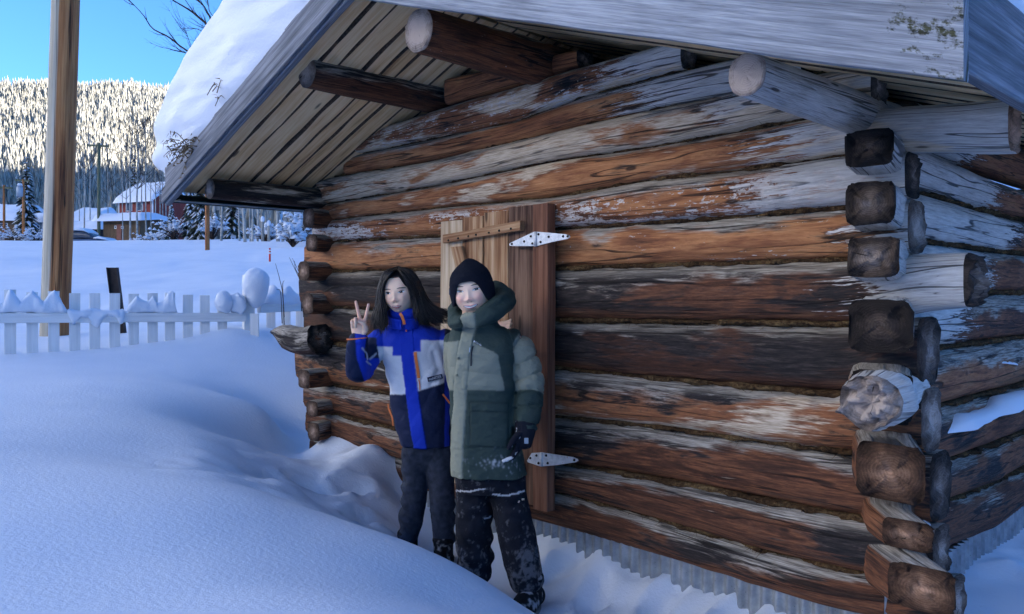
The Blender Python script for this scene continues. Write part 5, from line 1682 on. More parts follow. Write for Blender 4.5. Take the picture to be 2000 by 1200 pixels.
def torso(rings, ns=48, ex=2.4):
    """rings: (centre xyz, half width, half depth[, yaw]) from bottom to top, closed"""
    n = 40
    C = bez([r[0] for r in rings], n)
    k = np.linspace(0, len(rings) - 1, n)
    hw = np.interp(k, range(len(rings)), [r[1] for r in rings])
    hd = np.interp(k, range(len(rings)), [r[2] for r in rings])
    a = np.linspace(0, 2 * math.pi, ns, endpoint=False)
    cx = np.sign(np.cos(a)) * np.abs(np.cos(a)) ** (2 / ex)
    cy = np.sign(np.sin(a)) * np.abs(np.sin(a)) ** (2 / ex)
    V = np.concatenate([np.stack([C[i, 0] + hw[i] * cx, C[i, 1] + hd[i] * cy, np.full(ns, C[i, 2])], 1) for i in range(n)])
    F = gridF(n, ns, True).tolist() + [list(range(ns))[::-1], list(range((n - 1) * ns, n * ns))]
    return V, F
def proj(V):
    """bearing of points in the photograph, used as the front pattern of a garment"""
    return 1000 + V[:, 0] / V[:, 1] * FPX, HOR - (V[:, 2] - CAMZ) / V[:, 1] * FPX
def seg_d(px, py, pts):
    """distance in px to a polyline, and parameter"""
    best = np.full(px.shape, 1e9)
    for (x0, y0), (x1, y1) in zip(pts[:-1], pts[1:]):
        dx, dy = x1 - x0, y1 - y0
        t = np.clip(((px - x0) * dx + (py - y0) * dy) / (dx * dx + dy * dy), 0, 1)
        best = np.minimum(best, np.hypot(px - x0 - t * dx, py - y0 - t * dy))
    return best

def cloth(name, rough=0.85, bump=0.0012, sc=500.0, sheen=0.0):
    g = Mat(name, rough, 0.2)
    n = g.noise(g.coord(), sc, 2, 0.6)
    b = g.noise(g.coord(), 18, 3, 0.6)
    c = g.mix(0.35, g.vcol(), g.mix(1.0, g.vcol(), g.ramp(n, [(0.3, (0.55, 0.55, 0.55)), (0.7, (1.3, 1.3, 1.3))]), 'MULTIPLY'))
    g.set(Base_Color=c)
    g.bump(b, 0.006, 0.8)
    g.bump(n, bump, 0.6)
    return g.m
M_SHELL = cloth('jacket_shell', 0.75, 0.0006, 700)
M_FLEECE = cloth('trouser_cloth', 0.95, 0.0015, 350)
M_KNIT = cloth('knit_wool', 1.0, 0.002, 260)
g = Mat('skin', 0.5, 0.35)
g.set(Base_Color=g.vcol(), Subsurface_Weight=0.12, Subsurface_Scale=0.008)
M_SKIN = g.m
g = Mat('eye', 0.15, 0.5)
g.set(Base_Color=g.vcol())
M_EYE = g.m
g = Mat('hair', 0.42, 0.4)
hn_ = g.noise(g.map(g.uv(), (300, 3, 1)), 1.0, 2)
g.set(Base_Color=g.ramp(hn_, [(0.3, (0.006, 0.005, 0.005)), (0.7, (0.022, 0.016, 0.014))]))
M_HAIR = g.m
M_ORANGE = plain('orange_zip', (0.75, 0.20, 0.05), 0.6, 0.08, 80)
M_PIPE = plain('reflective_piping', (0.55, 0.57, 0.60), 0.5, 0.05, 50)
M_BLACKP = plain('black_plastic', (0.02, 0.021, 0.024), 0.45, 0.1, 40)
M_BADGE = plain('navy_badge', (0.012, 0.018, 0.05), 0.6, 0.05, 40)
M_BADGET = plain('badge_print', (0.6, 0.62, 0.66), 0.6, 0.02, 40)
M_SOLE = plain('boot_sole', (0.30, 0.30, 0.29), 0.7, 0.15, 30)
M_GLINT = plain('zip_pull_metal', (0.55, 0.55, 0.55), 0.3, 0.05, 30, metal=0.8)

def soften(c, F, it=2):
    E = np.concatenate([F[:, [0, 1]], F[:, [1, 2]], F[:, [2, 3]], F[:, [3, 0]]]) if isinstance(F, np.ndarray) else np.array([(f[i], f[(i + 1) % len(f)]) for f in F for i in range(len(f))])
    n = len(c)
    deg = np.bincount(E[:, 0], minlength=n) + np.bincount(E[:, 1], minlength=n)
    for _ in range(it):
        s = np.zeros_like(c)
        for k in range(3):
            s[:, k] = np.bincount(E[:, 0], c[E[:, 1], k], n) + np.bincount(E[:, 1], c[E[:, 0], k], n)
        c = 0.4 * c + 0.6 * s / np.maximum(deg, 1)[:, None]
    return c
class Head:
    """analytic head: x to the picture's right, y out of the face, z up; unit = head height"""
    def __init__(s, c, H, yaw, roll, pitch=0.0, jaw=0.30, cheek=0.03, wid=0.355):
        s.c, s.H, s.jaw, s.cheek, s.wid = np.asarray(c, float), H, jaw, cheek, wid
        R = Matrix.Rotation(yaw, 3, 'Z') @ Matrix.Rotation(roll, 3, 'Y') @ Matrix.Rotation(pitch, 3, 'X')
        s.R = np.array(R)
    def world(s, L):
        L = np.asarray(L, float) * s.H
        Lw = np.stack([L[..., 0], -L[..., 1], L[..., 2]], -1)
        return Lw @ s.R.T + s.c
    def local(s, Wd):
        L = (np.asarray(Wd) - s.c) @ s.R / s.H
        return np.stack([L[..., 0], -L[..., 1], L[..., 2]], -1)
    def ax(s, z):
        return s.wid * (1 - s.jaw * np.clip(-z / 0.5, 0, 1) ** 1.7) * (1 + 0.0 * z)
    def disp(s, x, z):
        G = lambda u, v, a, b: np.exp(-(u / a) ** 2 - (v / b) ** 2)
        X = np.abs(x)
        d = 0.075 * G(x, z + 0.165, 0.048, 0.045) + 0.040 * G(x, z + 0.07, 0.036, 0.085) + 0.034 * G(X - 0.062, z + 0.185, 0.032, 0.030)
        d = d - 0.030 * G(X - 0.165, z - 0.0, 0.075, 0.048) + 0.014 * G(X - 0.16, z - 0.085, 0.10, 0.035)
        d = d + s.cheek * G(X - 0.20, z + 0.15, 0.09, 0.09) + 0.028 * G(x, z + 0.33, 0.15, 0.09)
        d = d + 0.014 * G(x, z + 0.295, 0.085, 0.018) + 0.016 * G(x, z + 0.362, 0.075, 0.022) - 0.016 * G(x, z + 0.400, 0.10, 0.018) + 0.032 * G(x, z + 0.455, 0.10, 0.05)
        d = d - 0.012 * G(x, z + 0.245, 0.018, 0.03)
        return d
    def yf(s, x, z, off=0.0):
        q = np.clip(1 - (np.abs(x) / s.ax(z)) ** 2.3 - (np.abs(z) / 0.5) ** 2.3, 0, 1)
        return 0.40 * q ** 0.46 + s.disp(x, z) * np.clip(q * 4, 0, 1) + off
    def mesh(s, n=110, m=150):
        ph = np.linspace(0.0, math.pi, n)
        lo = np.linspace(0, 2 * math.pi, m, endpoint=False)
        PH, LO = np.meshgrid(ph, lo, indexing='ij')
        z = 0.5 * np.sign(np.cos(PH)) * np.abs(np.cos(PH)) ** 0.9
        r = (np.clip(1 - (np.abs(z) / 0.5) ** 2.3, 0, 1)) ** (1 / 2.3)
        x = s.ax(z) * r * np.sign(np.sin(LO)) * np.abs(np.sin(LO)) ** 0.95
        cy = np.cos(LO)
        yb = -0.44 * r * np.abs(cy) ** 0.95 * (1 - 0.45 * np.clip(-(z + 0.05) / 0.45, 0, 1))
        y = np.where(cy >= 0, s.yf(x, z), yb)
        V = s.world(np.stack([x, y, z], -1).reshape(-1, 3))
        F = gridF(n, m, True).tolist()
        return V, F
    def ear(s, sg):
        a = [s.world([[sg * s.ax(np.array(0.0)) * 0.98, -0.04, zz]])[0] for zz in (0.06, -0.05, -0.16)]
        return limb(a, [0.05 * s.H, 0.06 * s.H, 0.035 * s.H], 8, 10)
    def patch(s, name, X, Z, off, colf, mat, parent):
        """surface patch hugging the face; X, Z arrays (n,m) in head units"""
        Y = s.yf(X, Z) + off
        V = s.world(np.stack([X, Y, Z], -1).reshape(-1, 3))
        n, m = X.shape
        return obj(name, V, gridF(n, m)[:, ::-1], mat, parent, col=colf(X, Z).reshape(-1, 3))
    def skin_col(s, V, blush=0.5, tone=(0.94, 0.64, 0.455)):
        L = s.local(V)
        x, y, z = L[:, 0], L[:, 1], L[:, 2]
        c = np.tile(np.array(tone), (len(V), 1))
        G = lambda u, v, a, b: np.exp(-(u / a) ** 2 - (v / b) ** 2)
        fr = (y > 0.1).astype(float)
        pk = fr * blush * (G(np.abs(x) - 0.20, z + 0.16, 0.10, 0.10) + 0.7 * G(x, z + 0.17, 0.07, 0.04) + 0.35 * G(x, z + 0.44, 0.12, 0.05))
        c = c * (1 - pk[:, None] * np.array([0.0, 0.30, 0.28]))
        nost = fr * G(np.abs(x) - 0.035, z + 0.222, 0.016, 0.010)
        c = c * (1 - 0.75 * nost[:, None])
        return c
    def eyes(s, parent, look=0.0, openness=1.0, lash=1.0):
        for sg in (-1, 1):
            u = np.linspace(-1, 1, 29)[None, :]
            v = np.linspace(-1, 1, 13)[:, None]
            hw = 0.078
            up = 0.030 * openness * (1 - np.abs(u) ** 2.2) + 0.006
            dn = 0.019 * openness * (1 - np.abs(u) ** 2.0) + 0.001
            X = sg * 0.163 + u * hw + 0 * v
            Z = np.where(v > 0, up * v, dn * v) + 0.010 * u * sg
            def colf(X, Z, u=u, v=v):
                c = np.zeros(X.shape + (3,)) + np.array([0.80, 0.77, 0.74])
                ir = np.hypot((X - sg * 0.163 - look) / 0.034, (Z + 0.000) / 0.034)
                c[ir < 1] = (0.035, 0.02, 0.014)
                c[ir < 0.5] = (0.004, 0.004, 0.004)
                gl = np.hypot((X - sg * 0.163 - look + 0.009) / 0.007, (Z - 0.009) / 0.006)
                c[gl < 1] = (0.8, 0.82, 0.85)  # catchlight painted into the eye colour
                lid = (v + 0 * u) > 0.70 - 0.15 * lash
                c[lid] = (0.022, 0.014, 0.012)
                low = (v + 0 * u) < -0.86
                c[low] = (0.36, 0.22, 0.18)
                cor = np.abs(u + 0 * v) > 0.93
                c[cor] = (0.22, 0.11, 0.09)
                return c
            s.patch('eye', X, Z, 0.006, colf, M_EYE, parent)
            # brow: a soft tapering strip of dark hair
            uu = np.linspace(-1, 1, 30)[None, :]
            vv = np.linspace(-1, 1, 5)[:, None]
            th_ = 0.010 * (1 - np.abs(uu) ** 3) + 0.002
            Xb = sg * (0.175 + 0.105 * uu * 1.0) + 0 * vv
            Zb = 0.098 - 0.016 * (uu + 0.05) ** 2 + th_ * vv
            s.patch('eyebrow', Xb, Zb, 0.004 - 0.002 * np.abs(vv) + 0 * uu, lambda X, Z: np.zeros(X.shape + (3,)) + np.array([0.10, 0.065, 0.05]), M_SKIN, parent)
    def mouth(s, parent, hw, curve, op, teeth, lip=(0.50, 0.20, 0.19), dz=0.0):
        u = np.linspace(-1, 1, 45)[None, :]
        v = np.linspace(-1, 1, 25)[:, None]
        zc = -0.330 + dz + curve * u ** 2
        taper = np.sqrt(np.clip(1 - u ** 2, 0, 1))
        upl = (0.020 + op * 0.5) * taper - 0.006 * np.exp(-(u / 0.12) ** 2)
        dnl = (0.028 + op * 0.5) * taper
        X = u * hw + 0 * v
        Z = zc + np.where(v > 0, upl * v, dnl * v)
        gu, gd = op * 0.5 * taper, op * 0.5 * taper
        def colf(X, Z):
            c = np.zeros(X.shape + (3,)) + np.array(lip)
            rel = Z - zc
            ins = (rel < gu) & (rel > -gd)
            c[ins] = (0.05, 0.012, 0.012)
            tee = ins & (rel > -gd * teeth) & (np.abs(u + 0 * v) < 0.82)
            c[tee] = (0.98, 0.97, 0.93)
            gap = tee & (np.abs(np.mod(X / 0.036 + 0.5, 1) - 0.5) < 0.07)
            c[gap] = (0.86, 0.84, 0.80)
            edge = ~ins & (np.abs(np.broadcast_to(v, X.shape)) > 0.86)
            c[edge] = np.array(lip) * 0.55 + np.array([0.94, 0.64, 0.46]) * 0.45
            return c
        off = 0.004 + 0.010 * np.sin(np.clip(np.abs(v), 0, 1) * math.pi) * taper - 0.006 * (np.abs(v) < 0.3)
        s.patch('mouth', X, Z, off, colf, M_SKIN, parent)

def hand(wrist, up, nrm, side, sc=1.0, curls=((0, 0, 0),) * 4, spread=(0, 0, 0, 0), thumb='fold', fat=1.0):
    """parts of a hand: palm + four fingers + thumb"""
    up, nrm, side = unit(up), unit(nrm), unit(side)
    w = np.asarray(wrist, float)
    parts = []
    # palm as flattened loft from wrist to knuckles
    rows = [(-0.030, 0.024, 0.019), (0.0, 0.025, 0.018), (0.02, 0.031, 0.016), (0.05, 0.037, 0.0145), (0.075, 0.038, 0.0125), (0.088, 0.034, 0.009)]
    a = np.linspace(0, 2 * math.pi, 20, endpoint=False)
    V = np.concatenate([w + up * h * sc + np.outer(np.cos(a) * hw * sc * fat, side) + np.outer(np.sin(a) * hd * sc * fat, nrm) for h, hw, hd in rows])
    parts.append((V, gridF(len(rows), 20, True).tolist() + [list(range(20))[::-1], list(range((len(rows) - 1) * 20, len(rows) * 20))]))
    offs = (0.0270, 0.0090, -0.0090, -0.0260)
    lens = ((0.037, 0.023, 0.019), (0.041, 0.026, 0.020), (0.038, 0.024, 0.019), (0.030, 0.018, 0.016))
    rad = (0.0085, 0.0088, 0.0083, 0.0072)
    base_h = (0.082, 0.086, 0.082, 0.074)
    for k in range(4):
        d = unit(up + side * math.tan(math.radians(spread[k])))
        p = w + up * base_h[k] * sc - up * 0.012 * sc + side * offs[k] * sc
        pts, ang = [p], 0.0
        p = p + d * 0.012 * sc
        pts.append(p)
        for q in range(3):
            ang += math.radians(curls[k][q])
            dd = d * math.cos(ang) + nrm * math.sin(ang)
            p = p + dd * lens[k][q] * sc
            pts.append(p)
        rr = np.array([1.0, 1.05, 0.97, 0.9, 0.74]) * rad[k] * sc * fat
        parts.append(limb(pts, rr, 18, 10))
    if thumb == 'fold':
        pts = [w + (up * 0.018 + side * 0.020) * sc, w + (up * 0.040 + side * 0.036 + nrm * 0.012) * sc, w + (up * 0.066 + side * 0.026 + nrm * 0.028) * sc, w + (up * 0.078 + side * 0.004 + nrm * 0.032) * sc]
    else:
        pts = [w + (up * 0.015 + side * 0.020) * sc, w + (up * 0.035 + side * 0.044 + nrm * 0.008) * sc, w + (up * 0.062 + side * 0.058 + nrm * 0.016) * sc, w + (up * 0.086 + side * 0.060 + nrm * 0.022) * sc]
    parts.append(limb(pts, np.array([0.013, 0.0125, 0.010, 0.008]) * sc * fat, 16, 10))
    return parts
def boot(name, ankle, toe, z0, L, w, parent, m_up, col, sole_m, shaft):
    """boot: foot + shaft as one upper, and a sole under it"""
    ankle = np.asarray(ankle, float)
    d = unit([toe[0], toe[1], 0])
    s_ = np.array([-d[1], d[0], 0])
    heel = np.array([ankle[0], ankle[1], z0]) - d * L * 0.28
    tip = np.array([ankle[0], ankle[1], z0]) + d * L * 0.72
    P = [heel + [0, 0, 0.05], np.array([ankle[0], ankle[1], z0 + 0.062]), ankle * [1, 1, 0] + d * L * 0.35 + [0, 0, z0 + 0.054], tip - d * 0.05 + [0, 0, 0.042]]
    a = limb(P, [w * 0.86, w * 0.95, w * 1.0, w * 0.82], 20, 18)
    V = a[0]
    V[:, 2] = np.maximum(V[:, 2], z0 + 0.018)
    b = limb([np.array([ankle[0], ankle[1], z0 + 0.05]), ankle + [0, 0, shaft * 0.5], ankle + [0, 0, shaft]], [w * 0.95, w * 0.95, w * 1.08], 14, 18)
    V, F, N = voxel([(V, a[1]), b], 0.005, 3)
    c = np.tile(np.array(col), (len(V), 1)) * (1 + 0.4 * fbm(V * 40, 2, 3))[:, None]
    sn = sstep(0.45, 1.1, fbm(V * 40, 3, 9) + np.clip(N[:, 2], 0, 1) * 0.35)
    c = c * (1 - 0.4 * sn[:, None]) + 0.4 * sn[:, None] * np.array([0.8, 0.82, 0.85])
    up = obj(name, V, F, m_up, parent, col=c)
    n = 22
    t = np.linspace(0, 2 * math.pi, n, endpoint=False)
    cx = np.cos(t) * L * 0.53 + L * 0.22
    wy = w * (1.02 + 0.10 * np.cos(t)) * np.sin(t)
    ring = np.array([ankle[0], ankle[1], 0]) + np.outer(cx, d) + np.outer(wy, s_)
    Vs = np.concatenate([ring + [0, 0, z0 + 0.0], ring + [0, 0, z0 + 0.026]])
    Fs = [list(range(n))[::-1], list(range(n, 2 * n))] + [[i, (i + 1) % n, n + (i + 1) % n, n + i] for i in range(n)]
    obj('sole', Vs, Fs, sole_m, up, smooth=False)
def ribbon(name, P, w, m, parent, lift=0.003, nrm=(0, -1, 0), th=0.003):
    """a thin raised strip along points P (n,3)"""
    P = np.asarray(P, float)
    nrm = unit(nrm)
    tg = np.gradient(P, axis=0)
    sd = np.cross(tg, nrm)
    sd /= np.linalg.norm(sd, axis=1)[:, None] + 1e-9
    n = len(P)
    V = np.concatenate([P + sd * w / 2 + nrm * lift, P - sd * w / 2 + nrm * lift, P - sd * w / 2 + nrm * (lift + th), P + sd * w / 2 + nrm * (lift + th)])
    F = []
    for i in range(n - 1):
        for a, b in ((0, 1), (1, 2), (2, 3), (3, 0)):
            F.append([a * n + i, b * n + i, b * n + i + 1, a * n + i + 1])
    F += [[0, n, 2 * n, 3 * n], [n - 1, 2 * n - 1, 3 * n - 1, 4 * n - 1]]
    o = obj(name, V, F, m, parent, smooth=False)
    fix_normals(o)
    return o
class Front:
    """looks up the garment's front surface under a bearing"""
    def __init__(s, V):
        s.V = V
        s.px, s.py = proj(V)
    def at(s, x, y, r=5.0):
        d = np.hypot(s.px - x, s.py - y)
        k = np.where(d < r)[0]
        if len(k) == 0: k = np.argsort(d)[:6]
        dep = np.sort(s.V[k, 1])
        return J(x, y, dep[:max(3, len(dep) // 6)].mean())
    def line(s, pts, n=16):
        q = bez(np.array([(x, y, 0) for x, y in pts], float), n)
        P = np.array([s.at(x, y) for x, y, _ in q])
        d = P[:, 1]
        k = np.ones(5) / 5
        d2 = np.convolve(np.pad(d, 2, mode='edge'), k, 'valid')
        return np.array([J(q[i, 0], q[i, 1], d2[i]) for i in range(n)])
def text_part(name, body, P, ux, uy, size, m, parent, th=0.0012):
    cu = bpy.data.curves.new(name, 'FONT')
    cu.body = body
    cu.size = 1.0
    cu.align_x = 'CENTER'
    cu.align_y = 'CENTER'
    cu.extrude = 0.0
    o = bpy.data.objects.new('tmp', cu)
    COL.objects.link(o)
    me = bpy.data.meshes.new_from_object(o.evaluated_get(bpy.context.evaluated_depsgraph_get()))
    V = np.array([v.co[:] for v in me.vertices])
    F = [list(p.vertices) for p in me.polygons]
    bpy.data.objects.remove(o, do_unlink=True)
    w = V[:, 0].max() - V[:, 0].min()
    h = V[:, 1].max() - V[:, 1].min()
    ux, uy = np.asarray(ux, float), np.asarray(uy, float)
    Vw = np.asarray(P) + np.outer(V[:, 0] / w, ux) + np.outer((V[:, 1] - V[:, 1].mean()) / h, uy)
    return obj(name, Vw, F, m, parent, smooth=False)

# ================================================================== the person in the blue jacket
def girl():
    D = 4.0
    root = empty('person', J(835, 1105, 4.02), 'person with long dark hair in blue, grey and navy jacket holding up two fingers', 'person')
    hd = Head(J(781, 571, 3.915), 0.200, math.radians(-12), math.radians(-6), math.radians(2), jaw=0.30, cheek=0.032, wid=0.375)
    wr = J(700, 660, 3.80)
    # body
    parts = [hd.mesh(), hd.ear(-1), hd.ear(1),
             limb([hd.world([[0, -0.08, -0.30]])[0], J(790, 632, 3.97), J(796, 660, 4.0)], [0.052, 0.050, 0.06], 14, 18),
             torso([(J(832, 880, 4.02), 0.085, 0.07), (J(825, 790, 4.02), 0.10, 0.08), (J(812, 700, 4.01), 0.12, 0.085), (J(806, 655, 4.0), 0.11, 0.07), (J(797, 635, 3.99), 0.05, 0.05)]),
             limb([J(745, 660, 4.0), J(708, 725, 3.93), J(699, 690, 3.83), wr], [0.042, 0.037, 0.030, 0.024]),
             limb([J(868, 662, 4.02), J(925, 705, 4.02), J(950, 676, 3.97), J(962, 644, 3.93)], [0.042, 0.036, 0.028, 0.022]),
             limb([J(818, 860, 4.02), J(808, 960, 4.02), J(797, 1050, 4.03)], [0.045, 0.04, 0.034]),
             limb([J(850, 860, 4.01), J(862, 960, 3.98), J(867, 1070, 3.98)], [0.045, 0.04, 0.034])]
    parts += hand(wr, (0.02, -0.05, 1), (0.05, -1, 0), (1, 0, 0), 0.98, ((4, 3, 2), (2, 3, 2), (78, 88, 50), (82, 88, 45)), (13, -13, -5, -6), 'fold')
    parts += hand(J(963, 643, 3.92), (0.85, -0.42, 0.16), (-0.5, -0.8, 0.1), (-0.1, 0.1, 0.95), 0.80, ((18, 22, 12), (22, 25, 15), (25, 25, 15), (25, 25, 15)), (3, 1, -2, -4), 'open')
    V, F, N = voxel(parts, 0.0032, 1)
    col = hd.skin_col(V, 0.35)
    wv_ = np.array(wr)
    tip = np.linalg.norm(V - (wv_ + [0, 0, 0.14]), axis=1) < 0.08
    col[tip] = col[tip] * np.array([1.0, 0.86, 0.84])
    obj('body', V, F, M_SKIN, root, col=col)
    hd.eyes(root, -0.008, 1.05)
    hd.mouth(root, 0.118, 0.014, 0.026, 0.5, (0.56, 0.19, 0.18))
    # hair ---------------------------------------------------------------
    gd = lambda pts: bez([J(*p) for p in pts], 22)
    guides = [gd([(777, 523, 3.99), (750, 538, 4.0), (742, 575, 4.0), (740, 615, 3.98), (744, 650, 3.93)]),
              gd([(776, 522, 3.95), (751, 533, 3.94), (741, 562, 3.92), (737, 600, 3.91), (730, 628, 3.89), (727, 648, 3.88)]),
              gd([(776, 523, 3.92), (757, 532, 3.885), (747, 558, 3.865), (744, 590, 3.86), (738, 620, 3.85), (736, 650, 3.85)]),
              gd([(777, 526, 3.88), (762, 535, 3.85), (747, 558, 3.855), (745, 590, 3.86), (751, 615, 3.85), (748, 640, 3.835), (742, 652, 3.83)]),
              gd([(777, 527, 3.87), (765, 532, 3.84), (751, 550, 3.845), (746, 572, 3.855), (747, 600, 3.86), (752, 625, 3.845), (754, 640, 3.835)])]
    guides_r = [gd([(779, 527, 3.87), (788, 537, 3.83), (797, 552, 3.822), (804, 568, 3.835), (810, 590, 3.85), (813, 615, 3.84), (820, 636, 3.83)]),
                gd([(780, 526, 3.88), (794, 538, 3.84), (806, 558, 3.84), (813, 580, 3.85), (817, 605, 3.845), (824, 630, 3.84), (836, 640, 3.845)]),
                gd([(780, 523, 3.91), (803, 534, 3.885), (817, 560, 3.88), (826, 590, 3.88), (840, 615, 3.87), (862, 630, 3.87), (884, 628, 3.89)]),
                gd([(780, 522, 3.94), (806, 532, 3.93), (822, 560, 3.92), (835, 588, 3.92), (858, 606, 3.91), (880, 612, 3.92), (889, 620, 3.93)]),
                gd([(780, 522, 3.97), (806, 532, 3.99), (822, 562, 4.0), (836, 595, 3.98), (858, 612, 3.95), (882, 618, 3.94)]),
                gd([(778, 522, 4.0), (795, 530, 4.04), (810, 565, 4.06), (820, 605, 4.03), (835, 630, 3.98), (850, 640, 3.95)]),
                gd([(777, 522, 4.0), (785, 530, 4.05), (785, 570, 4.07), (780, 615, 4.05), (780, 650, 4.02)]),
                gd([(777, 523, 4.0), (768, 532, 4.04), (755, 575, 4.05), (748, 620, 4.03), (748, 650, 3.98)])]
    r = np.random.RandomState(5)
    parts, uvs = [], []
    def strands(G, n, jit):
        for k in range(n):
            u = r.uniform(0, len(G) - 1 - 1e-6)
            i = int(u)
            P = G[i] * (1 - u + i) + G[i + 1] * (u - i)
            fr = np.linspace(0, 1, 22)[:, None]
            P = P + r.normal(0, 1, 3) * jit * (0.25 + fr) + 0.007 * fr * np.sin(fr * r.uniform(3, 9) + r.uniform(0, 6)) * r.normal(0, 1, 3)
            cut = int(22 * r.uniform(0.86, 1.0))
            P = P[:cut]
            R = r.uniform(0.0016, 0.0034) * np.interp(np.linspace(0, 1, cut), [0, 0.1, 0.75, 1], [0.7, 1, 0.8, 0.12])
            parts.append(tube(P, R, 5))
            uvs.append(np.stack([np.tile(np.arange(5) / 5 + k, cut), np.repeat(np.linspace(0, 1, cut), 5)], 1))
    strands(guides, 300, 0.0045)
    strands(guides_r, 560, 0.0045)
    for G in (guides, guides_r):
        for k in range(70):
            i = r.randint(len(G))
            P = G[i] + r.normal(0, 0.012, 3) * np.linspace(0.1, 1, 22)[:, None] + 0.012 * np.linspace(0, 1, 22)[:, None] ** 2 * np.sin(np.linspace(0, r.uniform(2, 7), 22) + r.uniform(0, 6))[:, None] * r.normal(0, 1, 3)
            parts.append(tube(P, np.linspace(0.0011, 0.0004, 22), 3))
            uvs.append(np.stack([np.tile(np.arange(3) / 3 + k, 22), np.repeat(np.linspace(0, 1, 22), 3)], 1))
    # a few wisps crossing the forehead
    wis = [gd([(778, 527, 3.865), (784, 536, 3.826), (791, 549, 3.818), (796, 562, 3.822)]), gd([(779, 527, 3.865), (789, 538, 3.826), (798, 552, 3.82), (803, 572, 3.826)])]
    for k in range(16):
        u = r.rand()
        P = wis[0] * (1 - u) + wis[1] * u + r.normal(0, 0.002, 3)
        parts.append(tube(P, np.linspace(0.0016, 0.0005, 22), 4))
        uvs.append(np.stack([np.tile(np.arange(4) / 4 + k, 22), np.repeat(np.linspace(0, 1, 22), 4)], 1))
    # scalp cap below the strands
    n, m = 110, 200
    ph, lo = np.meshgrid(np.linspace(0.0, 2.35, n), np.linspace(0, 2 * math.pi, m), indexing='ij')
    z = 0.535 * np.cos(ph)
    rr = np.sin(ph)
    x, y = 0.395 * rr * np.sin(lo), np.where(np.cos(lo) > 0, 0.44, 0.49) * rr * np.cos(lo)
    line_ = 0.36 - 0.25 * sstep(0.10, 0.30, np.abs(x)) - 0.5 * sstep(0.30, 0.38, np.abs(x))
    wf = sstep(0.0, 0.07, line_ - z) * sstep(-0.02, 0.10, y)
    y = y * (1 - wf) + np.minimum(y, hd.yf(x * 0.98, np.clip(z, -0.45, 0.45)) - 0.06) * wf
    capV = hd.world(np.stack([x, y, z + 0.01], -1).reshape(-1, 3))
    parts.append((capV, gridF(n, m).tolist()))
    uvs.append(np.stack([lo.ravel() * 3, ph.ravel()], 1))
    V, F = join(parts)
    o = obj('hair', V, F, M_HAIR, root, uv=np.concatenate(uvs))
    o['kind'] = 'stuff'
    # jacket -------------------------------------------------------------
    tor = torso([(J(833, 868, 4.02), 0.126, 0.108), (J(831, 850, 4.02), 0.132, 0.112), (J(823, 775, 4.02), 0.150, 0.115), (J(812, 705, 4.01), 0.152, 0.112), (J(806, 665, 4.0), 0.158, 0.10), (J(803, 645, 4.0), 0.140, 0.088), (J(797, 632, 3.985), 0.082, 0.078), (J(793, 612, 3.96), 0.076, 0.076), (J(792, 604, 3.955), 0.070, 0.070)])
    armr = limb([J(748, 662, 4.0), J(722, 692, 3.97), J(704, 722, 3.92), J(698, 722, 3.86), J(697, 695, 3.825), J(697, 664, 3.80)], [0.062, 0.062, 0.058, 0.056, 0.052, 0.046], 34)
    arml = limb([J(862, 662, 4.0), J(885, 690, 4.03), J(925, 705, 4.03), J(944, 690, 3.98), J(958, 650, 3.94)], [0.066, 0.060, 0.055, 0.05, 0.040], 30)
    V, F, N = voxel([tor, armr, arml], 0.0032, 5)
    px, py = proj(V)
    # folds
    fold = 0.007 * fbm(np.stack([V[:, 0] * 9 + V[:, 2] * 5, V[:, 1] * 9, V[:, 2] * 11], 1), 3, 51) + 0.004 * np.abs(fbm(np.stack([V[:, 0] * 14 - V[:, 2] * 9, V[:, 1] * 10, V[:, 2] * 8], 1), 2, 53))
    arm_m = (px < 742)
    fold = fold + arm_m * 0.005 * np.sin(fbm(V * 14, 2, 5) * 2 + (V[:, 2] * 70 + V[:, 0] * 60)) * sstep(0, 0.5, fbm(V * 11, 2, 8))
    fold = fold + 0.006 * np.exp(-((seg_d(px, py, [(858, 690), (868, 725), (850, 760)])) / 6) ** 2) - 0.006 * np.exp(-((seg_d(px, py, [(848, 690), (858, 725), (842, 750)])) / 5) ** 2)
    V = V + N * fold[:, None]
    BLUE, GREY, NAVY = np.array([0.012, 0.045, 0.50]), np.array([0.74, 0.76, 0.80]), np.array([0.010, 0.018, 0.055])
    c = np.tile(BLUE, (len(V), 1))
    plx = lambda y: np.interp(y, [600, 640, 700, 780, 870], [790, 793, 797, 806, 820])     # centre line of the placket
    dx = px - plx(py)
    low_l = 771 + 0 * px
    low_r = np.interp(px, [812, 885], [766, 742])
    gr_l = (dx < 0) & (py > np.where(px < 768, 677, 695)) & (py < low_l)
    gr_r = (dx > 0) & (py > np.where(px < 822, 687, 665)) & (py < low_r) & (px < 868 + 0.2 * (py - 665))
    c[gr_l | gr_r] = GREY
    nv = ((dx < 0) & (py >= low_l)) | ((dx >= 0) & (py >= low_r))
    c[nv] = NAVY
    c[(np.abs(dx) < 12.5) & (py > 600)] = BLUE
    # sleeves
    onarm = (px < np.interp(py, [640, 680, 745], [734, 737, 745])) & (py > 645)
    c[onarm] = BLUE
    c[onarm & ((px < np.interp(py, [655, 700, 745], [694, 697, 712])))] = NAVY
    c[onarm & (px > 712) & (py < 700) & (py > 660)] = NAVY
    c[(px > 868) & (py > 612) & (py < 720)] = NAVY
    c[(px > 868) & (py > 690)] = BLUE
    c[(px > 878) & (py > 740)] = NAVY
    c[N[:, 1] > 0.35] = NAVY
    pip = onarm & ((seg_d(px, py, [(707, 680), (716, 690), (717, 702)]) < 1.3) | (seg_d(px, py, [(715, 706), (723, 713)]) < 1.3) | (seg_d(px, py, [(722, 702), (734, 691)]) < 1.3))
    c[pip] = (0.6, 0.62, 0.65)
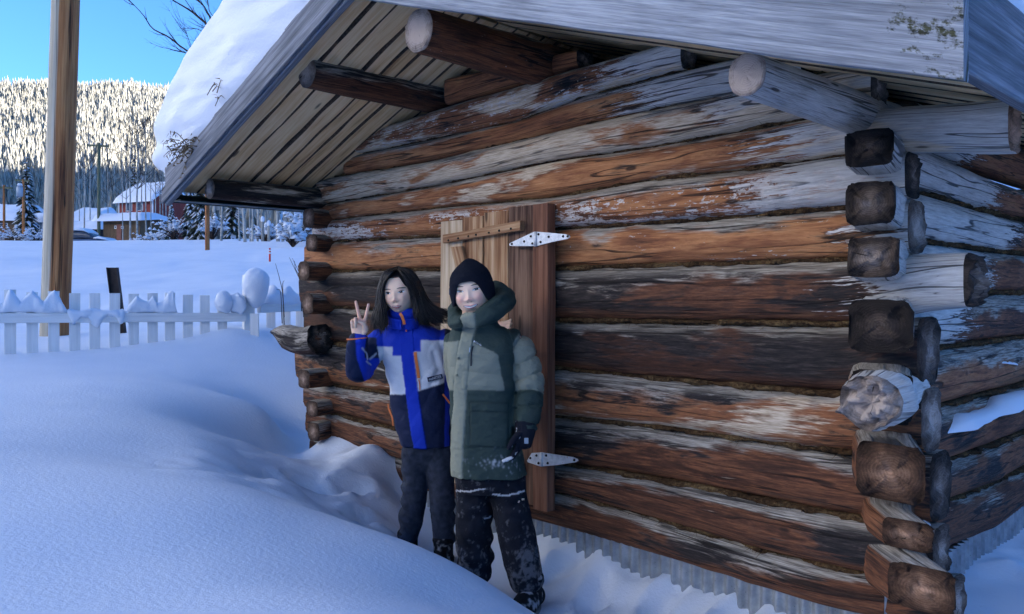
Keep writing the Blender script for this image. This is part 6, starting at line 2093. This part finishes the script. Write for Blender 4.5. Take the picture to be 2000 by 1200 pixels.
    V = V + N * (0.004 * ((np.abs(dx) < 12.5) & (py > 615) & (N[:, 1] < -0.2)))[:, None]
    jk = obj('jacket', V, F, M_SHELL, root, col=soften(c, F))
    fr = Front(V)
    # collar, standing open on the picture's right, orange lining inside
    a = np.linspace(0, 2 * math.pi, 60)
    cc = J(792, 626, 3.955)
    def collar(nm, m, r_, h0, h1, colr, gap):
        rows = []
        for k, h in enumerate(np.linspace(h0, h1, 7)):
            f = 1 + 0.10 * (k / 6)
            th = a[(a > gap) & (a < 2 * math.pi - gap)]
            dz = 0.012 * np.cos(th) * (k / 6)
            rows.append(np.stack([cc[0] + r_ * f * np.sin(th) * 1.02, cc[1] - r_ * f * np.cos(th) * 1.0, cc[2] + h - 0.02 * np.cos(th) - dz], 1))
        n_ = len(rows[0])
        ins = [q + (np.array([cc[0], cc[1], 0]) - q * [1, 1, 0]) * 0.09 for q in rows[::-1]]
        Vc = np.concatenate(rows + ins)
        cols = np.tile(np.array(colr), (len(Vc), 1))
        cols[7 * n_:] = (0.012, 0.02, 0.05)
        o = obj(nm, Vc, gridF(14, n_), M_SHELL, root, col=cols)
    collar('collar', M_SHELL, 0.078, -0.022, 0.038, BLUE, 0.10)
    g_ = gd([(781, 612, 3.86), (785, 618, 3.856), (788, 626, 3.855), (790, 634, 3.857)])
    ribbon('collar_lining', g_, 0.013, M_ORANGE, jk, 0.0)
    ribbon('zipper', fr.line([(793, 632), (794, 648)], 8), 0.006, M_ORANGE, jk, 0.004)
    ribbon('chest_zip', fr.line([(811, 688), (813, 705), (816, 722), (818, 739)], 14), 0.0135, M_ORANGE, jk, 0.002)
    ribbon('zip_end', fr.line([(818, 741), (820, 752), (820, 762)], 8), 0.005, M_ORANGE, jk, 0.002)
    ribbon('pocket_zip', fr.line([(758, 789), (760, 800), (766, 815), (768, 832)], 10), 0.007, M_ORANGE, jk, 0.004)
    ribbon('pocket_zip', fr.line([(865, 770), (872, 779), (879, 788)], 8), 0.008, M_ORANGE, jk, 0.003)
    # cuff lining
    th = np.linspace(0, 2 * math.pi, 30)
    cfc = J(697.5, 664, 3.80)
    V1, F1 = tube([cfc + [0.046 * math.cos(t), 0.046 * math.sin(t), 0.006 + 0.004 * math.cos(t)] for t in th], 0.0035, 6, cap=False)
    obj('cuff_trim', V1, F1, M_ORANGE, jk)
    # badge with its print
    bc = fr.at(850, 738) + np.array([0, -0.010, 0])
    ux = unit([1, 0.12, 0.24]) * 0.072
    uy = unit(np.cross(ux, [0, 1, 0]))
    uy = uy * (1 if uy[2] > 0 else -1) * 0.022
    nn = unit(np.cross(ux, uy)); nn = nn if nn[1] < 0 else -nn
    box('badge', bc, ux / 2, uy / 2, nn * 0.0015, M_BADGE, jk, b=0.001)
    text_part('badge_lettering', 'moNSTER', bc + nn * 0.0035, ux * 0.84, uy * 0.60, 1, M_BADGET, jk)
    # trousers -----------------------------------------------------------
    hips = torso([(J(834, 925, 4.01), 0.03, 0.03), (J(834, 905, 4.01), 0.085, 0.062), (J(834, 880, 4.01), 0.116, 0.085), (J(833, 845, 4.01), 0.116, 0.09)])
    l1 = limb([J(811, 880, 4.02), J(811, 930, 4.02), J(809, 975, 4.01), J(802, 1020, 4.02), J(797, 1050, 4.03)], [0.071, 0.067, 0.061, 0.058, 0.050], 34)
    l2 = limb([J(858, 880, 4.0), J(861, 930, 3.99), J(864, 975, 3.97), J(866, 1020, 3.98), J(868, 1055, 3.98)], [0.071, 0.067, 0.061, 0.056, 0.052], 34)
    V, F, N = voxel([hips, l1, l2], 0.0055, 3)
    fo = 0.006 * np.sin(V[:, 2] * 75 + 3 * fbm(V * 9, 2, 3)) * sstep(0.0, 0.5, fbm(V * 7, 2, 12)) + 0.004 * fbm(V * 16, 3, 14)
    V = V + N * fo[:, None]
    c = np.tile(np.array([0.027, 0.035, 0.056]), (len(V), 1)) * (1 + 0.35 * fbm(V * 60, 2, 4))[:, None]
    obj('trousers', V, F, M_FLEECE, root, col=c)
    zb = gh(*(J(797, 1085, 4.03)[:2]))
    for ank, toe in ((J(797, 1062, 4.03), (-0.25, -1)), (J(866, 1075, 3.97), (-0.15, -1))):
        z0 = ank[2] - 0.085
        boot('boot', ank, toe, z0 - 0.03, 0.22, 0.050, root, M_KNIT, (0.012, 0.012, 0.014), M_BLACKP, 0.05)
girl()

# ================================================================== the person in the green parka
def boy():
    root = empty('person', J(985, 1190, 3.55), 'person in olive and dark green parka and black knitted hat with one dark glove', 'person')
    hd = Head(J(921.5, 566, 3.49), 0.212, math.radians(-9), math.radians(-8), math.radians(3), jaw=0.20, cheek=0.05, wid=0.385)
    wr = J(1024, 838, 3.48)
    parts = [hd.mesh(), hd.ear(-1), hd.ear(1),
             limb([hd.world([[0, -0.08, -0.30]])[0], J(930, 640, 3.53), J(935, 665, 3.55)], [0.055, 0.055, 0.065], 14, 18),
             torso([(J(955, 930, 3.56), 0.115, 0.09), (J(945, 800, 3.56), 0.11, 0.09), (J(941, 710, 3.56), 0.12, 0.09), (J(940, 660, 3.55), 0.12, 0.075), (J(934, 640, 3.54), 0.05, 0.05)]),
             limb([J(998, 665, 3.56), J(1032, 750, 3.54), J(1030, 800, 3.50), wr], [0.045, 0.040, 0.032, 0.026]),
             limb([J(898, 665, 3.60), J(905, 740, 3.70), J(930, 780, 3.70)], [0.045, 0.040, 0.032]),
             limb([J(928, 910, 3.60), J(926, 1020, 3.61), J(926, 1120, 3.62)], [0.075, 0.055, 0.042]),
             limb([J(985, 910, 3.55), J(1007, 1020, 3.53), J(1034, 1140, 3.52)], [0.075, 0.055, 0.042])]
    V, F, N = voxel(parts, 0.0034, 1)
    obj('body', V, F, M_SKIN, root, col=hd.skin_col(V, 0.75, (0.97, 0.67, 0.49)))
    hd.eyes(root, 0.004, 0.85)
    hd.mouth(root, 0.150, 0.032, 0.034, 0.96, (0.66, 0.27, 0.26), dz=0.012)
    # knitted hat --------------------------------------------------------
    n, m = 46, 360
    v = np.linspace(0, 1, n)[:, None]
    lo = np.linspace(0, 2 * math.pi, m, endpoint=False)[None, :]
    fz = 0.17 * np.exp(-(np.minimum(lo, 2 * math.pi - lo) / 0.62) ** 4) - 0.29 * (1 - np.exp(-(np.minimum(lo, 2 * math.pi - lo) / 0.80) ** 4))
    fz = fz - 0.02 * np.cos(lo) * 0
    ztop = 0.63
    z = fz + (ztop - fz) * v
    Wd = np.interp(z, [-0.32, -0.15, 0.0, 0.15, 0.28, 0.38, 0.47, 0.54, 0.59, 0.62, 0.63], [0.395, 0.415, 0.425, 0.425, 0.395, 0.345, 0.26, 0.17, 0.10, 0.045, 0.0])
    front = np.cos(lo)
    dep = np.where(front > 0, 1.06, 1.14)
    rib = 0.0085 * np.abs(np.cos(lo * 46)) * (Wd > 0.1)
    cuff = 0.020 * (1 - sstep(0.34, 0.37, z - 0.25 * fz * 0))
    cuff = 0.022 * (1 - sstep(0.40, 0.43, v + 0 * lo)) * (0.75 + 0.25 * np.sin(np.clip((v + 0 * lo) / 0.4, 0, 1) * math.pi))
    R_ = Wd + rib + cuff
    x = R_ * np.sin(lo)
    y = R_ * dep * np.cos(lo) - 0.02
    lean = 0.02 * sstep(0.3, 0.6, z)
    Vh = hd.world(np.stack([x + lean, y, z], -1).reshape(-1, 3))
    # inner lip
    inn = hd.world(np.stack([x[0] * 0.90, y[0] * 0.90, z[0] + 0.03], -1))
    Vh = np.concatenate([inn, Vh])
    hat = obj('knitted_hat', Vh, gridF(n + 1, m, True)[:, ::-1], M_KNIT, root, col=np.tile(np.array([0.0085, 0.0105, 0.019]), (len(Vh), 1)))
    fix_normals(hat)
    tp = hd.world([[-0.40, 0.19, 0.02]])[0]
    box('hat_tab', tp, unit([0.4, -0.9, 0]) * 0.006, unit([0.9, 0.4, 0]) * 0.003, np.array([0, 0, 0.012]), plain('hat_tab_fabric', (0.03, 0.04, 0.07), 0.7, 0.1, 40), hat, b=0.001)
    # parka --------------------------------------------------------------
    tor = torso([(J(956, 926, 3.56), 0.160, 0.128), (J(953, 905, 3.56), 0.158, 0.128), (J(946, 830, 3.56), 0.146, 0.126), (J(942, 770, 3.56), 0.140, 0.126), (J(940, 705, 3.55), 0.145, 0.125), (J(940, 672, 3.55), 0.150, 0.115), (J(939, 650, 3.55), 0.132, 0.100), (J(934, 634, 3.53), 0.092, 0.088), (J(930, 618, 3.51), 0.080, 0.082)], ex=2.5)
    armp = [J(992, 672, 3.57), J(1012, 690, 3.57), J(1026, 722, 3.56), J(1034, 760, 3.54), J(1031, 800, 3.50), J(1026, 834, 3.48)]
    arm = limb(armp, [0.074, 0.074, 0.070, 0.066, 0.062, 0.052], 40, 30)
    arm2 = limb([J(896, 668, 3.58), J(893, 710, 3.65), J(905, 760, 3.70), J(930, 790, 3.70)], [0.068, 0.062, 0.056, 0.05], 24)
    hp = [J(908, 626, 3.415), J(932, 623, 3.395), J(956, 611, 3.415), J(977, 597, 3.47), J(982, 584, 3.56), J(968, 574, 3.64), J(930, 578, 3.69), J(898, 598, 3.64), J(891, 622, 3.55), J(895, 630, 3.46), J(908, 626, 3.415)]
    hr_ = [0.028, 0.032, 0.042, 0.050, 0.054, 0.056, 0.052, 0.044, 0.036, 0.031, 0.028]
    hood = tube(bez(hp, 60), np.interp(np.linspace(0, 1, 60), np.linspace(0, 1, 11), hr_), 20)
    V, F, N = voxel([tor, arm, arm2, hood], 0.0034, 5)
    px, py = proj(V)
    # quilting: pillows between stitched seams
    A = np.array(bez(armp, 60))
    sa = np.concatenate([[0], np.cumsum(np.linalg.norm(np.diff(A, axis=0), axis=1))])
    D2 = ((V[:, None, :] - A[None]) ** 2).sum(-1)
    ka = D2.argmin(1)
    darm = np.sqrt(D2.min(1))
    isarm = (darm < 0.085) & (px > np.interp(py, [650, 700, 760, 840], [992, 1000, 1003, 998]))
    s_ = sa[ka]
    tilt = s_ + 0.10 * (px - 1030) / 300
    seams = np.array([0.02, 0.105, 0.175, 0.245, 0.31, 0.38])
    ds = np.abs(tilt[:, None] - seams[None]).min(1)
    puff = isarm * (0.010 * np.sqrt(np.clip(ds / 0.035, 0, 1)) - 0.006 - 0.004 * np.exp(-(ds / 0.006) ** 2))
    wr_ = 0.0035 * fbm(V * np.array([22, 22, 34]), 3, 61) * (1 + 1.2 * np.exp(-(ds / 0.02) ** 2) * isarm)
    body = ~isarm
    qs = np.abs(py[:, None] - (np.array([702, 728, 764])[None] + 0.12 * (px[:, None] - 930))).min(1)
    puff = puff + (body & (py > 690) & (py < 770) & (px > 905) & (N[:, 1] < 0)) * (0.007 * np.sqrt(np.clip(qs / 12, 0, 1)) - 0.003)
    hoodm = (py < 640) & body
    wr_ = wr_ + hoodm * 0.0035 * np.sin((px * 0.6 + py * 1.1) * 0.17 + 2 * fbm(V * 10, 2, 6))
    wr_ = wr_ + 0.004 * fbm(np.stack([V[:, 0] * 8, V[:, 1] * 8, V[:, 2] * 8], 1), 3, 66)
    V = V + N * (puff + wr_)[:, None]
    DK_, OL = np.array([0.036, 0.058, 0.050]), np.array([0.245, 0.26, 0.20])
    c = np.tile(DK_, (len(V), 1))
    plx = np.interp(py, [618, 640, 665, 700, 760, 920], [915, 917, 911, 904, 899, 890])
    dx = px - plx
    frn = N[:, 1] < 0.45
    chest = body & frn & (py < 763) & (py > np.interp(px, [880, 905, 921, 965, 985], [668, 664, 668, 688, 702])) & (px < np.interp(py, [690, 765], [972, 985]))
    c[chest] = OL
    plk = body & frn & (np.abs(dx) < 13) & (py > 612)
    c[plk] = OL * 1.02
    sl = isarm & (tilt > 0.0) & (s_ < 0.245) & (py > 650 + 0.25 * np.abs(px - 1010))
    c[sl] = OL
    # stitched pocket
    pk = np.minimum.reduce([seg_d(px, py, [(918, 786), (994, 788), (991, 874), (919, 872), (918, 786)]), seg_d(px, py, [(918, 804), (994, 806)])])
    inp = (px > 918) & (px < 993) & (py > 786) & (py < 874) & frn & body
    st = np.exp(-(pk / 1.6) ** 2) * (frn & body)
    V = V + N * (0.004 * inp - 0.003 * st + 0.0035 * plk - 0.003 * np.exp(-(np.abs(np.abs(dx) - 13) / 1.8) ** 2) * (frn & body & (py > 612)))[:, None]
    c = c * (1 - 0.35 * st[:, None])
    # snow dust caught on the hem
    sn = sstep(0.75, 1.35, fbm(V * 150, 2, 71) + 0.85 * np.exp(-((px - 970) / 36) ** 2 - ((py - 905) / 13) ** 2)) * (frn & body & (py > 870))
    c = c * (1 - 0.5 * sn[:, None]) + 0.5 * sn[:, None] * np.array([0.8, 0.82, 0.85])
    jk = obj('parka', V, F, M_SHELL, root, col=soften(c, F))
    fr = Front(V)
    P = fr.line([(924, 676), (921, 690), (920, 715)], 10)
    ribbon('chest_zip', P, 0.006, M_BLACKP, jk, 0.001)
    P = fr.line([(918, 679), (917, 688)], 5)
    ribbon('zip_pull', P, 0.0035, M_GLINT, jk, 0.004)
    for yb in (700, 733):
        q = fr.at(np.interp(yb, [618, 640, 665, 700, 760, 920], [915, 917, 911, 904, 899, 890]) - 9, yb)
        V1, F1 = tube([q + [0, -0.002, 0], q + [0, -0.006, 0]], [0.006, 0.005], 12)
        obj('snap_button', V1, F1, M_SHELL, jk, col=np.tile(OL * 0.8, (len(V1), 1)))
    # small white chest lettering with its diamond mark
    a_, b_ = fr.at(926, 667), fr.at(940, 675)
    ux = unit(b_ - a_)
    uy = unit(np.cross(ux, [0, 1, 0])); uy = uy if uy[2] > 0 else -uy
    cen = (a_ + b_) / 2 + np.array([0, -0.004, 0])
    text_part('chest_lettering', 'Columbia', cen + ux * 0.003, ux * 0.029, uy * 0.0075, 1, M_BADGET, jk)
    dmk = cen - ux * 0.0165
    obj('chest_mark', np.array([dmk + uy * 0.0055, dmk + ux * 0.004, dmk - uy * 0.0055, dmk - ux * 0.004]), [[0, 3, 2, 1]], M_BADGET, jk, smooth=False)
    # glove --------------------------------------------------------------
    hp_ = hand(wr + np.array([0.0, 0, 0.004]), (-0.26, -0.10, -1), (-0.72, 0.1, 0.12), (-0.35, -0.92, 0.1), 1.02, ((16, 26, 16), (20, 30, 18), (24, 34, 20), (28, 34, 20)), (4, 0, -3, -6), 'open', fat=1.22)
    gaunt = limb([J(1027, 820, 3.48), J(1025, 845, 3.478), J(1022, 868, 3.473)], [0.046, 0.044, 0.036], 16, 22)
    V, F, N = voxel(hp_ + [gaunt], 0.0032, 2)
    px, py = proj(V)
    c = np.tile(np.array([0.012, 0.014, 0.022]), (len(V), 1))
    sn = sstep(0.35, 0.6, fbm(V * 60, 3, 81) + 0.8 * sstep(885, 915, py) - 0.25)
    c = c * (1 - 0.75 * sn[:, None]) + 0.75 * sn[:, None] * np.array([0.8, 0.82, 0.85])
    gl = obj('glove', V, F, M_KNIT, root, col=c)
    fg = Front(V)
    q = fg.at(1028, 861)
    box('glove_buckle', q + [0, -0.004, 0], np.array([0.009, 0, 0]), np.array([0, 0.003, 0]), np.array([0, 0, 0.012]), M_GREYM, gl, b=0.002)
    # trousers -----------------------------------------------------------
    hips = torso([(J(957, 960, 3.56), 0.12, 0.10), (J(957, 930, 3.56), 0.140, 0.112), (J(955, 880, 3.56), 0.135, 0.11)])
    l1 = limb([J(926, 935, 3.60), J(926, 985, 3.61), J(925, 1040, 3.61), J(926, 1090, 3.62), J(926, 1122, 3.62)], [0.082, 0.080, 0.080, 0.080, 0.078], 34, 26)
    l2 = limb([J(987, 935, 3.55), J(998, 990, 3.54), J(1009, 1045, 3.53), J(1021, 1100, 3.52), J(1030, 1140, 3.52)], [0.084, 0.080, 0.080, 0.078, 0.074], 34, 26)
    V, F, N = voxel([hips, l1, l2], 0.0055, 3)
    px, py = proj(V)
    fo = 0.007 * np.sin(V[:, 2] * 60 + 3.5 * fbm(V * 8, 2, 3)) * sstep(0.0, 0.5, fbm(V * 6, 2, 22)) + 0.005 * fbm(V * 14, 3, 24)
    V = V + N * fo[:, None]
    c = np.tile(np.array([0.009, 0.011, 0.018]), (len(V), 1)) * (1 + 0.3 * fbm(V * 50, 2, 4))[:, None]
    frn = N[:, 1] < 0.3
    pipes = frn & ((seg_d(px, py, [(889, 959), (915, 961), (946, 955)]) < 1.5) | (seg_d(px, py, [(963, 966), (990, 968), (1022, 960)]) < 1.4) | (seg_d(px, py, [(947, 1015), (957, 1009)]) < 1.2))
    sn = sstep(0.55, 1.6, fbm(V * 42, 4, 91, 0.75) + 0.75 * sstep(1000, 1070, py) * sstep(985, 1040, px) + 0.45 * sstep(1030, 1100, py))
    c = c * (1 - 0.14 * sn[:, None]) + 0.14 * sn[:, None] * np.array([0.70, 0.72, 0.76])
    c[pipes] = (0.5, 0.51, 0.53)
    obj('snow_trousers', V, F, M_FLEECE, root, col=c)
    for ank, toe in ((J(925, 1135, 3.62), (-0.15, -1)), (J(1036, 1150, 3.51), (-0.35, -1))):
        boot('boot', ank, toe, ank[2] - 0.10, 0.235, 0.054, root, M_KNIT, (0.010, 0.010, 0.012), M_SOLE, 0.05)
boy()
